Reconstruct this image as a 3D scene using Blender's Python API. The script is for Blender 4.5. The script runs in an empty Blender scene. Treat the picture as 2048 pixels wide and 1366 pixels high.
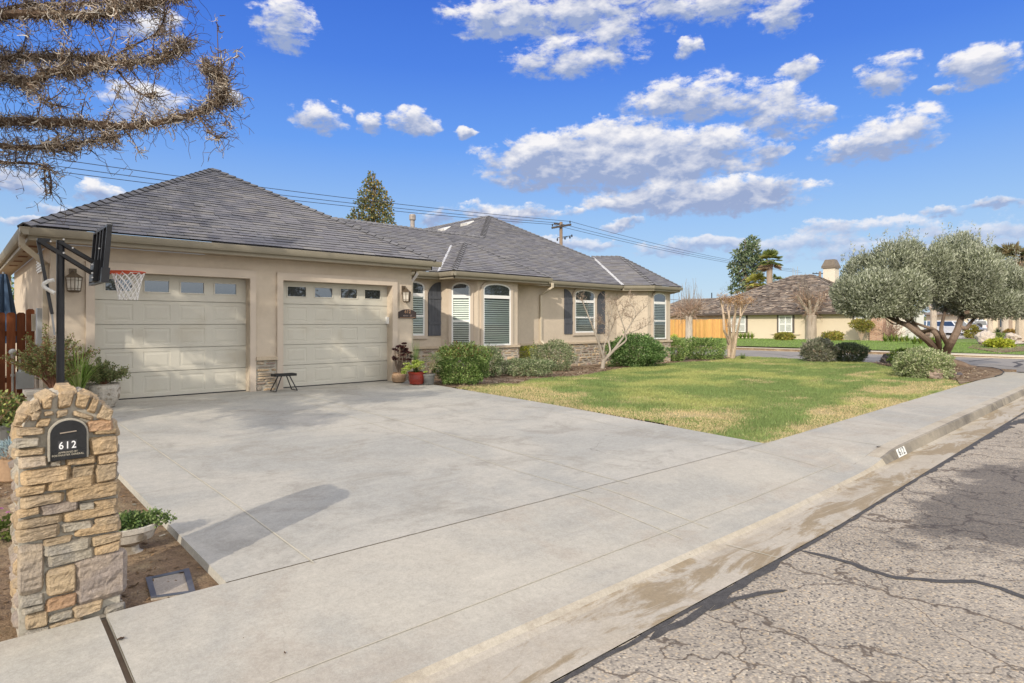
import bpy, math, random
import numpy as np
from mathutils import Vector, noise as mnoise

random.seed(7)
RNG = np.random.default_rng(7)
scene = bpy.context.scene
COL = scene.collection

# ---------------------------------------------------------------- camera model
F = 1212.0; HZ = 648.5; CX = 1024.0; CAMZ = 1.74
ANG = math.atan2(1311.0, F)
FW = (math.cos(ANG), math.sin(ANG)); RT = (math.sin(ANG), -math.cos(ANG))

def ray(px, py):
    l = (px - CX) / F
    return (FW[0] + RT[0] * l, FW[1] + RT[1] * l, (HZ - py) / F)
def PD(px, py, d):
    r = ray(px, py); return Vector((r[0] * d, r[1] * d, CAMZ + r[2] * d))
def PY(px, py, Y): return PD(px, py, Y / ray(px, py)[1])
def PX(px, py, X): return PD(px, py, X / ray(px, py)[0])
def PZ(px, py, z): return PD(px, py, (z - CAMZ) / ray(px, py)[2])
def PL(px, py, O, N):                      # hit a vertical plane through O with normal N
    r = ray(px, py); d = (O[0] * N[0] + O[1] * N[1]) / (r[0] * N[0] + r[1] * N[1]); return PD(px, py, d)

def sst(a, b, x):
    t = min(1, max(0, (x - a) / (b - a))); return t * t * (3 - 2 * t)

STREET_X0, STREET_X1 = 31.0, 42.3
def gz(x, y):
    r = min(1, max(0, (y - 4.15) / 9.3))
    k = sst(9.3, 17, x)
    z = r * (0.27 * (1 - k) + 0.07 * k)
    z += 0.30 * sst(STREET_X1 + 0.3, 52, x)
    return z
def G(px, py, dz=0.0):                     # hit the ground
    z = 0.1
    for _ in range(25):
        p = PZ(px, py, z + dz); z = gz(p.x, p.y)
    p.z = z; return p

# ---------------------------------------------------------------- object helpers
ORG = {}
def tag(o, label=None, cat=None, group=None, kind=None):
    if label: o['label'] = label
    if cat: o['category'] = cat
    if group: o['group'] = group
    if kind: o['kind'] = kind
    return o
def thing(name, loc, label, cat, group=None):
    o = bpy.data.objects.new(name, None); COL.objects.link(o)
    o.empty_display_size = 0.1
    o.location = loc; ORG[o.name] = Vector(loc)
    return tag(o, label, cat, group)
def copy_tree(o, parent=None):
    c = o.copy(); COL.objects.link(c); c.parent = parent
    ORG[c.name] = ORG[o.name]
    for ch in o.children: copy_tree(ch, c)
    return c

class MB:
    """collects faces; build() links them as ONE mesh object"""
    def __init__(s): s.v = []; s.f = []; s.m = []; s.c = []; s.np = []; s.cm = 0; s.cc = (1, 1, 1, 1)
    def mat(s, i): s.cm = i; return s
    def col(s, c): s.cc = (c[0], c[1], c[2], 1); return s
    def vert(s, p): s.v.append((p[0], p[1], p[2])); return len(s.v) - 1
    def face(s, idx): s.f.append(tuple(idx)); s.m.append(s.cm); s.c.append(s.cc)
    def poly(s, pts): s.face([s.vert(p) for p in pts])
    def box(s, a, b):
        x0, y0, z0 = a; x1, y1, z1 = b
        s.hexa([(x0, y0, z0), (x1, y0, z0), (x1, y1, z0), (x0, y1, z0)], [(x0, y0, z1), (x1, y0, z1), (x1, y1, z1), (x0, y1, z1)])
    def hexa(s, lo, hi):
        i = [s.vert(p) for p in lo]; j = [s.vert(p) for p in hi]; n = len(i)
        s.face(i[::-1]); s.face(j)
        for k in range(n): s.face([i[k], i[(k + 1) % n], j[(k + 1) % n], j[k]])
    def obox(s, O, U, V, W, u, v, w):      # oriented box, ranges along three axes
        O, U, V, W = map(Vector, (O, U, V, W))
        c = lambda a, b, d: O + U * a + V * b + W * d
        s.hexa([c(u[0], v[0], w[0]), c(u[1], v[0], w[0]), c(u[1], v[1], w[0]), c(u[0], v[1], w[0])],
               [c(u[0], v[0], w[1]), c(u[1], v[0], w[1]), c(u[1], v[1], w[1]), c(u[0], v[1], w[1])])
    def bar(s, p, q, w, h=None, up=(0, 0, 1)):
        p, q = Vector(p), Vector(q); h = h or w; d = (q - p); L = d.length; d.normalize(); up = Vector(up)
        if abs(d.dot(up)) > .98: up = Vector((1, 0, 0))
        a = d.cross(up).normalized(); b = a.cross(d)
        s.obox(p, d, a, b, (0, L), (-w / 2, w / 2), (-h / 2, h / 2))
    def extrude(s, prof, O, A, B, D, L):   # 2D profile in (A,B) swept L along D
        O, A, B, D = map(Vector, (O, A, B, D))
        s.hexa([O + A * a + B * b for a, b in prof], [O + A * a + B * b + D * L for a, b in prof])
    def strip(s, P, Q, closed=True):
        i = [s.vert(p) for p in P]; j = [s.vert(p) for p in Q]; n = len(i)
        for k in range(n if closed else n - 1): s.face([i[k], i[(k + 1) % n], j[(k + 1) % n], j[k]])
    def tube(s, pts, rad, n=6, cap=True):
        pts = [Vector(p) for p in pts]; rings = []
        if not hasattr(rad, '__len__'): rad = [rad] * len(pts)
        prev = None
        for k, p in enumerate(pts):
            d = pts[min(k + 1, len(pts) - 1)] - pts[max(k - 1, 0)]
            if d.length < 1e-9: d = Vector((0, 0, 1))
            d.normalize()
            if prev is None:
                a = d.cross(Vector((0, 0, 1)) if abs(d.z) < .9 else Vector((1, 0, 0))).normalized()
            else:
                a = prev - d * prev.dot(d)
                a = a.normalized() if a.length > 1e-6 else d.orthogonal().normalized()
            prev = a; b = d.cross(a)
            rings.append([s.vert(p + (a * math.cos(t) + b * math.sin(t)) * rad[k]) for t in [2 * math.pi * q / n for q in range(n)]])
        for r0, r1 in zip(rings, rings[1:]):
            for q in range(n): s.face([r0[q], r0[(q + 1) % n], r1[(q + 1) % n], r1[q]])
        if cap: s.face(rings[0][::-1]); s.face(rings[-1])
    def lathe(s, prof, O, n=20, sx=1, sy=1):
        O = Vector(O); R = []
        for r, z in prof:
            R.append([s.vert(O + Vector((r * sx * math.cos(2 * math.pi * k / n), r * sy * math.sin(2 * math.pi * k / n), z))) for k in range(n)])
        for a, b in zip(R, R[1:]):
            for k in range(n): s.face([a[k], a[(k + 1) % n], b[(k + 1) % n], b[k]])
        s.face(R[0][::-1]); s.face(R[-1])
    def quads(s, V, C=None, k=4):          # numpy block: V (N,k,3) one k-gon each, C (N,3)
        s.np.append((np.asarray(V, dtype=np.float64).reshape(-1, k, 3), None if C is None else np.asarray(C), s.cm, s.cc))
    def build(s, name, mats, parent=None, origin=None, smooth=False, link=True):
        if not isinstance(mats, (list, tuple)): mats = [mats]
        V = [np.array(s.v, dtype=np.float64).reshape(-1, 3)]; nv = len(s.v)
        lt = [len(f) for f in s.f]; li = [i for f in s.f for i in f]
        LT = [np.array(lt, dtype=np.int32)]; LI = [np.array(li, dtype=np.int32)]
        MI = [np.array(s.m, dtype=np.int32)]; CC = [np.array(s.c, dtype=np.float32).reshape(-1, 4)]
        for A, C, m, cc in s.np:
            n, k = A.shape[:2]
            V.append(A.reshape(-1, 3)); LT.append(np.full(n, k, dtype=np.int32))
            LI.append(np.arange(n * k, dtype=np.int32) + nv); nv += n * k
            MI.append(np.full(n, m, dtype=np.int32))
            c4 = np.ones((n, 4), dtype=np.float32)
            c4[:, :3] = cc[:3] if C is None else C
            CC.append(c4)
        V = np.concatenate(V); LT = np.concatenate(LT); LI = np.concatenate(LI); MI = np.concatenate(MI); CC = np.concatenate(CC)
        if parent is not None: org = ORG[parent.name]
        elif origin is not None: org = Vector(origin)
        else:
            lo, hi = V.min(0), V.max(0); org = Vector(((lo[0] + hi[0]) / 2, (lo[1] + hi[1]) / 2, lo[2]))
        V = V - np.array(org)
        me = bpy.data.meshes.new(name)
        me.vertices.add(len(V)); me.vertices.foreach_set('co', V.astype(np.float32).ravel())
        me.loops.add(len(LI)); me.loops.foreach_set('vertex_index', LI)
        me.polygons.add(len(LT))
        st = np.zeros(len(LT), dtype=np.int32); st[1:] = np.cumsum(LT)[:-1]
        me.polygons.foreach_set('loop_start', st); me.polygons.foreach_set('loop_total', LT)
        me.polygons.foreach_set('material_index', MI)
        me.polygons.foreach_set('use_smooth', np.full(len(LT), bool(smooth)))
        at = me.attributes.new('tint', 'FLOAT_COLOR', 'FACE'); at.data.foreach_set('color', CC.ravel())
        for m in mats: me.materials.append(m)
        me.update(calc_edges=True)
        o = bpy.data.objects.new(name, me); COL.objects.link(o)
        if parent is not None: o.parent = parent
        else: o.location = org
        ORG[o.name] = org
        return o

def text_mesh(body, size, O, U, Vd, N, extr=0.001, align='CENTER', sx=1.0):
    """lettering as faces: returns list of polygons in world space"""
    c = bpy.data.curves.new('t', 'FONT'); c.body = body; c.size = size; c.align_x = align; c.align_y = 'CENTER'; c.extrude = 0
    c.space_character = 1.05; c.offset = size * 0.012
    t = bpy.data.objects.new('t', c); COL.objects.link(t)
    dg = bpy.context.evaluated_depsgraph_get(); me = bpy.data.meshes.new_from_object(t.evaluated_get(dg))
    O, U, Vd, N = map(Vector, (O, U, Vd, N)); out = []
    for p in me.polygons:
        out.append([O + U * (me.vertices[i].co.x * sx) + Vd * me.vertices[i].co.y + N * extr for i in p.vertices])
    bpy.data.objects.remove(t); bpy.data.curves.remove(c); bpy.data.meshes.remove(me)
    return out

# ---------------------------------------------------------------- numpy noise
_T = np.random.default_rng(11).random((256, 256))
def vnoise(x, y):
    xi = np.floor(x).astype(int); yi = np.floor(y).astype(int); fx = x - xi; fy = y - yi
    fx = fx * fx * (3 - 2 * fx); fy = fy * fy * (3 - 2 * fy)
    g = lambda a, b: _T[a & 255, b & 255]
    return (g(xi, yi) * (1 - fx) + g(xi + 1, yi) * fx) * (1 - fy) + (g(xi, yi + 1) * (1 - fx) + g(xi + 1, yi + 1) * fx) * fy
def fbm(x, y, o=4):
    s = 0; a = .5; t = 0
    for k in range(o): s = s + a * vnoise(x * 2 ** k + 17.3 * k, y * 2 ** k + 5.1 * k); t += a; a *= .5
    return s / t

# ---------------------------------------------------------------- materials
class NT:
    def __init__(s, nt): s.nt = nt
    def __call__(s, t, props=None, **ins):
        n = s.nt.nodes.new(t)
        for k, v in (props or {}).items(): setattr(n, k, v)
        for k, v in ins.items():
            key = int(k[1:]) if k[0] == '_' and k[1:].isdigit() else k.replace('_', ' ')
            sk = n.inputs[key]
            if isinstance(v, bpy.types.NodeSocket): s.nt.links.new(v, sk)
            else: sk.default_value = v
        return n
    def math(s, op, a, b=0.0, c=0.0, clamp=False):
        return s('ShaderNodeMath', {'operation': op, 'use_clamp': clamp}, _0=a, _1=b, _2=c).outputs[0]
    def mix(s, f, a, b, mode='MIX'):
        return s('ShaderNodeMixRGB', {'blend_type': mode}, _0=f, _1=a, _2=b).outputs[0]
    def ramp(s, f, lo, hi):
        return s('ShaderNodeMapRange', {'interpolation_type': 'SMOOTHSTEP'}, _0=f, _1=lo, _2=hi).outputs[0]
    def noise(s, vec, scale, detail=4, rough=.55, dist=0.0):
        return s('ShaderNodeTexNoise', {}, Vector=vec, Scale=scale, Detail=detail, Roughness=rough, Distortion=dist).outputs[0]
def c4(c, k=1.0): return (c[0] * k, c[1] * k, c[2] * k, 1)
def new_mat(name):
    m = bpy.data.materials.new(name); m.use_nodes = True; nt = m.node_tree; nt.nodes.clear()
    N = NT(nt); out = N('ShaderNodeOutputMaterial'); return m, N, out
def M(name, col, rough=.75, var=((2.0, .12), (25.0, .10)), tint=False, bump=(), metal=0.0, spec=.35, transl=0.0, col2=None, mask=(3.0, .45, .6), stretch=(1, 1, 1)):
    m, N, out = new_mat(name)
    pos = N('ShaderNodeNewGeometry').outputs['Position']
    if stretch != (1, 1, 1): pos = N('ShaderNodeMapping', {}, Vector=pos, Scale=stretch).outputs[0]
    c = N('ShaderNodeRGB'); c.outputs[0].default_value = c4(col); c = c.outputs[0]
    if col2:
        c = N.mix(N.ramp(N.noise(pos, mask[0], 6), mask[1], mask[2]), c, c4(col2))
    for sc, am in var:
        g = N.math('MULTIPLY_ADD', N.noise(pos, sc, 4), 2 * am * 1.6, 1 - am * 1.6)
        c = N.mix(1.0, c, N('ShaderNodeCombineXYZ', {}, _0=g, _1=g, _2=g).outputs[0], 'MULTIPLY')
    if tint:
        c = N.mix(1.0, c, N('ShaderNodeAttribute', {'attribute_name': 'tint'}).outputs['Color'], 'MULTIPLY')
    b = N('ShaderNodeBsdfPrincipled', {}, Base_Color=c, Roughness=rough, Metallic=metal, Specular_IOR_Level=spec)
    nrm = None
    for sc, st, di in bump:
        k = dict(Height=N.noise(pos, sc, 5, .6), Strength=st, Distance=di)
        if nrm is not None: k['Normal'] = nrm
        nrm = N('ShaderNodeBump', {}, **k).outputs[0]
    if nrm is not None: N.nt.links.new(nrm, b.inputs['Normal'])
    sh = b.outputs[0]
    if transl:
        t = N('ShaderNodeBsdfTranslucent', {}, Color=c)
        sh = N('ShaderNodeMixShader', {}, _0=transl, _1=sh, _2=t.outputs[0]).outputs[0]
    N.nt.links.new(sh, out.inputs[0]); return m
def glass_mat(name, tintc=(.02, .025, .03), f0=.08, opaque=False, rough=.02):
    m, N, out = new_mat(name)
    fr = N('ShaderNodeFresnel', {}, IOR=1.55).outputs[0]
    k = N.math('MULTIPLY_ADD', fr, 1.0 - f0, f0, clamp=True)
    gl = N('ShaderNodeBsdfGlossy', {}, Color=(.95, .97, 1, 1), Roughness=rough).outputs[0]
    if opaque: base = N('ShaderNodeBsdfPrincipled', {}, Base_Color=c4(tintc), Roughness=.5).outputs[0]
    else: base = N('ShaderNodeBsdfTransparent', {}, Color=c4(tintc)).outputs[0]
    N.nt.links.new(N('ShaderNodeMixShader', {}, _0=k, _1=base, _2=gl).outputs[0], out.inputs[0]); return m
# ================================================================ materials used
stucco = M('stucco', (.56, .478, .38), .9, ((1.2, .05), (9, .06), (120, .14)), bump=((150, .7, .008),), spec=.15, col2=(.51, .43, .335), mask=(.9, .50, .72))
stucco_trim = M('stucco_trim', (.55, .47, .385), .9, ((1.2, .05), (120, .08)), bump=((170, .4, .005),), spec=.15)
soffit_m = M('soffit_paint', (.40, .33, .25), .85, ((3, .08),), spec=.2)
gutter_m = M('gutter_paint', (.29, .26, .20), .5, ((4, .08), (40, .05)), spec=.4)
spout_m = M('downspout_paint', (.55, .48, .37), .5, ((4, .06), (40, .05)), spec=.4)
door_m = M('garage_door_paint', (.555, .53, .455), .55, ((.8, .05), (60, .04)), spec=.35, col2=(.50, .465, .385), mask=(1.6, .50, .74))
white_m = M('white_vinyl', (.82, .82, .80), .4, ((3, .03),), spec=.4)
blind_m = M('blind_slats', (.90, .93, .87), .6, ((3, .05),))
dark_m = M('dark_interior', (.045, .055, .048), .8, ())
shutter_m = M('shutter_paint', (.085, .09, .105), .6, ((2, .2), (14, .2)), bump=((60, .2, .003),), stretch=(1, 1, .25))
glass_m = glass_mat('window_glass', (.90, .94, .93), .02)
arch_glass_m = glass_mat('arch_glass', (.01, .014, .012), .10, True)
garage_glass_m = glass_mat('garage_glass', (.008, .009, .011), .16, True)
blackmetal_m = M('black_metal', (.018, .018, .021), .42, ((8, .25),), spec=.5)
greymetal_m = M('grey_metal', (.33, .34, .35), .5, ((6, .15), (60, .1)), metal=.3)
bronze_m = M('bronze_paint', (.10, .075, .05), .5, ((8, .2),), metal=.2)
flash_m = M('valley_metal', (.66, .65, .62), .4, ((6, .2),), metal=.25)
shingle_m = M('asphalt_shingle', (.190, .187, .190), .92, ((.45, .10), (70, .22)), tint=True, spec=.2, bump=((140, .35, .004),))
shake_m = M('wood_shake', (.255, .218, .186), .9, ((.5, .12), (30, .2)), tint=True, spec=.15)
stone_m = M('field_stone', (1, 1, 1), .88, ((6, .22), (30, .24), (90, .24)), tint=True, col2=(.72, .74, .80), mask=(6, .45, .62), spec=.2, bump=((55, .9, .014), (170, .8, .005)))
mortar_m = M('mortar', (.42, .385, .32), .95, ((6, .12), (80, .15)), bump=((90, .6, .006),), spec=.1)
leaf_m = M('leaf', (1, 1, 1), .5, ((1.2, .12),), tint=True, transl=.3, spec=.35)
dryleaf_m = M('dry_foliage', (1, 1, 1), .9, ((2, .15),), tint=True, transl=.12, spec=.1)
grass_m = M('grass_blades', (1, 1, 1), .65, ((.7, .10),), tint=True, transl=.3, spec=.2)
bark_m = M('bark', (1, 1, 1), .9, ((4, .2), (35, .25)), tint=True, spec=.1, bump=((40, .7, .02),), stretch=(1, 1, .35))
soil_m = M('soil', (.24, .165, .105), .97, ((1.1, .25), (14, .3), (70, .35)), col2=(.30, .225, .14), mask=(2.2, .45, .68), bump=((9, .9, .06), (50, .9, .025)), spec=.08)
mulch_m = M('bark_mulch', (.20, .14, .095), .97, ((2, .2), (25, .35), (90, .4)), bump=((30, .9, .04),), spec=.08, col2=(.29, .225, .16), mask=(2.5, .46, .62))
lawnbase_m = M('lawn_soil', (.20, .24, .07), .97, ((.7, .15), (5, .2), (60, .3)), col2=(.40, .33, .18), mask=(.9, .50, .64), spec=.05, bump=((60, .7, .03),))
farlawn_m = M('far_lawn', (.175, .235, .075), .95, ((.5, .15), (4, .18), (30, .25)), spec=.05, bump=((30, .6, .04),))
wood_orange = M('cedar_fence', (.60, .34, .115), .75, ((.9, .12), (18, .2)), tint=True, stretch=(1, 1, .12), spec=.2)
wood_brown = M('redwood_fence', (.175, .056, .02), .7, ((1.2, .25), (16, .4)), tint=True, stretch=(1, 1, .15), spec=.3)
potclay = M('clay_pot', (.36, .24, .15), .75, ((4, .2), (30, .15)))
potred = M('red_glaze', (.22, .025, .015), .2, ((5, .3),), spec=.6)
potgrey = M('grey_plastic', (.17, .17, .16), .5, ((5, .1),))
potstone = M('cast_stone', (.47, .43, .37), .85, ((7, .25), (35, .25)), bump=((25, .5, .01),), col2=(.25, .21, .16), mask=(9, .5, .62))
farwall = M('far_stucco', (.66, .57, .43), .9, ((.6, .04), (20, .05)), spec=.15)
fartrim = M('far_trim', (.12, .10, .09), .6, ((3, .1),))
paper_m = M('plain_tint', (1, 1, 1), .6, ((6, .08),), tint=True)

def concrete(name, c1, c2, c3, wet=None, joint=None):
    m, N, out = new_mat(name)
    pos = N('ShaderNodeNewGeometry').outputs['Position']
    c = N.mix(N.ramp(N.noise(pos, .42, 7, .66, .6), .40, .60), c4(c1), c4(c2))
    c = N.mix(N.math('MULTIPLY', N.ramp(N.noise(pos, 1.0, 8, .70, 1.0), .47, .68), .8), c, c4(c3))
    st = N('ShaderNodeMapping', {}, Vector=pos, Scale=(.5, 4.5, 1)).outputs[0]
    c = N.mix(N.math('MULTIPLY', N.ramp(N.noise(st, 1.3, 6, .65), .48, .75), .35), c, c4(c1, 1.12))
    if wet:
        s2 = N('ShaderNodeMapping', {}, Vector=pos, Scale=(.55, 1.9, 1)).outputs[0]
        w = N.ramp(N.noise(s2, 1.3, 8, .70, .9), .475, .57)
        c = N.mix(w, c, c4(wet))
    for sc, am in ((4, .06), (18, .10), (55, .13), (190, .18)):
        g = N.math('MULTIPLY_ADD', N.noise(pos, sc, 4), 3.2 * am, 1 - 1.6 * am)
        c = N.mix(1.0, c, N('ShaderNodeCombineXYZ', {}, _0=g, _1=g, _2=g).outputs[0], 'MULTIPLY')
    # drips and spots
    vs_ = N('ShaderNodeTexVoronoi', {}, Vector=N('ShaderNodeVectorMath', {'operation': 'ADD'}, _0=pos, _1=N('ShaderNodeVectorMath', {'operation': 'SCALE'}, _0=N('ShaderNodeTexNoise', {}, Vector=pos, Scale=9.0).outputs[1], _3=.08).outputs[0]).outputs[0], Scale=2.1)
    sp = N.math('MULTIPLY', N.ramp(vs_.outputs['Distance'], .085, .03), N.math('GREATER_THAN', N('ShaderNodeSeparateXYZ', {}, _0=vs_.outputs['Color']).outputs[0], .72))
    c = N.mix(N.math('MULTIPLY', sp, .42), c, c4(c3, .5))
    # hairline cracks with their own course
    wv = N('ShaderNodeVectorMath', {'operation': 'ADD'}, _0=pos, _1=N('ShaderNodeVectorMath', {'operation': 'SCALE'}, _0=N('ShaderNodeTexNoise', {}, Vector=pos, Scale=1.4, Detail=5.0).outputs[1], _3=1.1).outputs[0]).outputs[0]
    e = N('ShaderNodeTexVoronoi', {'feature': 'DISTANCE_TO_EDGE'}, Vector=wv, Scale=.13).outputs[0]
    k = N.math('MULTIPLY', N.ramp(e, .0012, .0004), N.ramp(N.noise(pos, .3, 3), .55, .63))
    c = N.mix(N.math('MULTIPLY', k, .5), c, c4(c3, .35))
    b = N('ShaderNodeBsdfPrincipled', {}, Base_Color=c, Roughness=.88, Specular_IOR_Level=.2)
    bp = N('ShaderNodeBump', {}, Height=N.noise(pos, 150, 4), Strength=.25, Distance=.004)
    N.nt.links.new(bp.outputs[0], b.inputs['Normal']); N.nt.links.new(b.outputs[0], out.inputs[0]); return m
drive_m = concrete('driveway_concrete', (.435, .41, .355), (.355, .345, .31), (.30, .28, .24))
walk_m = concrete('sidewalk_concrete', (.43, .40, .34), (.36, .345, .305), (.37, .33, .275))
curb_m = concrete('gutter_concrete', (.44, .395, .325), (.41, .36, .285), (.36, .30, .22), wet=(.295, .235, .155))
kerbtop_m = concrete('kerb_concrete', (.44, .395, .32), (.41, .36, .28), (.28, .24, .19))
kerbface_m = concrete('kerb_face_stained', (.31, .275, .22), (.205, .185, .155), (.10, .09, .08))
joint_m = M('joint_filler', (.50, .46, .36), .9, ((3, .15), (40, .2)))
gap_m = M('joint_gap', (.17, .125, .09), .95, ((10, .3),))

def asphalt():
    m, N, out = new_mat('chip_seal_asphalt')
    pos = N('ShaderNodeNewGeometry').outputs['Position']
    v = N('ShaderNodeTexVoronoi', {}, Vector=pos, Scale=64.0, Randomness=1.0)
    rnd = N('ShaderNodeSeparateXYZ', {}, _0=v.outputs['Color']).outputs
    cr = N('ShaderNodeValToRGB', {}, Fac=rnd[0])
    el = cr.color_ramp.elements
    el[0].position = 0; el[0].color = (.06, .06, .064, 1); el[1].position = 1; el[1].color = (.60, .54, .44, 1)
    for p, cc in ((.10, (.11, .105, .10, 1)), (.16, (.28, .25, .215, 1)), (.5, (.385, .345, .29, 1)), (.8, (.46, .41, .34, 1)), (.93, (.47, .37, .25, 1))):
        e = el.new(p); e.color = cc
    c = N.mix(N.ramp(v.outputs['Distance'], .38, .85), cr.outputs[0], (.26, .235, .205, 1))
    big = N.noise(pos, .35, 5, .6)
    c = N.mix(N.math('MULTIPLY', N.ramp(big, .35, .7), .25), c, (.50, .45, .385, 1))
    g = N.math('MULTIPLY_ADD', N.noise(pos, 1.6, 6, .65), .75, .60)
    c = N.mix(1.0, c, (1.0, .97, .92, 1), 'MULTIPLY')
    c = N.mix(1.0, c, N('ShaderNodeCombineXYZ', {}, _0=g, _1=g, _2=g).outputs[0], 'MULTIPLY')
    off = N('ShaderNodeVectorMath', {'operation': 'SCALE'}, _0=N('ShaderNodeTexNoise', {}, Vector=pos, Scale=3.5, Detail=6.0).outputs[1], _3=.45).outputs[0]
    wv = N('ShaderNodeVectorMath', {'operation': 'ADD'}, _0=pos, _1=off).outputs[0]
    e = N('ShaderNodeTexVoronoi', {'feature': 'DISTANCE_TO_EDGE'}, Vector=wv, Scale=.62).outputs[0]
    k = N.math('MULTIPLY', N.ramp(e, .0135, .003), N.ramp(N.noise(pos, .8, 3), .18, .36))
    e2 = N('ShaderNodeTexVoronoi', {'feature': 'DISTANCE_TO_EDGE'}, Vector=wv, Scale=1.05).outputs[0]
    k2 = N.math('MULTIPLY', N.ramp(e2, .0135, .003), N.ramp(N.noise(pos, .7, 4), .40, .52))
    c = N.mix(N.math('MULTIPLY', N.math('MAXIMUM', k, k2), .80), c, (.095, .073, .057, 1))
    # old oil stain beside the gutter: a stain with its own outline
    d = N('ShaderNodeVectorMath', {'operation': 'SUBTRACT'}, _0=pos, _1=(8.6, 0.95, -.15)).outputs[0]
    d = N('ShaderNodeVectorMath', {'operation': 'MULTIPLY'}, _0=d, _1=(.36, .95, 0)).outputs[0]
    d = N('ShaderNodeVectorMath', {'operation': 'LENGTH'}, _0=d).outputs['Value']
    d = N.math('ADD', d, N.math('MULTIPLY_ADD', N.noise(pos, 1.6, 6, .65), 1.5, -.75))
    c = N.mix(N.math('MULTIPLY', N.ramp(d, 1.0, .72), .62), c, (.055, .05, .052, 1))
    b = N('ShaderNodeBsdfPrincipled', {}, Base_Color=c, Roughness=.9, Specular_IOR_Level=.2)
    bp = N('ShaderNodeBump', {}, Height=v.outputs['Distance'], Strength=.5, Distance=.006); bp.invert = True
    N.nt.links.new(bp.outputs[0], b.inputs['Normal']); N.nt.links.new(b.outputs[0], out.inputs[0]); return m
asphalt_m = asphalt()
tar_m = M('crack_sealant', (.075, .07, .066), .8, ((12, .3), (120, .5)), spec=.3, bump=((110, .5, .006),))
sidestreet_m = M('side_street_asphalt', (.27, .25, .225), .92, ((.4, .1), (6, .12), (60, .2)), spec=.15)

def brick_material():
    m, N, out = new_mat('far_brick')
    pos = N('ShaderNodeNewGeometry').outputs['Position']
    mp = N('ShaderNodeMapping', {}, Vector=N('ShaderNodeCombineXYZ', {}, _0=N('ShaderNodeSeparateXYZ', {}, _0=pos).outputs[1], _1=N('ShaderNodeSeparateXYZ', {}, _0=pos).outputs[2]).outputs[0])
    b = N('ShaderNodeTexBrick', {}, Vector=mp.outputs[0], Color1=(.36, .17, .10, 1), Color2=(.50, .30, .19, 1), Mortar=(.5, .43, .36, 1), Scale=1.0, Mortar_Size=.012, Brick_Width=.24, Row_Height=.085)
    p = N('ShaderNodeBsdfPrincipled', {}, Base_Color=b.outputs[0], Roughness=.9)
    N.nt.links.new(p.outputs[0], out.inputs[0]); return m
brick_m = brick_material()

# ================================================================ ground, roads, pavements  (structure)
def sheet(name, mats, pts_fn, us, vs, kind='structure', th=0.0):
    b = MB(); grid = [[b.vert(pts_fn(u, v)) for v in vs] for u in us]
    for i in range(len(us) - 1):
        for j in range(len(vs) - 1): b.face([grid[i][j], grid[i + 1][j], grid[i + 1][j + 1], grid[i][j + 1]])
    return b
def lin(a, b, n): return [a + (b - a) * k / n for k in range(n + 1)]

KY0, KY1, KY2 = 2.10, 2.58, 2.82        # asphalt edge, kerb face foot, kerb back (far along the street)
WB = 3.99                               # back of the sidewalk
def skK(x): return min(.16, max(0, .03 * (6 - x)))
def WBx(x): return WB + min(.36, max(0, .042 * (8.7 - x)))
def wy(x, t): return WBx(x) + (KY2 + skK(x) - WBx(x)) * t      # t 0 at the back of the walk, 1 at the kerb
def road_z(x, y): return -.158 + min(.12, (KY0 - y) * .018)
def kerb_h(x):                          # height of the kerb top above the pan
    return -.115 + .115 * sst(8.5, 10.1, x)
def walk_z(x, y):                       # sidewalk / apron surface
    t = min(1, max(0, (WBx(x) - y) / (WBx(x) - KY2 - skK(x))))
    return kerb_h(x) * t ** 1.3 - .012 * t

# --- big ground sheet
xs = sorted(set([-400, -200, -100, -50, -25, -12] + [round(v, 2) for v in lin(-6, 30.8, 46)] + [STREET_X0 - .05, STREET_X0 + .05, 36, STREET_X1 - .05, STREET_X1 + .05] + [44, 46, 48, 50, 52, 56, 62, 70, 85, 110, 150, 220, 420]))
ys = sorted(set([-420, -200, -100, -50, -25, -12, 0, 1.5, 2.2, 2.75, 4.04, 4.06] + [round(v, 2) for v in lin(4.6, 17.5, 20)] + [20, 24, 30, 40, 55, 80, 120, 200, 420]))
def gpt(x, y):
    inroad = (y < 4.05) or (STREET_X0 < x < STREET_X1)
    z = -.34 if inroad else gz(x, y) - .055
    if y < -12: z = .0
    if x > 100: z += (x - 100) * .004
    return (x, y, z)
b = sheet('ground', None, gpt, xs, ys)
tag(b.build('ground', soil_m, origin=(0, 0, 0)), kind='structure')

# --- main street
b = sheet('street', None, lambda x, y: (x, y + (skK(x) if y == KY0 else 0), road_z(x, y)), [-60, -20, -5, 0, .7, 2, 4, 6, 8, 12, 20, 26, 31.2, 36, 42.2, 60, 120], [-11, -6, -3, 0, 1.2, KY0])
b.mat(1)
def tarline(pts, w0, seed, z=.004):
    rr = random.Random(seed); P = [Vector((p.x, p.y, 0)) for p in pts]; L = []; R = []
    Q = []
    for a, c in zip(P, P[1:]):
        n = max(2, int((c - a).length / .06))
        for k in range(n): Q.append(a.lerp(c, k / n))
    Q.append(P[-1])
    for k, p in enumerate(Q):
        d = (Q[min(k + 1, len(Q) - 1)] - Q[max(k - 1, 0)]).normalized(); nn = Vector((-d.y, d.x, 0))
        t = k / (len(Q) - 1); w = w0 * (min(1, t * 12, (1 - t) * 12) ** .5 * .85 + .15)
        wob = (mnoise.noise((k * .21, seed, 0)) * .6)
        l = p + nn * (w * (.5 + .25 * mnoise.noise((k * .5, seed, 3)) + .12 * rr.random()) + wob * w); r = p - nn * (w * (.5 + .25 * mnoise.noise((k * .5, seed, 9)) + .12 * rr.random()) - wob * w)
        L.append((l.x, l.y, road_z(l.x, l.y) + z)); R.append((r.x, r.y, road_z(r.x, r.y) + z))
    b.strip(L, R, closed=False)
T = lambda px, py: PZ(px, py, -.155)
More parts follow.
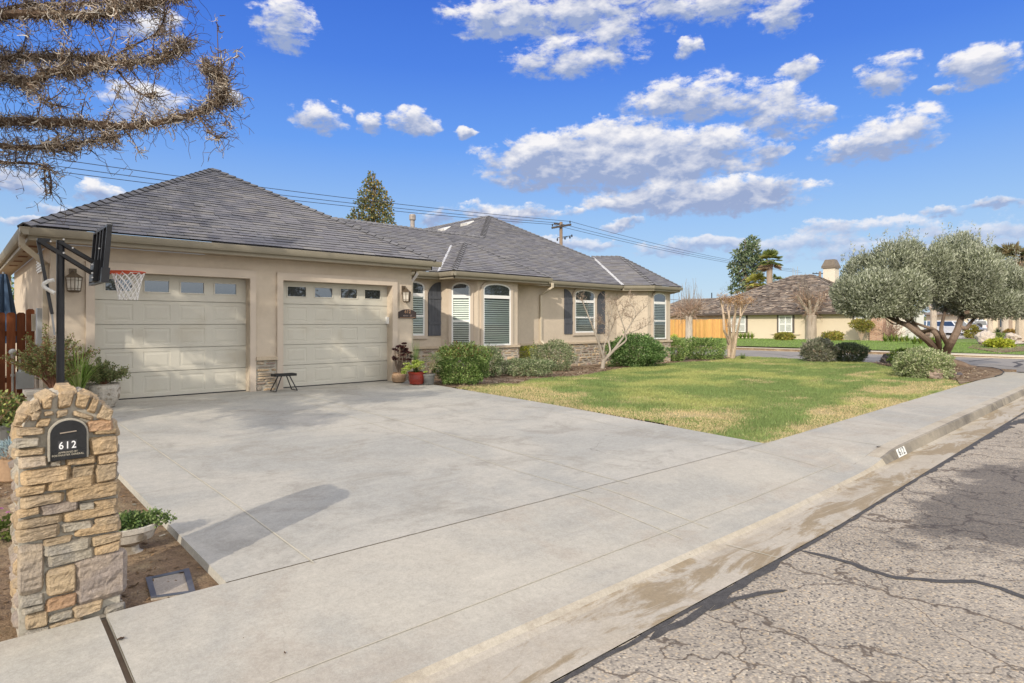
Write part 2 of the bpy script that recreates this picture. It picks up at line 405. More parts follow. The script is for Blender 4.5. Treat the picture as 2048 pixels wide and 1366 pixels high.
tarline([T(1596, 1100), T(1640, 1112), T(1711, 1130), T(1760, 1150), T(1794, 1160), T(1887, 1167), T(1952, 1169), T(2000, 1182), T(2070, 1212)], .055, 1)
tarline([Vector((x, KY0 + skK(x) - .02, 0)) for x in (-3, .6, 1.2, 2.3, 3.3, 5, 6, 8, 14, 26)], .035, 2, .0045)
tarline([T(1560, 1125), T(1500, 1160), T(1440, 1195), T(1380, 1235), T(1300, 1280)], .055, 3, .0035)
tarline([T(1575, 1182), T(1520, 1187), T(1470, 1200), T(1420, 1222)], .045, 4, .006)
tarline([T(1994, 854), T(1950, 885), T(1890, 920), T(1830, 955)], .12, 5, .0035)
tarline([T(2060, 838), T(2020, 848), T(1960, 880)], .16, 6, .0055)
b.mat(0)
street = tag(b.build('street', [asphalt_m, tar_m], origin=(0, 0, 0)), kind='structure')

# --- side street
def ss_pt(x, y): return (x, y, -.145 + .05 * (1 - abs(x - 36.6) / 5.8))
b = sheet('side_street', None, ss_pt, [STREET_X0, 33, 36.6, 40, STREET_X1], [KY0, 6, 10, 16, 24, 40, 80, 200])
b.mat(1)
def tl2(pts, w, seed):
    global road_z
    keep = road_z; road_z = lambda x, y: ss_pt(x, y)[2]
    tarline(pts, w, seed); road_z = keep
S = lambda px, py: PZ(px, py, -.11)
tl2([S(1938, 724), S(1952, 721), S(1985, 717)], .10, 21); tl2([S(2030, 734), S(2042, 729), S(2028, 725), S(2060, 719)], .16, 22)
tl2([S(1940, 729), S(1990, 730), S(2060, 737)], .06, 23); tl2([S(1560, 710), S(1580, 713), S(1640, 708)], .09, 24); tl2([S(1480, 708), S(1520, 706), S(1560, 710)], .08, 25)
b.mat(0)
tag(b.build('side_street', [sidestreet_m, tar_m], origin=(0, 0, 0)), kind='structure')

# --- sidewalk with the driveway apron, expansion joints
us = lin(.68, 25.5, 60); ts = lin(0, 1, 8)
wp_ = lambda x, t: (x, wy(x, t), walk_z(x, wy(x, t)))
b = sheet('sidewalk', None, wp_, us, ts)
for a, c in zip(us, us[1:]): b.poly([(a, WBx(a), 0), (c, WBx(c), 0), (c, WBx(c), -.12), (a, WBx(a), -.12)])
b.poly([(.68, WBx(.68), 0), (.68, wy(.68, 1), walk_z(.68, wy(.68, 1))), (.68, wy(.68, 1), -.2), (.68, WBx(.68), -.12)])
# next panel to the left, past the open joint
b2u = lin(-14, .645, 20); g = [[b.vert(wp_(u, t)) for t in ts] for u in b2u]
for i in range(20):
    for j in range(8): b.face([g[i][j], g[i + 1][j], g[i + 1][j + 1], g[i][j + 1]])
for a, c in zip(b2u, b2u[1:]): b.poly([(a, WBx(a), 0), (c, WBx(c), 0), (c, WBx(c), -.12), (a, WBx(a), -.12)])
# corner landing, round to the side street
N_ = 14
arc = [Vector((25.5 + 5.9 * math.sin(t), 8.0 - 5.2 * math.cos(t), 0)) for t in lin(0, math.pi / 2 * .98, N_)]
inn = [Vector((25.5 + 2.6 * math.sin(t) ** .8, WB + 1.1 * (1 - math.cos(t)), 0)) for t in lin(0, math.pi / 2, N_)]
for k in range(N_): b.poly([(inn[k].x, inn[k].y, 0), (inn[k + 1].x, inn[k + 1].y, 0), (arc[k + 1].x, arc[k + 1].y, -.012 - .10 * sst(3, 9, k)), (arc[k].x, arc[k].y, -.012 - .10 * sst(3, 9, k))][::-1])
b.mat(1)
def jl(p, q, w=.012, zf=None, dz=.004):
    p, q = Vector((p[0], p[1], 0)), Vector((q[0], q[1], 0)); n = max(1, int((q - p).length / .2)); d = (q - p).normalized(); a = Vector((-d.y, d.x, 0)) * w / 2
    P = [p.lerp(q, k / n) for k in range(n + 1)]
    b.strip([(v.x + a.x, v.y + a.y, zf(v.x, v.y) + dz) for v in P], [(v.x - a.x, v.y - a.y, zf(v.x, v.y) + dz) for v in P], closed=False)
jx = [4.66, 5.08, 8.2, 9.9, 11.4, 13.1, 14.8, 16.5, 18.2, 19.9, 21.6, 23.3, 25.0]
for x in jx: jl((x, WBx(x)), (x, wy(x, 1)), .012, walk_z)
for a, c in ((1.0, 3.5), (3.5, 6.0), (6.0, 8.6)): jl((a, wy(a, .87)), (c, wy(c, .87)), .008, walk_z, .0045)
b.mat(2)
b.poly([(.645, wy(.66, 1), -.13), (.68, wy(.66, 1), -.13), (.68, WBx(.66), -.03), (.645, WBx(.66), -.03)])
b.mat(3); jl((1.5, WBx(1.5) + .004), (8.7, WBx(8.7) + .004), .012, lambda x, y: .001); jl((8.7, WB + .004), (8.95, WB + .004), .012, lambda x, y: .001)
b.mat(0)
tag(b.build('sidewalk', [walk_m, joint_m, gap_m, M('slab_joint', (.36, .33, .28), .95, ((10, .3),))], origin=(0, 0, 0)), kind='structure')

# --- kerb and gutter pan
b = MB()
us = lin(-14, 25.5, 90)
prof = lambda x: [(KY0, -.150), (KY0 + .06, -.150), (KY1 - .06, -.165), (KY1, -.155), (KY1 + .045, -.155 + max(.012, (kerb_h(x) + .143)) * .9), (KY1 + .075, kerb_h(x) - .014), (KY2 - .008, kerb_h(x) - .006)]
R_ = [[b.vert((x, y + skK(x), z)) for y, z in prof(x)] for x in us]
for i in range(len(us) - 1):
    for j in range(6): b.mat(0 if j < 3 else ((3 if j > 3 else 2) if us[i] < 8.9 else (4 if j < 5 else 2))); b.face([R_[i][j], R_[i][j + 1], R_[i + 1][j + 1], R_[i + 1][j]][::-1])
b.mat(1)
for x in (.7, 4.9, 8.3, 12.5, 16.7): b.poly([(x, KY0 + skK(x), -.1455), (x + .012, KY0 + skK(x), -.1455), (x + .012, KY1 + skK(x) - .02, -.157), (x, KY1 + skK(x) - .02, -.157)])
b.mat(0)
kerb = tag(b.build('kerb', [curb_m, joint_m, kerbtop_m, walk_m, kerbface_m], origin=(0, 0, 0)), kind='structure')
# house number painted on the kerb face
a0 = PZ(1795, 905, -.08); a1 = PZ(1812, 899, -.08)
kx0, kx1 = a0.x - .02, a1.x + .04
fz = lambda t: Vector((0, KY1 + .045 * t - .004, -.150 + (.9 * .128) * t))
b = MB().col((.75, .75, .72)); U = Vector((1, 0, 0)); Vd = (fz(1) - fz(0)).normalized(); Nn = U.cross(Vd)
b.obox(fz(.02) + Vector((kx0, 0, 0)), U, Vd, Nn, (0, kx1 - kx0), (0, .115), (0, .003))
b.col((.03, .03, .03))
for p in text_mesh('612', .135, fz(.5) + Vector(((kx0 + kx1) / 2, 0, 0)), U, Vd, Nn, .0045, sx=1.35): b.poly(p)
b.build('house_number', paper_m, parent=kerb)['label'] = 'black 612 stencilled on a white patch'

# --- far kerb band of the side street
b = sheet('far_kerb', None, lambda x, y: (x, y, {0: -.13, 1: .0, 2: .02, 3: .03}[[STREET_X1, STREET_X1 + .12, STREET_X1 + .3, STREET_X1 + 1.5].index(x)]), [STREET_X1, STREET_X1 + .12, STREET_X1 + .3, STREET_X1 + 1.5], [-60, -20, 0, 6, 12, 20, 30, 50, 120])
tag(b.build('far_kerb', M('far_kerb_concrete', (.52, .46, .35), .9, ((1, .08), (20, .1))), origin=(0, 0, 0)), kind='structure')

# --- driveway slab
dl = [G(241, 950), G(455, 1167)]
dl0 = Vector((dl[1].x, 4.2, 0)); dlm = dl[0]
left_x = lambda y: dl0.x + (dlm.x - dl0.x) * (y - 4.2) / (dlm.y - 4.2) if y < dlm.y + 3 else dl0.x + (dlm.x - dl0.x) * (dlm.y + 3 - 4.2) / (dlm.y - 4.2)
rp = [G(1532, 887), G(1340, 852), G(1100, 808), G(940, 781.5), G(866, 769)]
def right_x(y):
    if y <= rp[0].y: return rp[0].x
    for a, c in zip(rp, rp[1:]):
        if y <= c.y: return a.x + (c.x - a.x) * (y - a.y) / (c.y - a.y)
    return rp[-1].x
print('drive left', dl0, dlm, 'right', rp)
def dpt(u, v):
    x = left_x(v) + (right_x(v) - left_x(v)) * u
    if v < WB + .05: v = WBx(x) + .0015
    return (x, v, gz(x, v))
us = lin(0, 1, 16); vs = [WB + .012] + lin(4.5, 13.88, 24)
b = sheet('driveway', None, dpt, us, vs)
for v0, v1 in zip(vs, vs[1:]):
    for u in (0, 1):
        p, q = Vector(dpt(u, v0)), Vector(dpt(u, v1)); ww = .02 * (-1 if u == 0 else 1)
        b.poly([p, q, q + Vector((ww, 0, -.12)), p + Vector((ww, 0, -.12))])
b.mat(1)
def J(*pp, w=.013):
    P = [G(*p) for p in pp]
    for a, c in zip(P, P[1:]): jl(a, c, w, lambda x, y: gz(x, y), .004)
J((240, 849), (460, 1001), (628, 1126)); J((590, 785), (940, 880.5), (1114, 928), (1257, 967)); J((600, 800), (1020, 938), (1186, 985), w=.009)
J((940, 780), (1045, 811), (1495, 907), w=.008); J((180, 915), (460, 880), (940, 823.5), (1060, 811), w=.009)
b.mat(0)
tag(b.build('driveway', [drive_m, joint_m], origin=(0, 0, 0)), kind='structure')

# --- lawn: base sheet and blades
lawn_edge_back = [(9.45, 11.9), (11, 11.6), (12.3, 12.4), (14.3, 12.6), (16.5, 13.4), (19, 14.2), (22, 14.6), (26, 14.3), (29.9, 15.2)]
def back_y(x):
    if x <= lawn_edge_back[0][0]: return lawn_edge_back[0][1]
    for (a, c), (d, e) in zip(lawn_edge_back, lawn_edge_back[1:]):
        if x <= d: return c + (e - c) * (x - a) / (d - a)
    return lawn_edge_back[-1][1]
bedA, bedB = G(1700, 724), G(1905, 770)
def in_bed(x, y):                        # the olive's bed cuts the corner off the lawn
    e = 4.3 + max(0, x - 22.6) * .62
    return y < e and x > 22.6
def lawn_ok(x, y): return y < back_y(x) and y > WB + .03 and x < 30.3 and x > right_x(y) + .1 and not in_bed(x, y)
xs = lin(8.6, 30.5, 110); ys_ = lin(WB + .02, 15.3, 56)
b = MB(); idx = {}
def lv(i, j):
    if (i, j) not in idx:
        x, y = xs[i], ys_[j]; idx[(i, j)] = b.vert((x, y, gz(x, y) - .02))
    return idx[(i, j)]
for i in range(110):
    for j in range(56):
        if lawn_ok((xs[i] + xs[i + 1]) / 2, (ys_[j] + ys_[j + 1]) / 2): b.face([lv(i, j), lv(i + 1, j), lv(i + 1, j + 1), lv(i, j + 1)])
tag(b.build('lawn', lawnbase_m, origin=(0, 0, 0)), kind='structure')

def dryness(X, Y):
    rx = np.interp(Y, [p.y for p in rp], [p.x for p in rp])
    dd = np.minimum((X - rx) * .75, (Y - WB) * 1.3)
    edge = np.clip(1 - dd / 2.6, 0, 1)
    n = fbm(X * .9, Y * 1.5) ; n2 = fbm(X * .35 + 9, Y * .5 + 4)
    return n * .9 + edge * .46 + (n2 - .5) * .5
def blades(n, h0, h1, w, thin):
    X = RNG.uniform(8.7, 30.3, n * 2); Y = RNG.uniform(WB - .015, 15.2, n * 2)
    # more blades near the camera
    keep = RNG.random(n * 2) < np.clip(14.0 / (X * FW[0] + Y * FW[1]), .25, 1) ** 1.2
    X, Y = X[keep], Y[keep]
    ok = np.array([lawn_ok(x + .09 * (y < 11), max(y, WB + .04)) for x, y in zip(X, Y)]); X, Y = X[ok], Y[ok]
    d = dryness(X, Y) + RNG.normal(0, .06, len(X))
    bare = d > .95 + RNG.normal(0, .06, len(X))
    X, Y, d = X[~bare], Y[~bare], d[~bare]; m = len(X)
    Z = np.array([gz(x, y) for x, y in zip(X, Y)]) - .022
    s = (X * FW[0] + Y * FW[1]) / 14.0
    ang = RNG.uniform(0, 2 * math.pi, m); lean = RNG.uniform(.1, .9, m)
    H = RNG.uniform(h0, h1, m) * (.45 + 1.2 * fbm(X * 2.6, Y * 2.6, 3)) * np.where(d > .62, .8, 1.1); W = w * (.6 + .5 * s)
    la = RNG.uniform(0, 2 * math.pi, m)
    dx, dy = np.cos(ang) * W, np.sin(ang) * W
    P = np.zeros((m, 3, 3)); P[:, 0] = np.stack([X - dx, Y - dy, Z], 1); P[:, 1] = np.stack([X + dx, Y + dy, Z], 1)
    P[:, 2] = np.stack([X + np.cos(la) * lean * H, Y + np.sin(la) * lean * H, Z + H], 1)
    g1, g2, t1 = np.array([.215, .29, .10]), np.array([.41, .43, .155]), np.array([.60, .48, .27])
    y = np.clip((fbm(X * .5 + 3, Y * .9 + 8) - .47) * 4.2, 0, 1)[:, None]
    C = g1 * (1 - y) + g2 * y
    t = np.clip((d - .66 + RNG.normal(0, .06, m)) * 6, 0, 1)[:, None]
    C = (C * (1 - t) + t1 * t) * RNG.uniform(.7, 1.3, (m, 1))
    return P, C
b = MB(); P, C = blades(230000, .02, .055, .0075, 0); b.quads(P, C, 3)
tag(b.build('lawn_grass', grass_m, origin=(0, 0, 0)), 'patchy green and straw coloured grass blades of the front lawn', 'grass', kind='stuff')

# --- planting beds (mulch) and the far lawn
b = MB()
bx = lin(8.9, 30.4, 60)
for a, c in zip(bx, bx[1:]):
    for k in range(4):
        f = lambda x, t: (x, back_y(x) - .15 + (19 - back_y(x)) * t / 4, gz(x, back_y(x)) - .014)
        b.poly([f(a, k), f(c, k), f(c, k + 1), f(a, k + 1)])
for i in range(110):
    for j in range(56):
        cxm, cym = (xs[i] + xs[i + 1]) / 2, (ys_[j] + ys_[j + 1]) / 2
        if in_bed(cxm, cym) and cym > WB + .02 and (cxm < 27.4 or cym > 4.3 + (cxm - 27.4) ** 2 * .3) and cxm < 30.3 and cym < back_y(cxm):
            b.poly([(x, y, .004 + .05 * math.sin(min(1, max(0, (y - WB) / 1.5)) * 1.57) * sst(23, 25, x)) for x, y in ((xs[i], ys_[j]), (xs[i + 1], ys_[j]), (xs[i + 1], ys_[j + 1]), (xs[i], ys_[j + 1]))])
tipc = G(1905, 748)
tip = [G(x, y) for x, y in ((1900, 731), (1935, 732.5), (1960, 733.5), (1985, 735.5), (2000, 739.3), (2008, 745), (2003, 750), (1990, 754), (1950, 762), (1920, 769))]
for p, q in zip(tip, tip[1:]): b.poly([tipc + Vector((0, 0, .045)), q + Vector((0, 0, .016)), p + Vector((0, 0, .016))])
tag(b.build('planting_bed', mulch_m, origin=(0, 0, 0)), kind='structure')
b = sheet('far_lawn', None, lambda x, y: (x, y, gz(x, y) + .02), [STREET_X1 + 1.5, 45, 47, 49, 52, 56, 62, 72], [-26, -10, 0, 8, 14, 20, 26, 34, 50])
tag(b.build('far_lawn', farlawn_m, origin=(0, 0, 0)), kind='structure')
nb = 26000
X = RNG.uniform(STREET_X1 + 1.5, 55.5, nb); Y = RNG.uniform(-14, 30, nb); Z = np.array([gz(x, y) for x, y in zip(X, Y)]) + .015
P = np.zeros((nb, 3, 3)); a_ = RNG.uniform(0, 6.28, nb); H = RNG.uniform(.03, .09, nb)
P[:, 0] = np.stack([X - np.cos(a_) * .03, Y - np.sin(a_) * .03, Z], 1); P[:, 1] = np.stack([X + np.cos(a_) * .03, Y + np.sin(a_) * .03, Z], 1); P[:, 2] = np.stack([X, Y, Z + H], 1)
b = MB(); b.quads(P, np.array([.21, .31, .085]) * RNG.uniform(.7, 1.3, (nb, 1)), 3)
tag(b.build('far_grass', grass_m, origin=(0, 0, 0)), 'even green grass of the lawn across the side street', 'grass', kind='stuff')
# debris in the joint and on the soil
nb = 5000
X = RNG.uniform(-2.5, 2.2, nb); Y = RNG.uniform(WB + .05, 12, nb); ok = np.array([x < left_x(y) - .03 for x, y in zip(X, Y)]); X, Y = X[ok], Y[ok]; nb = len(X)
Z = np.array([gz(x, y) for x, y in zip(X, Y)]) - .05 + RNG.uniform(0, .008, nb)
a_ = RNG.uniform(0, 6.28, nb); L = RNG.uniform(.004, .022, nb); wv_ = L * RNG.uniform(.15, .8, nb)
P = np.zeros((nb, 4, 3)); ca, sa = np.cos(a_), np.sin(a_)
for k, (u, v) in enumerate(((-1, -1), (1, -1), (1, 1), (-1, 1))): P[:, k] = np.stack([X + u * ca * L - v * sa * wv_, Y + u * sa * L + v * ca * wv_, Z + (.004 * u)], 1)
C = np.where(RNG.random((nb, 1)) < .12, np.array([[.42, .37, .28]]), np.array([[.19, .12, .065]])) * RNG.uniform(.5, 1.5, (nb, 1))
def chips(X, Y, Z, n, l0, l1, pal):
    a_ = RNG.uniform(0, 6.28, n); L = RNG.uniform(l0, l1, n); W_ = L * RNG.uniform(.2, .7, n); ca, sa = np.cos(a_), np.sin(a_); P = np.zeros((n, 4, 3)); tl = RNG.uniform(-.4, .4, n)
    for k, (u, v) in enumerate(((-1, -1), (1, -1), (1, 1), (-1, 1))): P[:, k] = np.stack([X + u * ca * L - v * sa * W_, Y + u * sa * L + v * ca * W_, Z + tl * u * L + .3 * L], 1)
    pal = np.array(pal); return P, pal[RNG.integers(0, len(pal), n)] * RNG.uniform(.7, 1.3, (n, 1))
nm = 16000; X2 = RNG.uniform(9, 31, nm); Y2 = RNG.uniform(WB + .05, 16.2, nm)
okm = np.array([(in_bed(x, y) and (x < 27.2 or y > 4.5 + (x - 27.2) ** 2 * .3)) or (y > back_y(x) - .05 and y < back_y(x) + 1.6) for x, y in zip(X2, Y2)]); X2, Y2 = X2[okm], Y2[okm]
Z2 = np.array([.055 if in_bed(x, y) and y < back_y(x) - .1 else gz(x, back_y(x)) - .012 for x, y in zip(X2, Y2)])
P2, C2 = chips(X2, Y2, Z2, len(X2), .015, .05, [(.16, .10, .06), (.30, .22, .15), (.11, .07, .045), (.42, .34, .24)])
tag((lambda q: (q.quads(P2, C2), q.build('mulch_litter', dryleaf_m, origin=(0, 0, 0)))[1])(MB()), 'bark chips and dry bits scattered over the planting beds', 'litter', kind='stuff')
b = MB(); b.quads(P, C)
tag(b.build('soil_litter', dryleaf_m, origin=(0, 0, 0)), 'bits of bark and dry leaf lying on the brown soil', 'litter', kind='stuff')
# ================================================================ generators: shingles, stone, windows
def clip_poly(poly, P):                  # clip 2D poly by convex CCW polygon P
    for a, c in zip(P, P[1:] + P[:1]):
        ex, ey = c[0] - a[0], c[1] - a[1]; out = []
        if not poly: return poly
        for p, q in zip(poly, poly[1:] + poly[:1]):
            sp = ex * (p[1] - a[1]) - ey * (p[0] - a[0]); sq = ex * (q[1] - a[1]) - ey * (q[0] - a[0])
            if sp >= -1e-9: out.append(p)
            if (sp > 1e-9 and sq < -1e-9) or (sp < -1e-9 and sq > 1e-9):
                t = sp / (sp - sq); out.append((p[0] + (q[0] - p[0]) * t, p[1] + (q[1] - p[1]) * t))
        poly = out
    return poly
def roof_plane(b, pts, udir, course=.145, tw=(.18, .5), th=(.007, .018), seed=0, u0=None, pal=None, ragged=0.0):
    pts = [Vector(p) for p in pts]; U = Vector(udir).normalized()
    Nn = Vector((0, 0, 0))
    for k in range(len(pts)): Nn += (pts[k] - pts[0]).cross(pts[(k + 1) % len(pts)] - pts[0])
    Nn.normalize(); Nn = Nn if Nn.z > 0 else -Nn
    V = Nn.cross(U); V = V if V.z > 0 else -V
    O = pts[0] if u0 is None else Vector(u0)
    P = [((p - O).dot(U), (p - O).dot(V)) for p in pts]
    ar = sum(P[k][0] * P[(k + 1) % len(P)][1] - P[(k + 1) % len(P)][0] * P[k][1] for k in range(len(P)))
    if ar < 0: P = P[::-1]
    b.cc = (.8, .8, .8, 1); b.poly([p - Nn * .02 for p in (pts if (pts[1] - pts[0]).cross(pts[2] - pts[0]).dot(Nn) > 0 else pts[::-1])])
    pal = pal or ((1, 1, 1.03), (.9, .9, .95), (1.08, 1.06, 1.03), (.95, .94, 1.0), (1.03, 1.0, .97), (.86, .86, .92))
    vlo, vhi = min(p[1] for p in P), max(p[1] for p in P); ulo, uhi = min(p[0] for p in P), max(p[0] for p in P)
    r0, r1 = math.floor(vlo / course), math.ceil(vhi / course)
    for r in range(r0, r1):
        rr = random.Random(seed * 7919 + r); u = -40 - rr.random() * .4
        while u < uhi:
            w = rr.uniform(*tw); col = rr.choice(pal); k = rr.uniform(.89, 1.10); t = rr.uniform(*th); rg = rr.uniform(-ragged, ragged)
            if u + w > ulo:
                v0, v1 = r * course - rg, (r + 1) * course + .004
                q = clip_poly([(u + .002, v0), (u + w - .002, v0), (u + w - .002, v1), (u + .002, v1)], P)
                if len(q) >= 3:
                    b.cc = (col[0] * k, col[1] * k, col[2] * k, 1)
                    L = lambda p: O + U * p[0] + V * p[1] + Nn * (.002 + t * (1 - (p[1] - v0) / (v1 - v0)))
                    b.poly([L(p) for p in q])
                    b.cc = (.12, .12, .13, 1)  # riser faces tinted dark: shadow lines between courses put into the colour
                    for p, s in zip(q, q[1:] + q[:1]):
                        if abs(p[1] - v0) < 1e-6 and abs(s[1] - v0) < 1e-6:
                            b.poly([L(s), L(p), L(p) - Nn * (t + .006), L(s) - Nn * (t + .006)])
            u += w
def ridge_caps(b, p, q, n1, n2, w=.13, L=.21, lift=.02):
    p, q = Vector(p), Vector(q); d = (q - p); n = max(1, int(d.length / L)); d.normalize(); n1, n2 = Vector(n1).normalized(), Vector(n2).normalized()
    a1 = d.cross(n1); a1 = a1 if a1.z < 0 else -a1; a2 = d.cross(n2); a2 = a2 if a2.z < 0 else -a2
    if abs(a1.z) < 1e-4 or a1.dot(a2) > .95: a2 = -a1
    up = (n1 + n2).normalized(); rr = random.Random(int(abs(p.x * 100 + p.y)))
    st = (q - p).length / n
    for k in range(n):
        s = p + d * (st * k - .01); e = p + d * (st * (k + 1) + .03); g = rr.uniform(.7, .98); b.cc = (g, g, g * 1.03, 1)
        S = [s + up * (lift + .018) + a1 * w, s + up * (lift + .03), s + up * (lift + .018) + a2 * w]
        E = [e + up * (lift * .3) + a1 * w * .97, e + up * (lift * .3 + .010), e + up * (lift * .3) + a2 * w * .97]
        b.poly([S[0], S[1], E[1], E[0]]); b.poly([S[1], S[2], E[2], E[1]])
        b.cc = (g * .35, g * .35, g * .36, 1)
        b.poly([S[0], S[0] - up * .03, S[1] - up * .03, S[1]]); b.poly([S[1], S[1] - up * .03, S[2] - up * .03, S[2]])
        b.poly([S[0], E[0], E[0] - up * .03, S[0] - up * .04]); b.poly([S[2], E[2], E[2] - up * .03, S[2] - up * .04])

STONE_PAL = [(.46, .34, .22), (.52, .39, .25), (.42, .33, .235), (.49, .395, .29), (.35, .295, .24), (.40, .30, .24), (.54, .42, .29), (.32, .275, .225)]
def stone(b, O, U, V, N, quad, depth, col, nu=6, nv=4, seed=0, rough=.006, bev=.014):
    rr = random.Random(seed); q = [Vector((p[0], p[1])) for p in quad]
    lu = max((q[1] - q[0]).length, 1e-3); lv_ = max((q[3] - q[0]).length, 1e-3)
    g = []; so = rr.uniform(0, 99); tilt_u, tilt_v = rr.uniform(-.25, .25), rr.uniform(-.25, .25)
    for i in range(nu + 1):
        row = []
        for j in range(nv + 1):
            s, t = i / nu, j / nv
            # crowd samples to the edges
            s = .5 - .5 * math.cos(math.pi * (.16 + .68 * s)) if 0 < i < nu else s
            t = .5 - .5 * math.cos(math.pi * (.18 + .64 * t)) if 0 < j < nv else t
            p = q[0].lerp(q[1], s).lerp(q[3].lerp(q[2], s), t)
            corner = (abs(s - .5) * 2) ** 6 * (abs(t - .5) * 2) ** 6
            cen = (q[0] + q[1] + q[2] + q[3]) / 4
            p = p.lerp(cen, .10 * corner + .03 * (mnoise.noise((s * 3 + so, t * 2, so)) + .3))
            ed = min(s * lu, (1 - s) * lu, t * lv_, (1 - t) * lv_)
            h = depth * (min(1, ed / bev) ** .5 if ed > 0 else 0)
            if ed > 0: h += rough * mnoise.fractal((p.x * 9 + so, p.y * 30, so), .6, 2.2, 4) * 1.3 + depth * .35 * (tilt_u * (s - .5) + tilt_v * (t - .5))
            else: h = -.006
            row.append(b.vert(O + U * p.x + V * p.y + N * h))
        g.append(row)
    for i in range(nu):
        for j in range(nv):
            k = 1 + .10 * mnoise.noise((i * .7 + so, j * .7, so)); b.cc = (col[0] * k, col[1] * k, col[2] * k, 1)
            b.face([g[i][j], g[i + 1][j], g[i + 1][j + 1], g[i][j + 1]])
def stone_field(b, O, U, N, L, H, seed, rows=(.05, .12), lens=(.12, .40), depth=(.02, .05), pal=STONE_PAL, big=.18):
    rr = random.Random(seed); O, U, N = Vector(O), Vector(U).normalized(), Vector(N).normalized(); V = Vector((0, 0, 1))
    z = 0; k = 0
    while z < H - .02:
        h = min(rr.uniform(*rows) if rr.random() < .7 else rows[0] + .01, H - z)
        if H - z - h < .03: h = H - z
        u = -rr.random() * .1
        while u < L:
            w = rr.uniform(*lens); u1 = min(u + w, L); u0 = max(u, 0)
            if L - u1 < .05: u1 = L
            hh = h
            if u1 - u0 > .03:
                j = lambda: rr.uniform(-.026, .026)
                col = rr.choice(pal); f = rr.uniform(.85, 1.15)
                if h > .085 and rr.random() < .35:    # split into two thin ledges
                    m = z + h * rr.uniform(.4, .6)
                    for za, zb in ((z, m), (m, z + h)):
                        stone(b, O, U, V, N, [(u0 + .004, za + .004 + j() * .3), (u1 - .004, za + .004 + j() * .3), (u1 - .004, zb - .004 + j() * .3), (u0 + .004, zb - .004 + j() * .3)], rr.uniform(*depth), rr.choice(pal), 4, 3, seed * 1000 + k); k += 1
                else:
                    stone(b, O, U, V, N, [(u0 + .004, z + .004 + j() * .4), (u1 - .004, z + .004 + j() * .4), (u1 - .004, z + h - .004 + j() * .4), (u0 + .004, z + h - .004 + j() * .4)], rr.uniform(*depth), (col[0] * f, col[1] * f, col[2] * f), 5, 3, seed * 1000 + k); k += 1
            u += w
            if u1 >= L: break
        z += h

def arch_outline(u0, u1, z0, zs, zt, n=14):
    pts = [(u0, z0), (u1, z0), (u1, zs)]
    cx, rx, h = (u0 + u1) / 2, (u1 - u0) / 2, zt - zs
    for k in range(1, n): t = math.pi * k / n; pts.append((cx + rx * math.cos(t), zs + h * math.sin(t) ** .9))
    return pts + [(u0, zs)]
def window(parent, O, U, N, u0, u1, z0, zs, zt, ztr, zm=None, sur=.12, sill=False, label=None):
    """arched window on wall plane O,U,N. zs spring line, zt arch top, ztr transom, zm meeting rail"""
    O, U, N = Vector(O), Vector(U).normalized(), Vector(N).normalized(); Z = Vector((0, 0, 1))
    at = lambda p, d: O + U * p[0] + Z * p[1] + N * d
    def ring(b, outer, inner, d0, d1):
        b.strip([at(p, d1) for p in inner], [at(p, d1) for p in outer])
        b.strip([at(p, d1) for p in outer], [at(p, d0) for p in outer]); b.strip([at(p, d0) for p in inner], [at(p, d1) for p in inner])
    w = MB()
    zz0 = z0 - (sur if sill else 0.0)
    out = arch_outline(u0 - sur, u1 + sur, zz0, zs, zt + sur); inn = arch_outline(u0, u1, z0, zs, zt)
    ring(w, out, inn, 0, .055)
    win = w.build('window', stucco_trim, parent)
    if label: win['label'] = label
    fr = MB(); f = .05; in2 = arch_outline(u0 + f, u1 - f, z0 + f, zs, zt - f); ring(fr, inn, in2, .004, .042)
    tr = .055
    fr.obox(O, U, Z, N, (u0 + f * .8, u1 - f * .8), (ztr - tr, ztr + tr), (.004, .05))
    if zm: fr.obox(O, U, Z, N, (u0 + f * .8, u1 - f * .8), (zm - .025, zm + .03), (.004, .047))
    fr.build('frame', white_m, win)
    # lower sash blinds
    bl = MB(); z = z0 + f + .02; k = 0
    while z < ztr - tr - .02:
        bl.obox(O + Z * z + N * .013, U, (Z * .88 - N * .47), (N * .88 + Z * .47), (u0 + f, u1 - f), (-.026, .026), (-.0015, .0015)); z += .072
    bl.build('blind', blind_m, win)
    bk = MB(); bk.poly([at(p, .003) for p in inn]); bk.build('backing', dark_m, win)
    pn = MB(); pn.poly([at(p, .027) for p in ((u0 + f * .5, z0 + f * .5), (u1 - f * .5, z0 + f * .5), (u1 - f * .5, ztr), (u0 + f * .5, ztr))]); pn.build('pane', glass_m, win)
    pa = MB(); up = [(u0 + f * .5, ztr), (u1 - f * .5, ztr)] + arch_outline(u0 + f * .5, u1 - f * .5, ztr, max(zs, ztr + .01), zt - f * .5)[2:]
    pa.poly([at(p, .026) for p in up]); pa.build('pane', arch_glass_m, win)
    return win
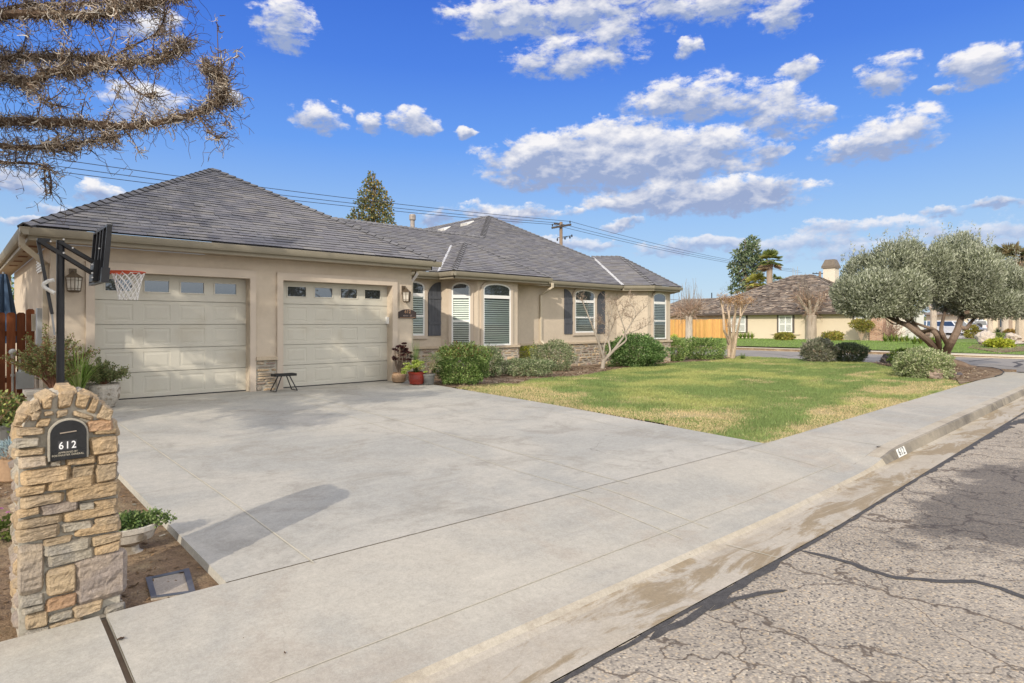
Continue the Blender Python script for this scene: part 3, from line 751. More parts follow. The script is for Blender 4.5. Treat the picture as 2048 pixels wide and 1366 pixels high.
def shutter(parent, O, U, N, u0, u1, z0, zlow, zhigh, high_right, z_rails):
    O, U, N = Vector(O), Vector(U).normalized(), Vector(N).normalized(); Z = Vector((0, 0, 1)); s = MB()
    n = 4; wd = (u1 - u0) / n
    top = lambda t: zlow + (zhigh - zlow) * math.sin(math.acos(min(1, max(0, 1 - t))))   # quarter arch
    for k in range(n):
        a, c = u0 + wd * k + .004, u0 + wd * (k + 1) - .004
        prof = [(a, z0), (c, z0)]
        for q in range(4, -1, -1):
            u = a + (c - a) * q / 4; t = (u - u0) / (u1 - u0); t = t if high_right else 1 - t; prof.append((u, top(t)))
        s.extrude(prof, O + N * .004, U, Z, N, .03)
    s.obox(O, U, Z, N, (u0, u1), (z0, min(zlow, zhigh)), (.003, .025))
    sh = s.build('shutter', shutter_m, parent)
    for z in z_rails: r = MB(); r.obox(O, U, Z, N, (u0 + .008, u1 - .008), (z - .05, z + .05), (.034, .052)); r.build('batten', shutter_m, sh)

# ================================================================ the house
house = thing('house', (5.1, 13.6, .2), 'tan stucco single storey house with grey shingle hip roof and two garage doors', 'house')
EZ = 3.39; SL = .586; WT = 3.19
GX0, GX1, GY = 1.30, 8.95, 13.60                     # garage walls
MY = 16.30                                           # main front wall
def zroof(d): return EZ + SL * d
# ---- measured door openings
D1 = (PY(189, 600, GY).x, PY(499, 600, GY).x); D2 = (PY(565, 600, GY).x, PY(783.5, 600, GY).x)
DZ0, DZ1 = .27, 2.735
w = MB()
for a, c in ((GX0, D1[0]), (D1[1], D2[0]), (D2[1], GX1)): w.box((a, GY, .0), (c, GY + .24, DZ1))
w.box((GX0, GY, DZ1), (GX1, GY + .24, WT))
w.box((GX0, GY + .24, 0), (GX0 + .2, 22.2, WT)); w.box((GX1 - .2, GY + .24, 0), (GX1, MY, WT))
w.box((GX0 + .2, 22.0, 0), (GX1, 22.2, WT))
def wall_run(pts):
    for p, q in zip(pts, pts[1:]):
        p, q = Vector((p[0], p[1], 0)), Vector((q[0], q[1], 0)); d = (q - p).normalized(); n = Vector((-d.y, d.x, 0))
        w.hexa([p, q, q + n * .2, p + n * .2], [p + Vector((0, 0, WT)), q + Vector((0, 0, WT)), q + n * .2 + Vector((0, 0, WT)), p + n * .2 + Vector((0, 0, WT))])
B1 = [(11.86, MY), (12.73, 15.43), (14.53, 15.43), (15.40, MY)]
B2 = [(21.28, MY), (22.23, 15.35), (23.99, 15.35), (24.94, MY)]
wall_run([(GX1, MY)] + B1 + B2 + [(24.94, 27)])
wall_run([(24.94, 27), (13, 27), (13, 22.2)])
walls = w.build('wall', stucco, house)

# ---- garage door trim
w = MB()
tz = PY(793, 558.4, GY).z
t1 = (PY(171, 600, GY).x, PY(510.5, 600, GY).x); t2 = (PY(553, 600, GY).x, PY(793, 600, GY).x)
for (a, c), (p, q) in ((D1, t1), (D2, t2)):
    w.box((p, GY - .05, .27), (a, GY - .001, tz)); w.box((c, GY - .05, .27), (q, GY - .001, tz)); w.box((a, GY - .05, DZ1), (c, GY - .001, tz))
w.build('door_trim', stucco_trim, house)
# ---- sectional doors
def garage_door(X0, X1, lab):
    Y = GY + .225; sec = [(.27, .79), (.79, 1.265), (1.265, 1.735), (1.735, 2.21), (2.21, 2.735)]
    d = MB()
    W = X1 - X0; nP = 4; marg = W * .065; gap = W * .062; pw = (W - 2 * marg - 3 * gap) / 4
    P = lambda x, z, y: (x, Y + y, z)
    pans = []
    for si, (za, zb) in enumerate(sec):
        za += .007 if si else .02; zb -= .007
        cols = [X0 + marg + k * (pw + gap) for k in range(4)]
        zp, zq = za + (zb - za) * .15, zb - (zb - za) * .15
        if si == 4: zp, zq = za + (zb - za) * .30, zb - (zb - za) * .18
        # face strips around panels
        edge = [X0 - .02] + [v for c in cols for v in (c, c + pw)] + [X1 + .02]
        for k in range(0, len(edge), 2): d.poly([P(edge[k], za, 0), P(edge[k + 1], za, 0), P(edge[k + 1], zb, 0), P(edge[k], zb, 0)])
        for c in cols:
            d.poly([P(c, za, 0), P(c + pw, za, 0), P(c + pw, zp, 0), P(c, zp, 0)]); d.poly([P(c, zq, 0), P(c + pw, zq, 0), P(c + pw, zb, 0), P(c, zb, 0)])
            R = lambda m, y: [P(c + m, zp + m, y), P(c + pw - m, zp + m, y), P(c + pw - m, zq - m, y), P(c + m, zq - m, y)]
            if si < 4:
                d.strip(R(0, 0), R(.006, .006)); d.strip(R(.006, .006), R(.03, .006)); d.strip(R(.03, .006), R(.06, .001)); d.poly(R(.06, .001))
            else:
                d.strip(R(0, 0), R(.0, -.012)); d.strip(R(0, -.012), R(.022, -.012)); d.strip(R(.022, -.012), R(.022, .02)); pans.append(R(.022, .012))
        d.poly([P(X0 - .02, za, 0), P(X1 + .02, za, 0), P(X1 + .02, za, .04), P(X0 - .02, za, .04)][::-1])
        d.poly([P(X0 - .02, zb, 0), P(X0 - .02, zb, .04), P(X1 + .02, zb, .04), P(X1 + .02, zb, 0)][::-1])
    d.poly([P(X0 - .05, .25, .03), P(X1 + .05, .25, .03), P(X1 + .05, 2.8, .03), P(X0 - .05, 2.8, .03)])
    door = d.build('garage_door', door_m, house); door['label'] = lab
    for R in pans:
        p = MB(); p.poly(R); p.build('pane', garage_glass_m, door)
    s = MB(); s.box((X0, Y - .012, .262), (X1, Y + .02, .292)); s.build('bottom_seal', blackmetal_m, door)
garage_door(D1[0], D1[1], 'left hand panelled garage door behind the hoop'); garage_door(D2[0], D2[1], 'right hand panelled garage door behind the stool')
k = MB(); kp = PY(777.5, 641, GY + .2); k.box((D2[1] - .05, GY + .13, kp.z - .09), (D2[1] - .003, GY + .22, kp.z + .09)); k.build('keypad', white_m, house)['label'] = 'small cream keypad on the right garage jamb'

# ---- stone wainscot and its cap
SZ = 1.02
caps = []
def wains(p, q, seed, z0=.0, capx=(.0, .0), H=None):
    p, q = Vector((p[0], p[1], 0)), Vector((q[0], q[1], 0)); d = (q - p).normalized(); n = Vector((d.y, -d.x, 0)); H = (SZ - .08) if H is None else H
    O = p + Vector((0, 0, z0)) + n * .012; st = MB()
    st.mat(1).col((1, 1, 1)); st.obox(O - n * .012, d, Vector((0, 0, 1)), n, (0, (q - p).length), (0, H - z0), (0, .018)); st.mat(0)
    stone_field(st, O, d, n, (q - p).length, H - z0, seed, rows=(.05, .175), lens=(.13, .50), depth=(.015, .045)); st.build('stone_wainscot', [stone_m, mortar_m], house)
    cap = MB(); caps.append(cap); cap.obox(p, d, Vector((0, 0, 1)), n, (-capx[0], (q - p).length + capx[1]), (SZ - .075, SZ), (-.01, .085))
wains((t1[1] + .003, GY), (t2[0] - .003, GY), 1, .25)
wains((t2[1] + .003, GY), (GX1, GY), 2, .25, (0, .05)); wains((GX0 - .05, GY), (t1[0] - .003, GY), 3, .2)
wains((GX1, MY), B1[0], 4); wains(B1[0], B1[1], 5, capx=(0, .03)); wains(B1[1], B1[2], 6, capx=(.02, .05)); wains(B1[2], B1[3], 7)
wains(B1[3], B2[0], 8); wains(B2[0], B2[1], 9); wains(B2[1], B2[2], 10, capx=(.03, .07)); wains(B2[2], B2[3], 11)
capm_ = M('cap_stone', (.50, .41, .30), .9, ((5, .12), (40, .12)), bump=((40, .6, .01),))
for cap in caps: cap.build('stone_cap', capm_, house)

# ---- roof
ro = MB(); capm = MB()
GEL, GER, GEF = .84, 9.46, 13.10
gx = (GEL + GER) / 2; gh = (GER - GEL) / 2; ga = Vector((gx, GEF + gh, zroof(gh)))
ins = .06                                          # shingle edge sits just inside the gutter lip
def pt(x, y, d): return Vector((x, y, zroof(d)))
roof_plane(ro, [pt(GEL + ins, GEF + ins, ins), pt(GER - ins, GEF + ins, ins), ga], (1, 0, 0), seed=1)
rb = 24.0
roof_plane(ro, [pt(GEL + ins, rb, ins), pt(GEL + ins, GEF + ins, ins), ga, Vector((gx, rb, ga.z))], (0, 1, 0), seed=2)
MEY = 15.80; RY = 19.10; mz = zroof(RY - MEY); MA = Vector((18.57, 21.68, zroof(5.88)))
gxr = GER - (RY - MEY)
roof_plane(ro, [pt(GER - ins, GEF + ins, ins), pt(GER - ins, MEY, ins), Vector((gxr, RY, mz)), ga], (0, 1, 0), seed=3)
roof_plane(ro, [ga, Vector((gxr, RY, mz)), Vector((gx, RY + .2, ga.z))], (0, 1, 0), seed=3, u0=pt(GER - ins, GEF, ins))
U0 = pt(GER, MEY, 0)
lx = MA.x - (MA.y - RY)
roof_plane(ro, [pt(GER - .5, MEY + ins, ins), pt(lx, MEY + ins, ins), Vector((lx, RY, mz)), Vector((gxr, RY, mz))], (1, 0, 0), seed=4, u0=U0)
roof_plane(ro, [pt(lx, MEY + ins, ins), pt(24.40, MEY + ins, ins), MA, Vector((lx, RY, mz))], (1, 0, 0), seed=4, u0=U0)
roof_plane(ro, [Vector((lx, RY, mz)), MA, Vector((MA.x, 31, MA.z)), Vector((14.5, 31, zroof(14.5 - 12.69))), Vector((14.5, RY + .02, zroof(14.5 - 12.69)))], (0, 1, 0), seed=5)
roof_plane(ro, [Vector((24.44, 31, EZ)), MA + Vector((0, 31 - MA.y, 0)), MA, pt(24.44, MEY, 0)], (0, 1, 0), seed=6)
ro.cc = (.9, .9, .9, 1); ro.poly([(gxr, RY, mz - .01), (15, RY, mz - .01), (15, 23.5, mz - 2.2), (gxr, 23.5, mz - 2.2)])
# bay one
b1h = 2.25; b1x = (11.4, 15.9); b1y = 15.0; A1 = Vector((13.65, b1y + b1h, zroof(b1h))); E1 = Vector((13.65, MEY + b1h, zroof(b1h)))
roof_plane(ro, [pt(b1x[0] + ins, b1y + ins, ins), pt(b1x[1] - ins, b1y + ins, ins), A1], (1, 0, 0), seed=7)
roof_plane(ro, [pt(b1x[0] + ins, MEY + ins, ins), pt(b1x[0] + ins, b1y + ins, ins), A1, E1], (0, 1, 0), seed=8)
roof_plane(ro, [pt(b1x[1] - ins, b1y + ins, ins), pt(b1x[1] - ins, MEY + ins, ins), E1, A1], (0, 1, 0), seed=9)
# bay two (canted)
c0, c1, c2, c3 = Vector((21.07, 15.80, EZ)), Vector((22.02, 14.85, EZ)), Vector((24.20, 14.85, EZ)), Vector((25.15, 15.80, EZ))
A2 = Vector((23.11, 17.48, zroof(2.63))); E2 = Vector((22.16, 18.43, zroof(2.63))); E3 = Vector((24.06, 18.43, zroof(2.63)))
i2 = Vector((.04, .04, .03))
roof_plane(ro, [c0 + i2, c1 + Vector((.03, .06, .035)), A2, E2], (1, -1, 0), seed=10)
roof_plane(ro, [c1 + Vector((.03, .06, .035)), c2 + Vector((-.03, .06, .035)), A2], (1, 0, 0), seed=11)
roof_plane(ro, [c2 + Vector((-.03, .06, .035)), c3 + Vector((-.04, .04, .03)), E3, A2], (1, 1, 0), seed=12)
nf, nl, nr = Vector((0, -SL, 1)), Vector((-SL, 0, 1)), Vector((SL, 0, 1)); n45, n45r = Vector((-SL, -SL, 1.414)), Vector((SL, -SL, 1.414))
roof = ro.build('roof', shingle_m, house)
ridge_caps(capm, pt(GEL + ins, GEF + ins, ins), ga, nf, nl); ridge_caps(capm, pt(GER - ins, GEF + ins, ins), ga, nf, nr)
ridge_caps(capm, ga + Vector((0, 6, 0)), ga, nl, nr)
ridge_caps(capm, Vector((lx, RY, mz)), Vector((gxr, RY, mz)), nf, -nf + Vector((0, 0, 2)))
ridge_caps(capm, Vector((lx, RY, mz)), MA, nf, nl); ridge_caps(capm, pt(24.40, MEY + ins, ins), MA, nf, nr); ridge_caps(capm, MA + Vector((0, 9, 0)), MA, nl, nr)
ridge_caps(capm, pt(b1x[0] + ins, b1y + ins, ins), A1, nf, nl, .10); ridge_caps(capm, pt(b1x[1] - ins, b1y + ins, ins), A1, nf, nr, .10); ridge_caps(capm, E1, A1, nl, nr, .10)
ridge_caps(capm, c1 + Vector((.03, .06, .035)), A2, n45, nf, .10); ridge_caps(capm, c2 + Vector((-.03, .06, .035)), A2, n45r, nf, .10); ridge_caps(capm, E2, A2, n45, n45 * -1 + Vector((0, 0, 3)), .10)
capm.build('ridge_cap', shingle_m, roof)
def valley(p, q, wv, lift=.024):
    fl = MB()
    p, q = Vector(p), Vector(q); d = (q - p).normalized(); a = d.cross(Vector((0, 0, 1))).normalized() * wv / 2; up = Vector((0, 0, lift))
    fl.poly([p - a + up, p + a + up, q + a + up, q - a + up])
    fl.poly([p - a * .12 + up * 1.5, p + a * .12 + up * 1.5, q + a * .12 + up * 1.5, q - a * .12 + up * 1.5])
    fl.build('valley_flashing', flash_m, roof)
valley(pt(b1x[0] + .04, MEY + .04, .04), E1 - (E1 - pt(b1x[0], MEY, 0)) * .06, .17); valley(c0 + Vector((.02, .03, .02)), E2 - (E2 - c0) * .05, .15)
v = MB(); vp = PD(825, 446, 23.2); v.lathe([(.085, -1.2), (.085, .12)], (vp.x, vp.y, vp.z), 14); v.lathe([(.10, .1), (.125, .12), (.125, .30), (.10, .33)], (vp.x, vp.y, vp.z), 14)
v.build('vent_pipe', M('galvanized_pipe', (.34, .30, .27), .6, ((9, .3), (30, .3)), metal=.2), roof)
for px, py in ((888, 459), (934, 448)):             # low profile roof vents on the left facing slope
    r = ray(px, py); k_ = (EZ - SL * 12.69 - CAMZ) / (r[2] - SL * r[0]); p = Vector((r[0] * k_, r[1] * k_, CAMZ + r[2] * k_))
    U = Vector((0, 1, 0)); V = Vector((1, 0, SL)).normalized(); Nn = U.cross(V); Nn = Nn if Nn.z > 0 else -Nn
    v = MB(); v.hexa([p + U * -.3 + V * -.2, p + U * .3 + V * -.2, p + U * .3 + V * .25, p + U * -.3 + V * .25], [p + U * -.24 + V * -.16 + Nn * .12, p + U * .24 + V * -.16 + Nn * .12, p + U * .26 + V * .22 + Nn * .04, p + U * -.26 + V * .22 + Nn * .04])
    v.build('roof_vent', flash_m, roof)

# ---- fascia, gutters, soffits, downspouts
fa = MB(); gu = MB(); so = MB()
GP = [(0, 0), (-.002, -.125), (.075, -.130), (.095, -.095), (.108, -.06), (.118, -.022), (.122, 0), (.112, .004)]
def eave(p, q, out, gut=True, e0=0, e1=0):
    p, q, out = Vector(p), Vector(q), Vector(out).normalized(); d = (q - p).normalized(); L = (q - p).length
    fa.obox(p - out * .12, d, out, Vector((0, 0, 1)), (0, L), (-.035, 0), (WT - EZ - .005, -.01))
    if gut: gu.extrude(GP, p - out * .12 - d * e0, out, Vector((0, 0, 1)), d, L + e0 + e1)
z_ = EZ
eave((GEL + .12, GEF, z_), (GER - .12, GEF, z_), (0, -1, 0), True, .115, .24)
eave((GEL, 24, z_), (GEL, GEF + .12, z_), (-1, 0, 0), True, 0, .115); eave((GER, GEF + .12, z_), (GER, MEY, z_), (1, 0, 0), False)
eave((GX1 - .2, MEY, z_), (b1x[0] + .13, MEY, z_), (0, -1, 0)); eave((b1x[0], MEY + .12, z_), (b1x[0], b1y + .12, z_), (-1, 0, 0), True, -.12, .118)
eave((b1x[0] + .12, b1y, z_), (b1x[1] - .12, b1y, z_), (0, -1, 0), True, .118, .1); eave((b1x[1], b1y + .12, z_), (b1x[1], MEY + .12, z_), (1, 0, 0), False)
eave((b1x[1] - .25, MEY, z_), (c0.x, MEY, z_), (0, -1, 0), True, 0, .02)
k45 = Vector((.085, .085, 0)); s7 = .7071
eave(c0 + Vector((-.0, .0, 0)), c1, (-s7, -s7, 0), True, -.05, .0); eave(c1 + Vector((.02, 0, 0)), c2, (0, -1, 0), True, .01, .06); eave(c2, c2 + Vector((3, 3, 0)), (s7, -s7, 0))
so_z = WT + .002
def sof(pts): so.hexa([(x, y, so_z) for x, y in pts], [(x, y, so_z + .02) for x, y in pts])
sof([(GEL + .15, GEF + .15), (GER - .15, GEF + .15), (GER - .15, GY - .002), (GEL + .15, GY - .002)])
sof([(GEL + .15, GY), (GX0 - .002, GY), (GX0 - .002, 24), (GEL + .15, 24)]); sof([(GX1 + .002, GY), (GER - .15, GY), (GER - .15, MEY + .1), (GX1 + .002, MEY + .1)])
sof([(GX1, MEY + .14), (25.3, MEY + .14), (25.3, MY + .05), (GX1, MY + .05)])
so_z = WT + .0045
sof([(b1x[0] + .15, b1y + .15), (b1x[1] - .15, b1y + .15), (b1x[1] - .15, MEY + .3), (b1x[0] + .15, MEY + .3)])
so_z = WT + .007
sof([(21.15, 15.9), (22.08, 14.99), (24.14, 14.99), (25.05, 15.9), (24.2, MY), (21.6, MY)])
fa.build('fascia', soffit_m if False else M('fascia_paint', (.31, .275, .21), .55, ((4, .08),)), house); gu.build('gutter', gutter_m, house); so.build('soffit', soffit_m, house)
svm = M('vent_screen', (.16, .07, .035), .9, ((20, .3),))
for y in (14.2, 15.3, 16.5, 17.8, 19.2): sv = MB(); sv.box((GX0 - .26, y, WT - .004), (GX0 - .1, y + .3, WT - .001)); sv.build('soffit_vent', svm, house)
def downspout(pts, wd=.085):
    d = MB()
    for p, q in zip(pts, pts[1:]):
        p, q = Vector(p), Vector(q); e = (q - p).normalized() * .012; d.bar(p - e, q + e, wd, wd * .78, up=(0, 1, 0) if abs((q - p).normalized().y) < .8 else (0, 0, 1))
    d.build('downspout', spout_m, house)
downspout([(GX1 + .43, GEF + .9, EZ - .1), (GX1 + .43, GEF + .9, EZ - .26), (GX1 + .06, GY + .12, WT - .32), (GX1 + .06, GY + .12, .35)])
dsx = PY(1082, 600, MY - .06).x; dsu = PY(1101, 570, MEY + .1).x
downspout([(dsu, MEY + .0, EZ - .1), (dsu, MEY + .0, EZ - .25), (dsx, MY - .05, WT - .33), (dsx, MY - .05, 1.1), (dsx + .25, MY - .35, .72)])
downspout([(GEL + .05, GEF + .35, EZ - .1), (GEL + .05, GEF + .35, EZ - .28), (GX0 - .05, GEF + .75, WT - .36), (GX0 - .05, GEF + .75, .3)])

# ---- windows, shutters
O1 = Vector((0, MY, 0)); Ux = Vector((1, 0, 0)); Ny = Vector((0, -1, 0))
zY = lambda px, py, Y: PY(px, py, Y).z
wr = PY(847.8, 620, MY).x
window(house, O1, Ux, Ny, wr - .85, wr, zY(840, 671, MY), zY(848, 575, MY), zY(826, 562, MY), zY(835, 590, MY), zY(835, 632, MY), .11, True)
su0, su1 = PY(856, 600, MY).x, PY(880.8, 600, MY).x
shutter(house, O1, Ux, Ny, su0, su1, zY(868, 671.5, MY), zY(856, 592, MY), zY(880, 564.5, MY), True, (zY(868, 595, MY), zY(868, 646, MY)))
p0, p1 = Vector((B1[0][0], B1[0][1], 0)), Vector((B1[1][0], B1[1][1], 0)); U45 = (p1 - p0).normalized(); N45 = Vector((-s7, -s7, 0))
uu = lambda px, py: (PL(px, py, p0, N45) - p0).dot(U45); z45 = lambda px, py: PL(px, py, p0, N45).z
window(house, p0, U45, N45, uu(903.5, 620), uu(941, 620), SZ + .002, z45(905, 577), z45(921, 565), z45(920, 593), z45(920, 642.5), .10)
YB = 15.43; OB = Vector((0, YB, 0))
window(house, OB, Ux, Ny, PY(965, 620, YB).x, PY(1020, 620, YB).x, SZ + .002, zY(965, 578.5, YB), zY(992, 567, YB), zY(992, 594, YB), None, .10)
window(house, O1, Ux, Ny, PY(1148.7, 620, MY).x, PY(1188, 620, MY).x, zY(1165, 665, MY), zY(1149, 589, MY), zY(1168, 580, MY), zY(1168, 603, MY), zY(1168, 635, MY), .12, True)
sa = (PY(1128, 620, MY).x, PY(1144, 620, MY).x); sb = (PY(1194.5, 620, MY).x, PY(1209, 620, MY).x)
zr = (zY(1136, 605, MY), zY(1136, 645, MY))
shutter(house, O1, Ux, Ny, sa[0], sa[1], zY(1136, 668, MY), zY(1144, 600, MY), zY(1128, 578, MY), False, zr)
shutter(house, O1, Ux, Ny, sb[0], sb[1], zY(1200, 667, MY), zY(1194, 600, MY), zY(1209, 582.5, MY), True, zr)
Y2 = 15.35; OC = Vector((0, Y2, 0))
window(house, OC, Ux, Ny, PY(1305.5, 620, Y2).x, PY(1330.5, 620, Y2).x, zY(1318, 678, Y2), zY(1306, 594, Y2), zY(1318, 586, Y2), zY(1318, 606, Y2), zY(1318, 642, Y2), .09)

# ---- lanterns
def lantern(px, py, lab):
    c = PY(px, py, GY - .15); m = MB()
    m.box((c.x - .055, GY - .03, c.z + .05), (c.x + .055, GY - .0005, c.z + .27)); m.bar((c.x, GY - .02, c.z + .22), (c.x, c.y, c.z + .19), .022)
    lan = m.build('wall_lantern', bronze_m, house); lan['label'] = lab
    m = MB(); m.lathe([(.145, .095), (.135, .11), (.06, .165), (.03, .19), (.012, .22)], (c.x, c.y, c.z), 4)
    m.lathe([(.07, -.17), (.105, -.15), (.105, -.13)], (c.x, c.y, c.z), 4)
    for k in range(4):
        a = math.pi / 2 * k; p = Vector((math.cos(a) * .125, math.sin(a) * .125, 0)); q = Vector((math.cos(a) * .10, math.sin(a) * .10, 0)); o = Vector((c.x, c.y, c.z))
        m.bar(o + p + Vector((0, 0, .1)), o + q + Vector((0, 0, -.14)), .014)
        a2 = a + math.pi / 2; p2 = Vector((math.cos(a2) * .125, math.sin(a2) * .125, 0)); q2 = Vector((math.cos(a2) * .10, math.sin(a2) * .10, 0))
        m.bar(o + (p + p2) / 2 + Vector((0, 0, .1)), o + (q + q2) / 2 + Vector((0, 0, -.14)), .008)
        for f, z in ((.2, .05), (.85, -.10)): m.bar(o + p.lerp(q, f) + Vector((0, 0, z)), o + p2.lerp(q2, f) + Vector((0, 0, z)), .008)
    m.build('cage', bronze_m, lan)
    m = MB(); m.lathe([(.092, -.13), (.114, .095)], (c.x, c.y, c.z), 4); m.build('lamp_glass', M('seeded_glass', (.55, .51, .44), .35, ((18, .2),), spec=.5), lan)
lantern(148, 566, 'brown lantern left of the garage doors'); lantern(813, 592, 'brown lantern right of the garage doors')
# ---- address plaque
c = PY(814, 627, GY); pw = (PY(831.5, 627, GY).x - PY(796.5, 627, GY).x) / 2; zb = zY(814, 636.5, GY); zt = zY(814, 618.5, GY); ze = zY(797, 624, GY)
cx_ = (PY(831.5, 627, GY).x + PY(796.5, 627, GY).x) / 2
prof = [(-pw, zb), (pw, zb), (pw, ze)] + [(pw * math.cos(t) * .98, ze + (zt - ze) * .5 * (1 - math.cos(2 * t)) ** .9 / (2 ** -.1)) for t in lin(.35, math.pi - .35, 12)] + [(-pw, ze)]
m = MB(); m.extrude(prof, (cx_, GY - .002, 0), (1, 0, 0), (0, 0, 1), (0, -1, 0), .022)
pl = m.build('address_plaque', M('plaque_brown', (.045, .032, .03), .5, ((20, .2),)), house)
m = MB().col((.42, .25, .15))
for p in text_mesh('612', .125, (cx_, GY - .024, zb + .17), Ux, Vector((0, 0, 1)), Ny, .003): m.poly(p)
m.col((.34, .27, .24))
for p in text_mesh('MAIN   ST', .06, (cx_, GY - .024, zb + .065), Ux, Vector((0, 0, 1)), Ny, .003): m.poly(p)
m.col((.42, .25, .15)); m.box((cx_ - pw * .9, GY - .0265, zb + .012), (cx_ + pw * .9, GY - .0245, zb + .02))
m.build('lettering', paper_m, pl)
# ---- side wall fittings: louvre vent, conduit box, breaker box
m = MB(); y0, y1 = PX(86.5, 520, GX0).y, PX(78, 520, GX0).y
zt = PX(82, 511, GX0).z; zb = PX(82, 545, GX0).z
m.box((GX0 - .03, y0, zb), (GX0 - .0005, y1, zt))
z = zb + .04
while z < zt - .03: m.box((GX0 - .05, y0 + .03, z), (GX0 - .031, y1 - .03, z + .02)); z += .06
m.build('wall_vent', white_m, house)
m = MB(); yy = PX(86, 640, GX0).y; m.box((GX0 - .10, yy - .14, .9), (GX0 - .001, yy + .14, 2.05)); m.build('meter_panel', M('panel_grey', (.42, .45, .47), .5, ((4, .1),)), house)
m = MB(); yy = PX(74, 645, GX0).y; m.box((GX0 - .09, yy - .12, 1.6), (GX0 - .001, yy + .12, 1.95)); m.build('junction_box', M('box_cream', (.5, .47, .38), .5, ((4, .1),)), house)
# ================================================================ foliage generators (used for pots, shrubs and trees)
def unit(v): return v / np.maximum(np.linalg.norm(v, axis=-1, keepdims=True), 1e-9)
def leaf_quads(P, D, L, W, rng, fold=.0):
    """diamond leaves: base P, direction D (unit), length L, width W"""
    n = len(P); r = unit(rng.normal(size=(n, 3))); S = unit(np.cross(D, r)); Nn = np.cross(S, D)
    L = np.broadcast_to(L, n)[:, None]; W = np.broadcast_to(W, n)[:, None]
    Q = np.zeros((n, 4, 3)); Q[:, 0] = P; Q[:, 2] = P + D * L
    m = P + D * L * .5 + Nn * L * fold; Q[:, 1] = m + S * W * .5; Q[:, 3] = m - S * W * .5
    return Q
def pal_cols(n, pal, rng, lo=.75, hi=1.25):
    pal = np.array(pal); return pal[rng.integers(0, len(pal), n)] * rng.uniform(lo, hi, (n, 1))
def blob_points(c, r, n, rng, shell=.55, lump=.22, lf=2.2, flat=None):
    d = unit(rng.normal(size=(n, 3))); 
    lum = 1 + lump * (fbm(d[:, 0] * lf + 31 + c[0], d[:, 1] * lf + d[:, 2] * lf * 1.7 + 7 + c[1], 3) - .5) * 2
    rad = (shell + (1 - shell) * rng.random(n) ** .6) * lum
    P = np.array(c) + d * np.array(r) * rad[:, None]
    return P, d
def leaf_blob(b, c, r, n, L, W, pal, seed, shell=.6, lump=.25, up=.35, rnd=.8, zmin=None, lf=2.2, lo=.75, hi=1.25):
    rng = np.random.default_rng(seed); P, d = blob_points(c, r, n, rng, shell, lump, lf)
    if zmin is not None: k = P[:, 2] > zmin; P, d = P[k], d[k]
    m = len(P); D = unit(d + np.array([0, 0, up]) + rng.normal(size=(m, 3)) * rnd)
    # clumps of neighbouring leaves share a tone
    t = .8 + .45 * fbm(P[:, 0] * 5 / max(r[0], .3), P[:, 1] * 5 / max(r[0], .3) + P[:, 2] * 4, 2)
    b.quads(leaf_quads(P, D, L * rng.uniform(.6, 1.3, m), W * rng.uniform(.7, 1.2, m), rng), pal_cols(m, pal, rng, lo, hi) * t[:, None])
def ctube(b, P, R, sides=3):
    """many thin tubes at once: P (N,K,3), R (N,K)"""
    P = np.asarray(P); N_, K = P.shape[:2]; T_ = np.gradient(P, axis=1); T_ = unit(T_)
    ref = np.zeros_like(T_); ref[..., 2] = 1; ref[np.abs(T_[..., 2]) > .9] = (1, 0, 0)
    A = unit(np.cross(T_, ref)); B = np.cross(T_, A)
    rings = [P + (A * math.cos(a) + B * math.sin(a)) * R[..., None] for a in [2 * math.pi * q / sides for q in range(sides)]]
    out = []
    for q in range(sides):
        r0, r1 = rings[q], rings[(q + 1) % sides]
        out.append(np.stack([r0[:, :-1], r1[:, :-1], r1[:, 1:], r0[:, 1:]], 2).reshape(-1, 4, 3))
    return np.concatenate(out)
def grass_clump(b, c, n, h, spread, w, pal, seed, droop=.5, segs=4):
    rng = np.random.default_rng(seed); a = rng.uniform(0, 6.283, n); s = rng.uniform(.15, 1, n) * spread; H = h * rng.uniform(.6, 1.05, n)
    base = np.array(c) + np.stack([np.cos(a), np.sin(a), a * 0], 1) * rng.uniform(0, .06, (n, 1))
    C = pal_cols(n, pal, rng); prev = None
    side = np.stack([-np.sin(a), np.cos(a), a * 0], 1)
    for k in range(segs + 1):
        t = k / segs; r = s * t ** 1.4; z = H * (t - droop * (s / spread) * t * t * .9)
        p = base + np.stack([np.cos(a) * r, np.sin(a) * r, z], 1); ww = w * (1 - t * .85)
        cur = (p - side * ww / 2, p + side * ww / 2)
        if prev is not None: b.quads(np.stack([prev[0], prev[1], cur[1], cur[0]], 1), C)
        prev = cur
def rosette(b, c, R, n, pal, seed, w=.35, tilt=.6, up=(0, 0, 1)):
    rng = np.random.default_rng(seed); c = np.array(c); k = np.arange(n); a = k * 2.39996; f = (k + 1) / n
    D = unit(np.stack([np.cos(a) * f, np.sin(a) * f, (1.15 - f) * tilt + .1], 1)); L = R * (.45 + .55 * f)
    b.quads(leaf_quads(np.repeat(c[None], n, 0), D, L, L * w, rng, .05), pal_cols(n, pal, rng, .8, 1.2))
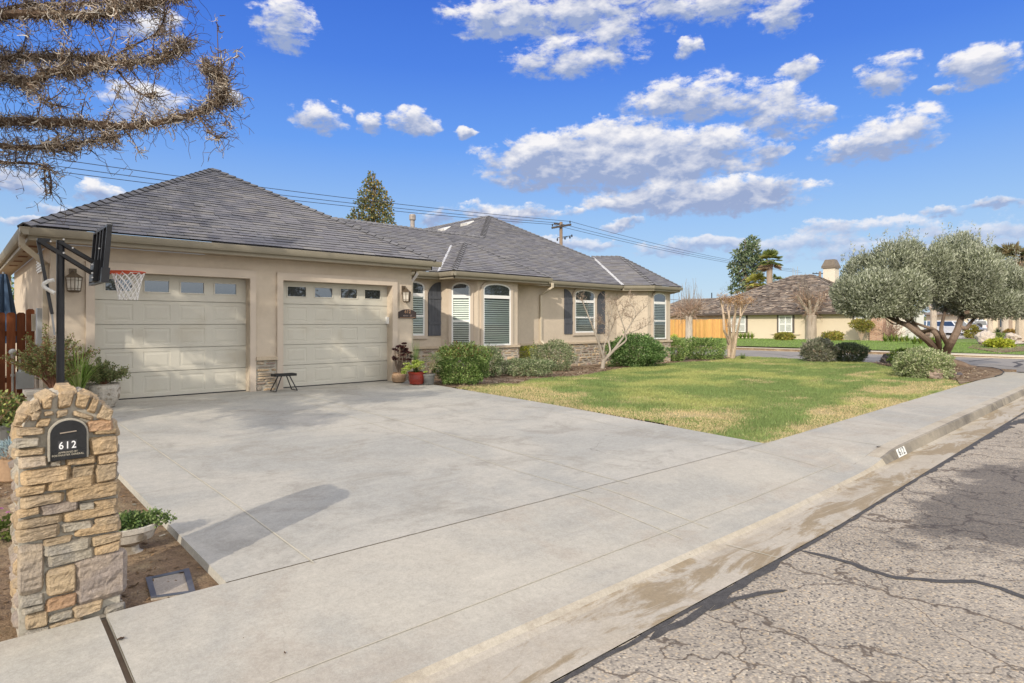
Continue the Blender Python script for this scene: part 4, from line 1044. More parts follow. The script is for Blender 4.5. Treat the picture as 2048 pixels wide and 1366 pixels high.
def rock(name, c, r, col, seed, label, cat='rock', m=None, nu=22, nv=14):
    b = MB().col(col); g = []
    for i in range(nv + 1):
        t = math.pi * i / nv; row = []
        for j in range(nu):
            a = 2 * math.pi * j / nu; d = Vector((math.sin(t) * math.cos(a), math.sin(t) * math.sin(a), math.cos(t)))
            k = .85 + .42 * mnoise.fractal(d * 1.1 + Vector((seed, 0, 0)), .9, 2.1, 5) + .18 * abs(mnoise.noise(d * 2.6 + Vector((0, seed, 0))))
            row.append(b.vert((c[0] + d.x * r[0] * k, c[1] + d.y * r[1] * k, c[2] + d.z * r[2] * k)))
        g.append(row)
    for i in range(nv):
        for j in range(nu): b.face([g[i][j], g[i + 1][j], g[i + 1][(j + 1) % nu], g[i][(j + 1) % nu]])
    return tag(b.build(name, m or stone_m), label, cat)
def pot(name, c, prof, mat_, label, cat='plant pot', n=22, sx=1, sy=1):
    t = thing(name, c, label, cat); b = MB(); b.lathe(prof, c, n, sx, sy); b.build('pot', mat_, t, smooth=False)
    return t

# ================================================================ stone mailbox pillar
PYF = 4.38
pil = thing('mailbox_pillar', (.52, 4.6, 0), 'stone mailbox pillar with rounded top and black mailbox door beside the driveway', 'mailbox')
cr = lambda x, y: PY(x / 2.53, 760 + y / 2.53, PYF)      # crop pixels measured on the front face
core = MB()
xl, xr = cr(95, 600).x, cr(592, 600).x; zs = cr(330, 330).z; ztop = cr(330, 62).z
prof = [(xl - .0, -.1), (xr + .02, -.1), (xr, zs)] + [((xl + xr) / 2 + (xr - xl) / 2 * math.cos(t), zs + (ztop - zs) * math.sin(t)) for t in lin(.1, math.pi - .1, 14)] + [(xl, zs)]
core.extrude(prof, (0, PYF + .42, 0), (1, 0, 0), (0, 0, 1), (0, -1, 0), .405)
core.build('core', mortar_m, pil)
TAN, GOLD, GRY, MAU, ORG_, PNK = (.43, .33, .215), (.46, .335, .20), (.36, .32, .255), (.335, .275, .225), (.42, .27, .165), (.43, .35, .26)
rows = [(85, 248, 215, 288, TAN), (75, 295, 200, 345, GRY), (78, 350, 232, 392, TAN), (90, 396, 232, 450, PNK),
 (440, 205, 575, 262, ORG_), (480, 258, 592, 278, GOLD), (458, 290, 592, 380, GOLD), (330, 395, 480, 437, GOLD), (486, 380, 592, 422, GOLD), (250, 410, 312, 437, GRY),
 (108, 458, 355, 538, GOLD), (360, 440, 476, 502, TAN), (480, 428, 588, 526, TAN), (86, 548, 232, 592, GOLD), (238, 510, 472, 568, GOLD),
 (100, 598, 322, 654, TAN), (336, 545, 604, 622, GOLD), (80, 662, 195, 700, GOLD), (200, 640, 396, 694, MAU), (404, 624, 472, 660, GRY), (476, 612, 600, 650, GOLD),
 (90, 708, 316, 760, TAN), (322, 668, 602, 718, GOLD), (80, 764, 300, 836, TAN), (310, 732, 474, 778, GRY), (480, 706, 606, 738, TAN),
 (384, 752, 612, 802, GOLD), (220, 806, 362, 842, TAN), (466, 800, 622, 842, TAN), (220, 836, 466, 898, GRY), (474, 842, 606, 884, GOLD),
 (92, 848, 216, 1100, PNK), (230, 888, 480, 948, GRY), (240, 962, 386, 1100, TAN), (382, 900, 636, 1150, MAU), (356, 950, 376, 978, GRY),
 (105, 1108, 226, 1150, GRY), (115, 1155, 226, 1190, GRY), (125, 1194, 240, 1272, TAN), (232, 1108, 390, 1182, ORG_), (246, 1188, 366, 1232, GRY), (372, 1150, 520, 1206, TAN), (528, 1156, 636, 1186, GRY), (250, 1236, 420, 1290, TAN), (130, 1280, 244, 1330, GRY), (428, 1212, 636, 1262, GRY), (250, 1296, 636, 1340, TAN)]
sw = MB()
Fo, Fu, Fv, Fn = Vector((0, PYF, 0)), Vector((1, 0, 0)), Vector((0, 0, 1)), Vector((0, -1, 0))
rr = random.Random(5)
for k, (x0, y0, x1, y1, c) in enumerate(rows):
    x0 -= 5; x1 += 4; y0 -= 3; y1 += 4
    p0, p1 = cr(x0, y1), cr(x0, y0); q = cr(x1, y0)
    j = lambda: rr.uniform(-.0085, .0085)
    f = rr.uniform(.88, 1.14)
    big = (x1 - x0) * (y1 - y0) > 15000
    stone(sw, Fo, Fu, Fv, Fn, [(p0.x + j(), p0.z + j()), (q.x + j(), p0.z + j()), (q.x + j(), p1.z + j()), (p0.x + j(), p1.z + j())], rr.uniform(.018, .032), (c[0] * f, c[1] * f, c[2] * f), 14 if x1 - x0 > 120 else 9, 8 if not big else 14, k, .0075, .008)
vous = [(100, 240, 150, 178, 82, 162, 60, 240), (150, 178, 215, 150, 196, 88, 138, 116), (216, 150, 262, 148, 270, 66, 205, 96), (290, 150, 360, 138, 384, 52, 296, 58), (376, 134, 432, 150, 466, 68, 392, 56),
        (436, 160, 480, 172, 508, 92, 470, 74), (484, 196, 562, 214, 578, 148, 520, 112), (150, 210, 190, 205, 215, 156, 165, 150), (176, 240, 246, 236, 262, 192, 196, 196), (284, 196, 342, 178, 346, 148, 288, 154), (362, 178, 470, 210, 476, 184, 376, 152), (222, 184, 276, 178, 268, 156, 222, 160)]
for k, v in enumerate(vous):
    P4 = [cr(v[2 * i], v[2 * i + 1]) for i in range(4)]; c = rr.choice([GOLD, TAN, GOLD, TAN, GRY]) if k > 6 else rr.choice([GOLD, TAN])
    stone(sw, Fo, Fu, Fv, Fn, [(p.x, p.z) for p in P4], rr.uniform(.018, .032), c, 9, 9, 300 + k, .0075, .008)
# sides, back and the curved top
for (O, U, N_, L, sd) in ((Vector((xr - .002, PYF + .01, 0)), Vector((0, 1, 0)), Vector((1, 0, 0)), .42, 50), (Vector((xl + .002, PYF + .43, 0)), Vector((0, -1, 0)), Vector((-1, 0, 0)), .42, 51), (Vector((xr, PYF + .42, 0)), Vector((-1, 0, 0)), Vector((0, 1, 0)), xr - xl, 52)):
    stone_field(sw, O, U, N_, L, zs + .05, sd, rows=(.06, .14), lens=(.12, .30), depth=(.012, .028), pal=[TAN, GOLD, GRY, MAU, PNK])
nA = 7
for k in range(nA):
    a0, a1 = math.pi * (k + .06) / nA, math.pi * (k + .94) / nA; cxm = (xl + xr) / 2; rx, rz = (xr - xl) / 2, ztop - zs
    f = lambda a: Vector((cxm + rx * math.cos(a), 0, zs + rz * math.sin(a)))
    P, Q = f(a0), f(a1); U = (Q - P).normalized(); n_ = Vector((U.z, 0, -U.x)); n_ = n_ if n_.z > 0 or abs(n_.x) > .5 else -n_
    if n_.dot((P + Q) / 2 - Vector((cxm, 0, zs))) < 0: n_ = -n_
    for y0, y1 in ((.0, .2), (.21, .42)):
        stone(sw, Vector((P.x, PYF + y0, P.z)), U, Vector((0, 1, 0)), n_, [(0, 0), ((Q - P).length, .01), ((Q - P).length, y1 - y0), (0, y1 - y0)], rr.uniform(.02, .035), rr.choice([GOLD, TAN, GRY]), 6, 7, 400 + k, .008, .012)
sw.build('stonework', stone_m, pil)
# mailbox door
mx0, mx1 = PY(98, 880, PYF).x, PY(172, 880, PYF).x; mz0, mz1 = PY(100, 921, PYF).z, PY(134, 838.5, PYF).z
cxm, rw = (mx0 + mx1) / 2, (mx1 - mx0) / 2; msp = mz1 - rw * .92
def arch(o, bt=0): return [(cxm - rw - o, mz0 - bt), (cxm + rw + o, mz0 - bt), (cxm + rw + o, msp)] + [(cxm + (rw + o) * math.cos(t), msp + (mz1 - msp + o) * math.sin(t)) for t in lin(.15, math.pi - .15, 14)] + [(cxm - rw - o, msp)]
m = MB(); yf = PYF - .028
m.extrude(arch(.008), (0, PYF, 0), (1, 0, 0), (0, 0, 1), (0, -1, 0), .03); m.build('collar', mortar_m, pil)
m = MB(); m.extrude(arch(-.002), (0, yf, 0), (1, 0, 0), (0, 0, 1), (0, -1, 0), .012)
m.box((mx0 + .012, yf - .020, mz0 + .004), (mx1 - .006, yf - .012, mz0 + .055))
mb = m.build('mailbox_door', M('mailbox_black', (.016, .017, .019), .38, ((9, .5), (60, .3)), spec=.5), pil)
m = MB(); zsl = PY(130, 863, PYF).z; m.bar((cxm - .042, yf - .016, zsl - .002), (cxm + .036, yf - .016, zsl + .004), .006); m.build('handle', M('worn_metal', (.30, .25, .2), .5, ((30, .3),)), mb)
m = MB(); zn = PY(135, 888, PYF).z
for k, ch in enumerate('612'):
    xx = cxm - .006 + (k - 1) * .030
    m.col((.05, .05, .055)); m.box((xx - .0146, yf - .0135, zn - .028), (xx + .0146, yf - .0122, zn + .028))
    m.col((.8, .8, .8))
    for p in text_mesh(ch, .058, (xx, yf - .0142, zn - .001), Fu, Fv, Fn, 0, sx=.82): m.poly(p)
m.col((.42, .38, .30))
for s_, dz, sz in (('APPROVED BY', .039, .015), ('POSTMASTER GENERAL', .0545, .015)):
    for p in text_mesh(s_, sz, (cxm - .004, yf - .0215, zn - dz), Fu, Fv, Fn, 0, sx=.92): m.poly(p)
m.build('lettering', paper_m, mb)

# ================================================================ basketball hoop
BX, BYc = 1.17, 11.02
hb = thing('basketball_hoop', (BX, BYc, .12), 'black basketball hoop on a pole with white net beside the left garage door', 'basketball hoop')
rT = .050; ztop_ = PD(125, 480, 8.83).z
m = MB(); m.tube([(BX, BYc, .45), (BX, BYc, ztop_)], rT, 16); m.tube([(BX, BYc, .10), (BX, BYc, .62)], rT * 1.12, 16); m.build('pole', blackmetal_m, hb)
m = MB(); m.tube([(BX, BYc, .56), (BX - .45, BYc - .55, .17)], .024, 8); m.tube([(BX + .03, BYc, .52), (BX - .38, BYc - .62, .15)], .022, 8); m.build('brace', blackmetal_m, hb)
BW0, BW1 = 10.46, 11.62; bxp = 1.60
zb0, zb1 = PX(210, 563, bxp + .04).z, PX(213, 449, bxp + .04).z
m = MB()
for y in (BYc - .055, BYc + .055):
    m.bar((BX - .02, y, ztop_ - .02), (bxp + .02, y, PX(187, 530, bxp).z), .035, .05)
    m.bar((BX - .26, y, ztop_ - .02), (bxp - .02, y, PX(182, 552, bxp).z), .035, .05)
m.box((BX - .27, BYc - .05, ztop_ - .04), (BX - .12, BYc + .05, ztop_ + .01))
m.build('arm', blackmetal_m, hb)
m = MB(); m.bar((BX - .26, BYc, ztop_ - .02), (BX - .10, BYc - .02, PD(113, 628, 8.75).z), .04)
m.build('lift_rod', blackmetal_m, hb)
m = MB(); m.bar((BX - .13, BYc - .01, PD(111, 590, 8.75).z), (BX - .07, BYc - .02, PD(115, 670, 8.75).z), .022); m.build('spring_tube', greymetal_m, hb)
m = MB(); hp = [PD(108, 560, 8.72), PD(97, 562, 8.7), PD(88, 567, 8.68), PD(86, 571, 8.68), PD(92, 577, 8.69), PD(109, 586, 8.72)]
m.tube(hp, .027, 8); m.build('lift_handle', M('white_plastic', (.75, .74, .70), .5, ((5, .05),)), hb)
m = MB(); 
TL = .075; tlt = lambda o: [setattr(v_, 'co', v_.co + Vector((max(0, (v_.co.z + ORG[o.name].z - zb0)) * TL, 0, 0))) for v_ in o.data.vertices]
m.box((bxp + .035, BW0, zb0), (bxp + .055, BW1, zb1)); bbm = m.build('backboard', M('board_acrylic', (.30, .32, .35), .25, ((3, .15),), spec=.5), hb); tlt(bbm)
m = MB(); x0, x1 = bxp - .005, bxp + .06
for y in (BW0 - .01, BW1 - .03): m.box((x0, y, zb0 - .01), (x1, y + .04, zb1 + .01))
for z in (zb0 - .012, zb1 - .02): m.box((x0, BW0 - .008, z), (x1 + .001, BW1 + .008, z + .035))
for y in (BW0 + .28, BW0 + .52, BW0 + .80): m.box((x0 + .002, y, zb0), (bxp + .034, y + .05, zb1))
m.box((x0 - .06, BYc - .16, zb0 + .02), (bxp + .03, BYc + .16, zb0 + .34)); m.box((bxp - .02, BW0 - .014, zb0 - .014), (bxp + .08, BW0 + .08, zb0 + .2))
tlt(m.build('board_frame', blackmetal_m, hb))
bolt_m = M('zinc_bolt', (.75, .75, .74), .4, ())
for (px, py) in ((127, 479), (127, 506), (145, 496), (184, 529), (184, 546), (184, 555), (101, 483), (198, 497)):
    p = PD(px, py, 8.70 if px < 180 else 8.86); m = MB(); m.tube([p + Vector((0, 0, 0)), p + Vector((0, -.03, 0))], .012, 8); m.build('bolt', bolt_m, hb)
rz = PX(240, 547, bxp + .38).z; rc = Vector((bxp + .055 + .14 + .228, BYc, rz)); RR = .228
orange = M('rim_orange', (.50, .075, .025), .45, ((6, .15),), spec=.4)
m = MB(); m.tube([rc + Vector((RR * math.cos(t), RR * math.sin(t), 0)) for t in lin(0, 2 * math.pi, 32)], .011, 8)
m.hexa([(bxp + .06, BYc - .09, rz - .035), (bxp + .23, BYc - .13, rz - .018), (bxp + .23, BYc + .13, rz - .018), (bxp + .06, BYc + .09, rz - .035)], [(bxp + .06, BYc - .09, rz + .008), (bxp + .23, BYc - .13, rz + .01), (bxp + .23, BYc + .13, rz + .01), (bxp + .06, BYc + .09, rz + .008)])
for s_ in (-1, 1): m.bar((bxp + .06, BYc + s_ * .10, rz - .03), (rc.x - .02, BYc + s_ * .222, rz - .008), .012, .03)
m.box((bxp + .055, BYc - .11, rz - .12), (bxp + .068, BYc + .11, rz + .03)); m.build('rim', orange, hb)
ns = 12; pts = []
for s_ in (1, -1):
    for k in range(ns):
        a = 2 * math.pi * k / ns; line = []
        for q in range(11):
            t = q / 10; r = RR * (1 - .50 * t ** .7 + .05 * t * t); aa = a + s_ * t * 2 * math.pi / ns * 3.0
            line.append((rc.x + r * math.cos(aa) + .0, rc.y + r * math.sin(aa), rz - .012 - .42 * t))
        pts.append(line)
m = MB(); pts = np.array(pts); m.quads(ctube(m, pts, np.full(pts.shape[:2], .0058), 4)); m.build('net', M('net_white', (.82, .80, .76), .8, ()), hb)

# ================================================================ step stool
c = G(556, 782); c = Vector((5.36, 13.18, .27))
stl = thing('step_stool', c, 'low black step stool on the driveway between the garage doors', 'stool')
m = MB(); zt = .27 + .385
prof = [(c.x + .25 * sx * f, c.y + .13 * sy * g) for sx, sy, f, g in ((-1, -1, 1, .75), (-1, -1, .9, 1), (1, -1, .9, 1), (1, -1, 1, .75), (1, 1, 1, .75), (1, 1, .9, 1), (-1, 1, .9, 1), (-1, 1, 1, .75))]
m.hexa([(x, y, zt - .05) for x, y in prof], [(x, y, zt) for x, y in prof])
for k in range(5): m.box((c.x - .2, c.y - .10 + k * .042, zt + .0005), (c.x + .2, c.y - .085 + k * .042, zt + .005))
m.build('seat', M('stool_rubber', (.022, .022, .022), .6, ((9, .2),)), stl)
for s_ in (-1, 1):
    m = MB(); xo, xi = c.x + s_ * .235, c.x + s_ * .09
    m.tube([(xi, c.y - .09, zt - .05), (xo, c.y - .15, .285), (xo, c.y + .15, .285), (xi, c.y + .09, zt - .05)], .0125, 8)
    m.build('leg', blackmetal_m, stl)

# ================================================================ pots at the right of the garage
p = G(798, 765); p = Vector((p.x, p.y, p.z + .004))
PUR = [(.055, .018, .022), (.09, .03, .03), (.035, .015, .018), (.12, .05, .04)]
t = pot('potted_succulent', p, [(.10, 0), (.16, .02), (.185, .12), (.18, .19), (.15, .235), (.165, .25), (.15, .255), (.10, .22)], potclay, 'dark purple rosette succulent in a round tan clay pot by the garage', 'potted plant')
b = MB(); rng = np.random.default_rng(3)
heads = []
for k in range(30):
    a, r = rng.uniform(0, 6.28), rng.uniform(.0, .36); hgt = rng.uniform(.45, 1.0) * (1 - r * .5); q = (p.x + .10 + r * math.cos(a), p.y + r * math.sin(a) * .8, p.z + .25 + hgt * .75); heads.append(q)
b.col((.22, .17, .13))
for q in heads: b.tube([(p.x + .02 * (q[0] - p.x), p.y, p.z + .2), (p.x + (q[0] - p.x) * .75, p.y + (q[1] - p.y) * .75, p.z + .2 + (q[2] - p.z - .2) * .6), q], [.014, .012, .009], 5)
b.build('stem', bark_m, t)
b = MB()
for k, q in enumerate(heads): rosette(b, q, .105, 26, PUR, k, .42, .7)
b.build('leaves', leaf_m, t)
p = G(833, 769); p.z += .004
t = pot('potted_succulent', p, [(.13, 0), (.17, .02), (.20, .14), (.195, .24), (.215, .30), (.20, .31), (.17, .27)], potred, 'bright yellow green succulent spilling from a glossy dark red pot', 'potted plant')
b = MB(); rng = np.random.default_rng(4); YG = [(.42, .52, .10), (.52, .58, .15), (.33, .46, .08), (.58, .62, .24)]
for k in range(52):
    a, r = rng.uniform(0, 6.28), rng.uniform(0, .30) ; q = (p.x - .07 + r * math.cos(a), p.y - .03 + r * math.sin(a), p.z + .30 + .30 * math.sqrt(max(0, 1 - (r / .34) ** 2)) - rng.uniform(0, .2)); rosette(b, q, .085, 18, YG, 900 + k, .45, .6)
b.build('leaves', leaf_m, t)
b = MB(); grass_clump(b, (p.x + .08, p.y + .15, p.z + .2), 46, 1.0, .14, .016, [(.10, .17, .05), (.16, .24, .07), (.25, .33, .12)], 8, .1); b.build('tall_stalks', leaf_m, t)
p = G(857, 769); p.z += .004
t = pot('potted_succulent', p, [(.12, 0), (.125, .01), (.155, .22), (.175, .225), (.175, .26), (.16, .265), (.14, .24)], potgrey, 'sparse pale jade plant with bare stems in a grey plastic pot', 'potted plant')
b = MB(); rng = np.random.default_rng(9); tips = []
b.col((.36, .29, .21))
for k in range(16):
    a = rng.uniform(0, 6.28); r = rng.uniform(.06, .28); q = Vector((p.x + r * math.cos(a), p.y + r * math.sin(a), p.z + rng.uniform(.4, .72))); b.tube([(p.x, p.y, p.z + .22), (p.x + (q.x - p.x) * .5, p.y + (q.y - p.y) * .5, p.z + .42), q], [.011, .009, .005], 5); tips.append(q)
b.build('stem', bark_m, t); b = MB()
for k, q in enumerate(tips): leaf_blob(b, q, (.07, .07, .07), 40, .045, .022, [(.26, .33, .14), (.36, .40, .20), (.42, .36, .18), (.17, .24, .10)], 60 + k, .2)
b.build('leaves', leaf_m, t)

# ================================================================ planters left of the left door
def planter_box(c, sx, sy, h, mat_, label, name='planter'):
    t = thing(name, c, label, 'planter'); m = MB()
    m.hexa([(c.x - sx * .86, c.y - sy * .86, c.z), (c.x + sx * .86, c.y - sy * .86, c.z), (c.x + sx * .86, c.y + sy * .86, c.z), (c.x - sx * .86, c.y + sy * .86, c.z)], [(c.x - sx, c.y - sy, c.z + h), (c.x + sx, c.y - sy, c.z + h), (c.x + sx, c.y + sy, c.z + h), (c.x - sx, c.y + sy, c.z + h)])
    m.strip([(c.x - sx * 1.06, c.y - sy * 1.06, c.z + h - .03), (c.x + sx * 1.06, c.y - sy * 1.06, c.z + h - .03), (c.x + sx * 1.06, c.y + sy * 1.06, c.z + h - .03), (c.x - sx * 1.06, c.y + sy * 1.06, c.z + h - .03)], [(c.x - sx * 1.06, c.y - sy * 1.06, c.z + h + .03), (c.x + sx * 1.06, c.y - sy * 1.06, c.z + h + .03), (c.x + sx * 1.06, c.y + sy * 1.06, c.z + h + .03), (c.x - sx * 1.06, c.y + sy * 1.06, c.z + h + .03)])
    m.poly([(c.x - sx * 1.06, c.y - sy * 1.06, c.z + h + .03), (c.x + sx * 1.06, c.y - sy * 1.06, c.z + h + .03), (c.x + sx * 1.06, c.y + sy * 1.06, c.z + h + .03), (c.x - sx * 1.06, c.y + sy * 1.06, c.z + h + .03)])
    m.build('pot', mat_, t); return t
c = Vector((1.25, 12.75, .2))
t = planter_box(c, .36, .25, .42, M('planter_cream', (.55, .51, .44), .7, ((4, .12),)), 'pale rectangular planter with a tall loose elephant bush behind the hoop pole')
OLV = [(.22, .25, .08), (.30, .31, .11), (.16, .20, .07), (.40, .38, .16), (.28, .16, .08)]
def loose_bush(t, c, H, R, n, seed, pal, stem=(.28, .15, .10), lean=(0, 0), leafL=.035, leafW=.022, per=60):
    rng = np.random.default_rng(seed); b = MB().col(stem); lv = MB()
    for k in range(n):
        a = rng.uniform(0, 6.28); r = R * rng.random() ** .6; h = H * rng.uniform(.45, 1.0) * (1.1 - .5 * r / R)
        q = Vector((c.x + r * math.cos(a) + lean[0] * h, c.y + r * math.sin(a) + lean[1] * h, c.z + h)); mid = Vector((c.x + r * .35 * math.cos(a), c.y + r * .35 * math.sin(a), c.z + h * .55))
        b.tube([c, mid, q], [.012, .009, .004], 4)
        f = rng.random(per) ** .7; cpt = np.array(mid) * (1 - f[:, None]) + np.array(q) * f[:, None] + rng.normal(size=(per, 3)) * .025
        D = unit(rng.normal(size=(per, 3)) + np.array([0, 0, .4])); lv.quads(leaf_quads(cpt, D, leafL * rng.uniform(.6, 1.2, per), leafW, rng), pal_cols(per, pal, rng))
    b.build('stem', bark_m, t); lv.build('leaves', leaf_m, t)
loose_bush(t, c + Vector((0, 0, .42)), 1.10, .72, 62, 12, OLV, leafL=.042, leafW=.027, per=95)
c = Vector((1.98, 12.95, .24))
t = pot('potted_plant', c, [(.13, 0), (.20, .03), (.27, .2), (.28, .36), (.25, .42), (.27, .44), (.24, .44), (.2, .38)], potstone, 'bushy spilling plant in a wide cream bowl pot by the left garage door', 'potted plant')
loose_bush(t, c + Vector((0, 0, .40)), .52, .42, 44, 15, [(.12, .16, .06), (.2, .23, .09), (.27, .28, .12)], leafL=.045, leafW=.022, per=90)
c = Vector((1.58, 12.55, .22))
t = pot('potted_plant', c, [(.13, 0), (.15, .02), (.19, .26), (.20, .30), (.18, .31), (.15, .27)], M('brown_pot', (.08, .055, .04), .5, ((5, .2),)), 'bright green strappy grass clump in a dark brown pot behind the pillar', 'potted plant')
b = MB(); grass_clump(b, c + Vector((0, 0, .28)), 150, 1.05, .46, .028, [(.24, .36, .07), (.33, .44, .12), (.16, .27, .05), (.42, .45, .20)], 18, .55); b.build('leaves', leaf_m, t)
c = Vector((1.52, 13.1, .24))
t = pot('potted_succulent', c, [(.12, 0), (.16, .25), (.17, .3), (.14, .3)], potclay, 'tall dark maroon succulent heads behind the hoop pole', 'potted plant')
b = MB(); rng = np.random.default_rng(44)
for k in range(14): rosette(b, (c.x + rng.uniform(-.2, .2), c.y + rng.uniform(-.15, .15), c.z + rng.uniform(.55, 1.0)), .10, 24, PUR, 70 + k, .42, .7)
b.build('leaves', leaf_m, t); b = MB().col((.2, .15, .12)); b.tube([c + Vector((0, 0, .25)), c + Vector((0, 0, .9))], .02, 6); b.build('stem', bark_m, t)

# ================================================================ gate, gas meter, umbrella, patio post at the left
GYY = 16.0
def board(x0, x1, zt, k):
    o = MB().col((random.Random(k).uniform(.75, 1.25),) * 3); cwid = (x1 - x0) * .22
    o.extrude([(x0, .22), (x1, .22), (x1, zt - cwid), (x1 - cwid, zt), (x0 + cwid, zt), (x0, zt - cwid)], (0, GYY + .03 * (k % 2), 0), (1, 0, 0), (0, 0, 1), (0, -1, 0), .022); return o
gate = thing('fence_gate', (.7, GYY, .2), 'reddish brown dog-ear wooden gate beside the garage wall', 'gate')
gx_ = [(PY(52, 700, GYY).x, PY(69, 700, GYY).x, PY(60, 618, GYY).z), (PY(33.5, 700, GYY).x, PY(51, 700, GYY).x, PY(42, 625, GYY).z), (PY(13, 700, GYY).x, PY(31, 700, GYY).x, PY(22, 625, GYY).z), (PY(-7, 700, GYY).x, PY(10.5, 700, GYY).x, PY(2, 625, GYY).z)]
wd_ = gx_[1][1] - gx_[1][0]
for k in range(6): x1 = gx_[3][0] - .03 - k * (wd_ + .03); gx_.append((x1 - wd_, x1, gx_[3][2]))
for k, (a, c, z) in enumerate(gx_): board(a, c, z, k).build('board', wood_brown, gate)
m = MB().col((.8, .8, .8)); xa = gx_[-1][0]; m.box((xa, GYY + .035, .55), (gx_[0][1], GYY + .075, .65)); m.build('rail', wood_brown, gate); m = MB().col((.8, .8, .8)); m.box((xa, GYY + .035, 1.5), (gx_[0][1], GYY + .075, 1.6)); m.build('rail', wood_brown, gate)
# gas meter
c = Vector((1.02, 14.9, .2)); c = PD(50, 770, 12.2); c.z = .2
gm = thing('gas_meter', c, 'grey gas meter with round regulator and pipes in front of the gate', 'gas meter')
m = MB(); m.box((c.x - .14, c.y - .1, c.z + .25), (c.x + .14, c.y + .1, c.z + .58)); m.lathe([(.13, .56), (.10, .63), (.02, .64)], c, 12, 1, .7); m.build('meter_body', M('meter_grey', (.36, .38, .38), .5, ((6, .12),)), gm)
m = MB(); m.tube([c + Vector((-.19, 0, -.1)), c + Vector((-.19, 0, .95)), c + Vector((-.08, 0, .95)), c + Vector((-.08, 0, .62))], .022, 8); m.tube([c + Vector((.10, 0, .6)), c + Vector((.10, 0, .85)), c + Vector((.30, .1, .85)), c + Vector((.30, .1, -.1))], .022, 8)
for z in (.5, .78, .88): m.tube([c + Vector((-.19, 0, z)), c + Vector((-.19, 0, z + .05))], .036, 8)
m.build('pipe', M('pipe_grey', (.40, .38, .34), .55, ((8, .25),), metal=.2), gm)
m = MB(); o = c + Vector((-.19, -.02, .98)); rgl = MB()
rgl.tube([o + Vector((.02, .05, 0)), o + Vector((.0, -.02, .01)), o + Vector((-.01, -.05, .012)), o + Vector((-.015, -.09, .014))], [.03, .062, .06, .02], 16); rgl.build('regulator', M('regulator_grey', (.52, .53, .52), .45, ((9, .15),)), gm)
# folded umbrella behind the gate
c = PD(7, 600, 14.0); c.z = .2; um = thing('patio_umbrella', c, 'folded dark blue patio umbrella behind the gate', 'umbrella')
m = MB(); m.tube([c, c + Vector((0, 0, 2.75))], .025, 8); m.build('pole', greymetal_m, um)
m = MB(); g = []
for i in range(9):
    t = i / 8; row = []
    for j in range(24):
        a = 2 * math.pi * j / 24; r = (.05 + .19 * t ** .8) * (1 + .35 * math.cos(a * 6)) * (1 if i < 8 else .8); row.append(m.vert((c.x + r * math.cos(a), c.y + r * math.sin(a), c.z + 2.7 - 1.6 * t)))
    g.append(row)
for i in range(8):
    for j in range(24): m.face([g[i][j], g[i + 1][j], g[i + 1][(j + 1) % 24], g[i][(j + 1) % 24]])
m.build('canopy', M('navy_fabric', (.05, .09, .16), .85, ((4, .2),)), um)
pc = Vector((1.20, 23.4, 0)); m = MB(); m.box((pc.x - .1, pc.y - .1, 0), (pc.x + .1, pc.y + .1, 3.1)); m.box((-2.5, pc.y - .12, 3.1), (1.29, pc.y + .12, 3.36))
tag(m.build('patio_post', stucco), 'tan patio post and beam behind the garage', 'post')
for k, (cx_, cy_, r_, lab) in enumerate(((1.0, 29, 1.5, 'yellow green shrub seen past the patio post'), (-3.5, 31, 2.0, 'tall shrub behind the gate at the far left'))):
    t = thing('garden_shrub', (cx_, cy_, 0), lab, 'shrub'); b = MB(); leaf_blob(b, (cx_, cy_, 1.9), (r_, r_ * .7, 1.9), 5000, .12, .07, [(.22, .30, .05), (.34, .40, .08), (.12, .19, .04)], 600 + k, .3); b.build('leaves', leaf_m, t)
    b = MB().col((.2, .15, .1)); b.tube([(cx_, cy_, 0), (cx_, cy_, 1.6)], .06, 6); b.build('stem', bark_m, t)

# ================================================================ foreground left: bowl planter, meter lid, potted plants
c = PZ(266, 1120, -.05); c.y += .10
t = thing('pedestal_planter', Vector((c.x, c.y, -.05)), 'cast stone pedestal bowl with trailing green plant in the soil by the pillar', 'planter')
m = MB(); o = Vector((c.x, c.y, -.05)); m.lathe([(.085, 0), (.08, .03), (.055, .045), (.05, .085), (.07, .10), (.135, .13), (.158, .19), (.17, .20), (.17, .235), (.152, .24), (.13, .215)], o, 26, 1.15, .8); m.build('pot', potstone, t)
b = MB(); rng = np.random.default_rng(5)
leaf_blob(b, o + Vector((-.03, 0, .26)), (.16, .12, .085), 1100, .028, .02, [(.10, .17, .05), (.17, .25, .07), (.24, .31, .12), (.07, .12, .035)], 77, .2, .3)
for k in range(16):
    a = rng.uniform(-.9, .9); L = rng.uniform(.12, .30); d = Vector((math.cos(a), math.sin(a) * .8, 0)); q = [o + Vector((.06, 0, .25)) + d * L * f + Vector((0, 0, .08 * math.sin(f * 2.6) - .13 * f * f)) for f in lin(0, 1, 6)]
    P = np.array([list(q[min(5, int(f * 6))].lerp(q[min(5, int(f * 6) + 1)], f * 6 % 1)) for f in np.linspace(.1, .98, 46)]) + rng.normal(size=(46, 3)) * .013
    b.quads(leaf_quads(P, unit(rng.normal(size=(46, 3)) + np.array([.3, 0, .5])), .024 * rng.uniform(.7, 1.2, 46), .018, rng), pal_cols(46, [(.16, .24, .07), (.26, .33, .13)], rng))
b.build('leaves', leaf_m, t)
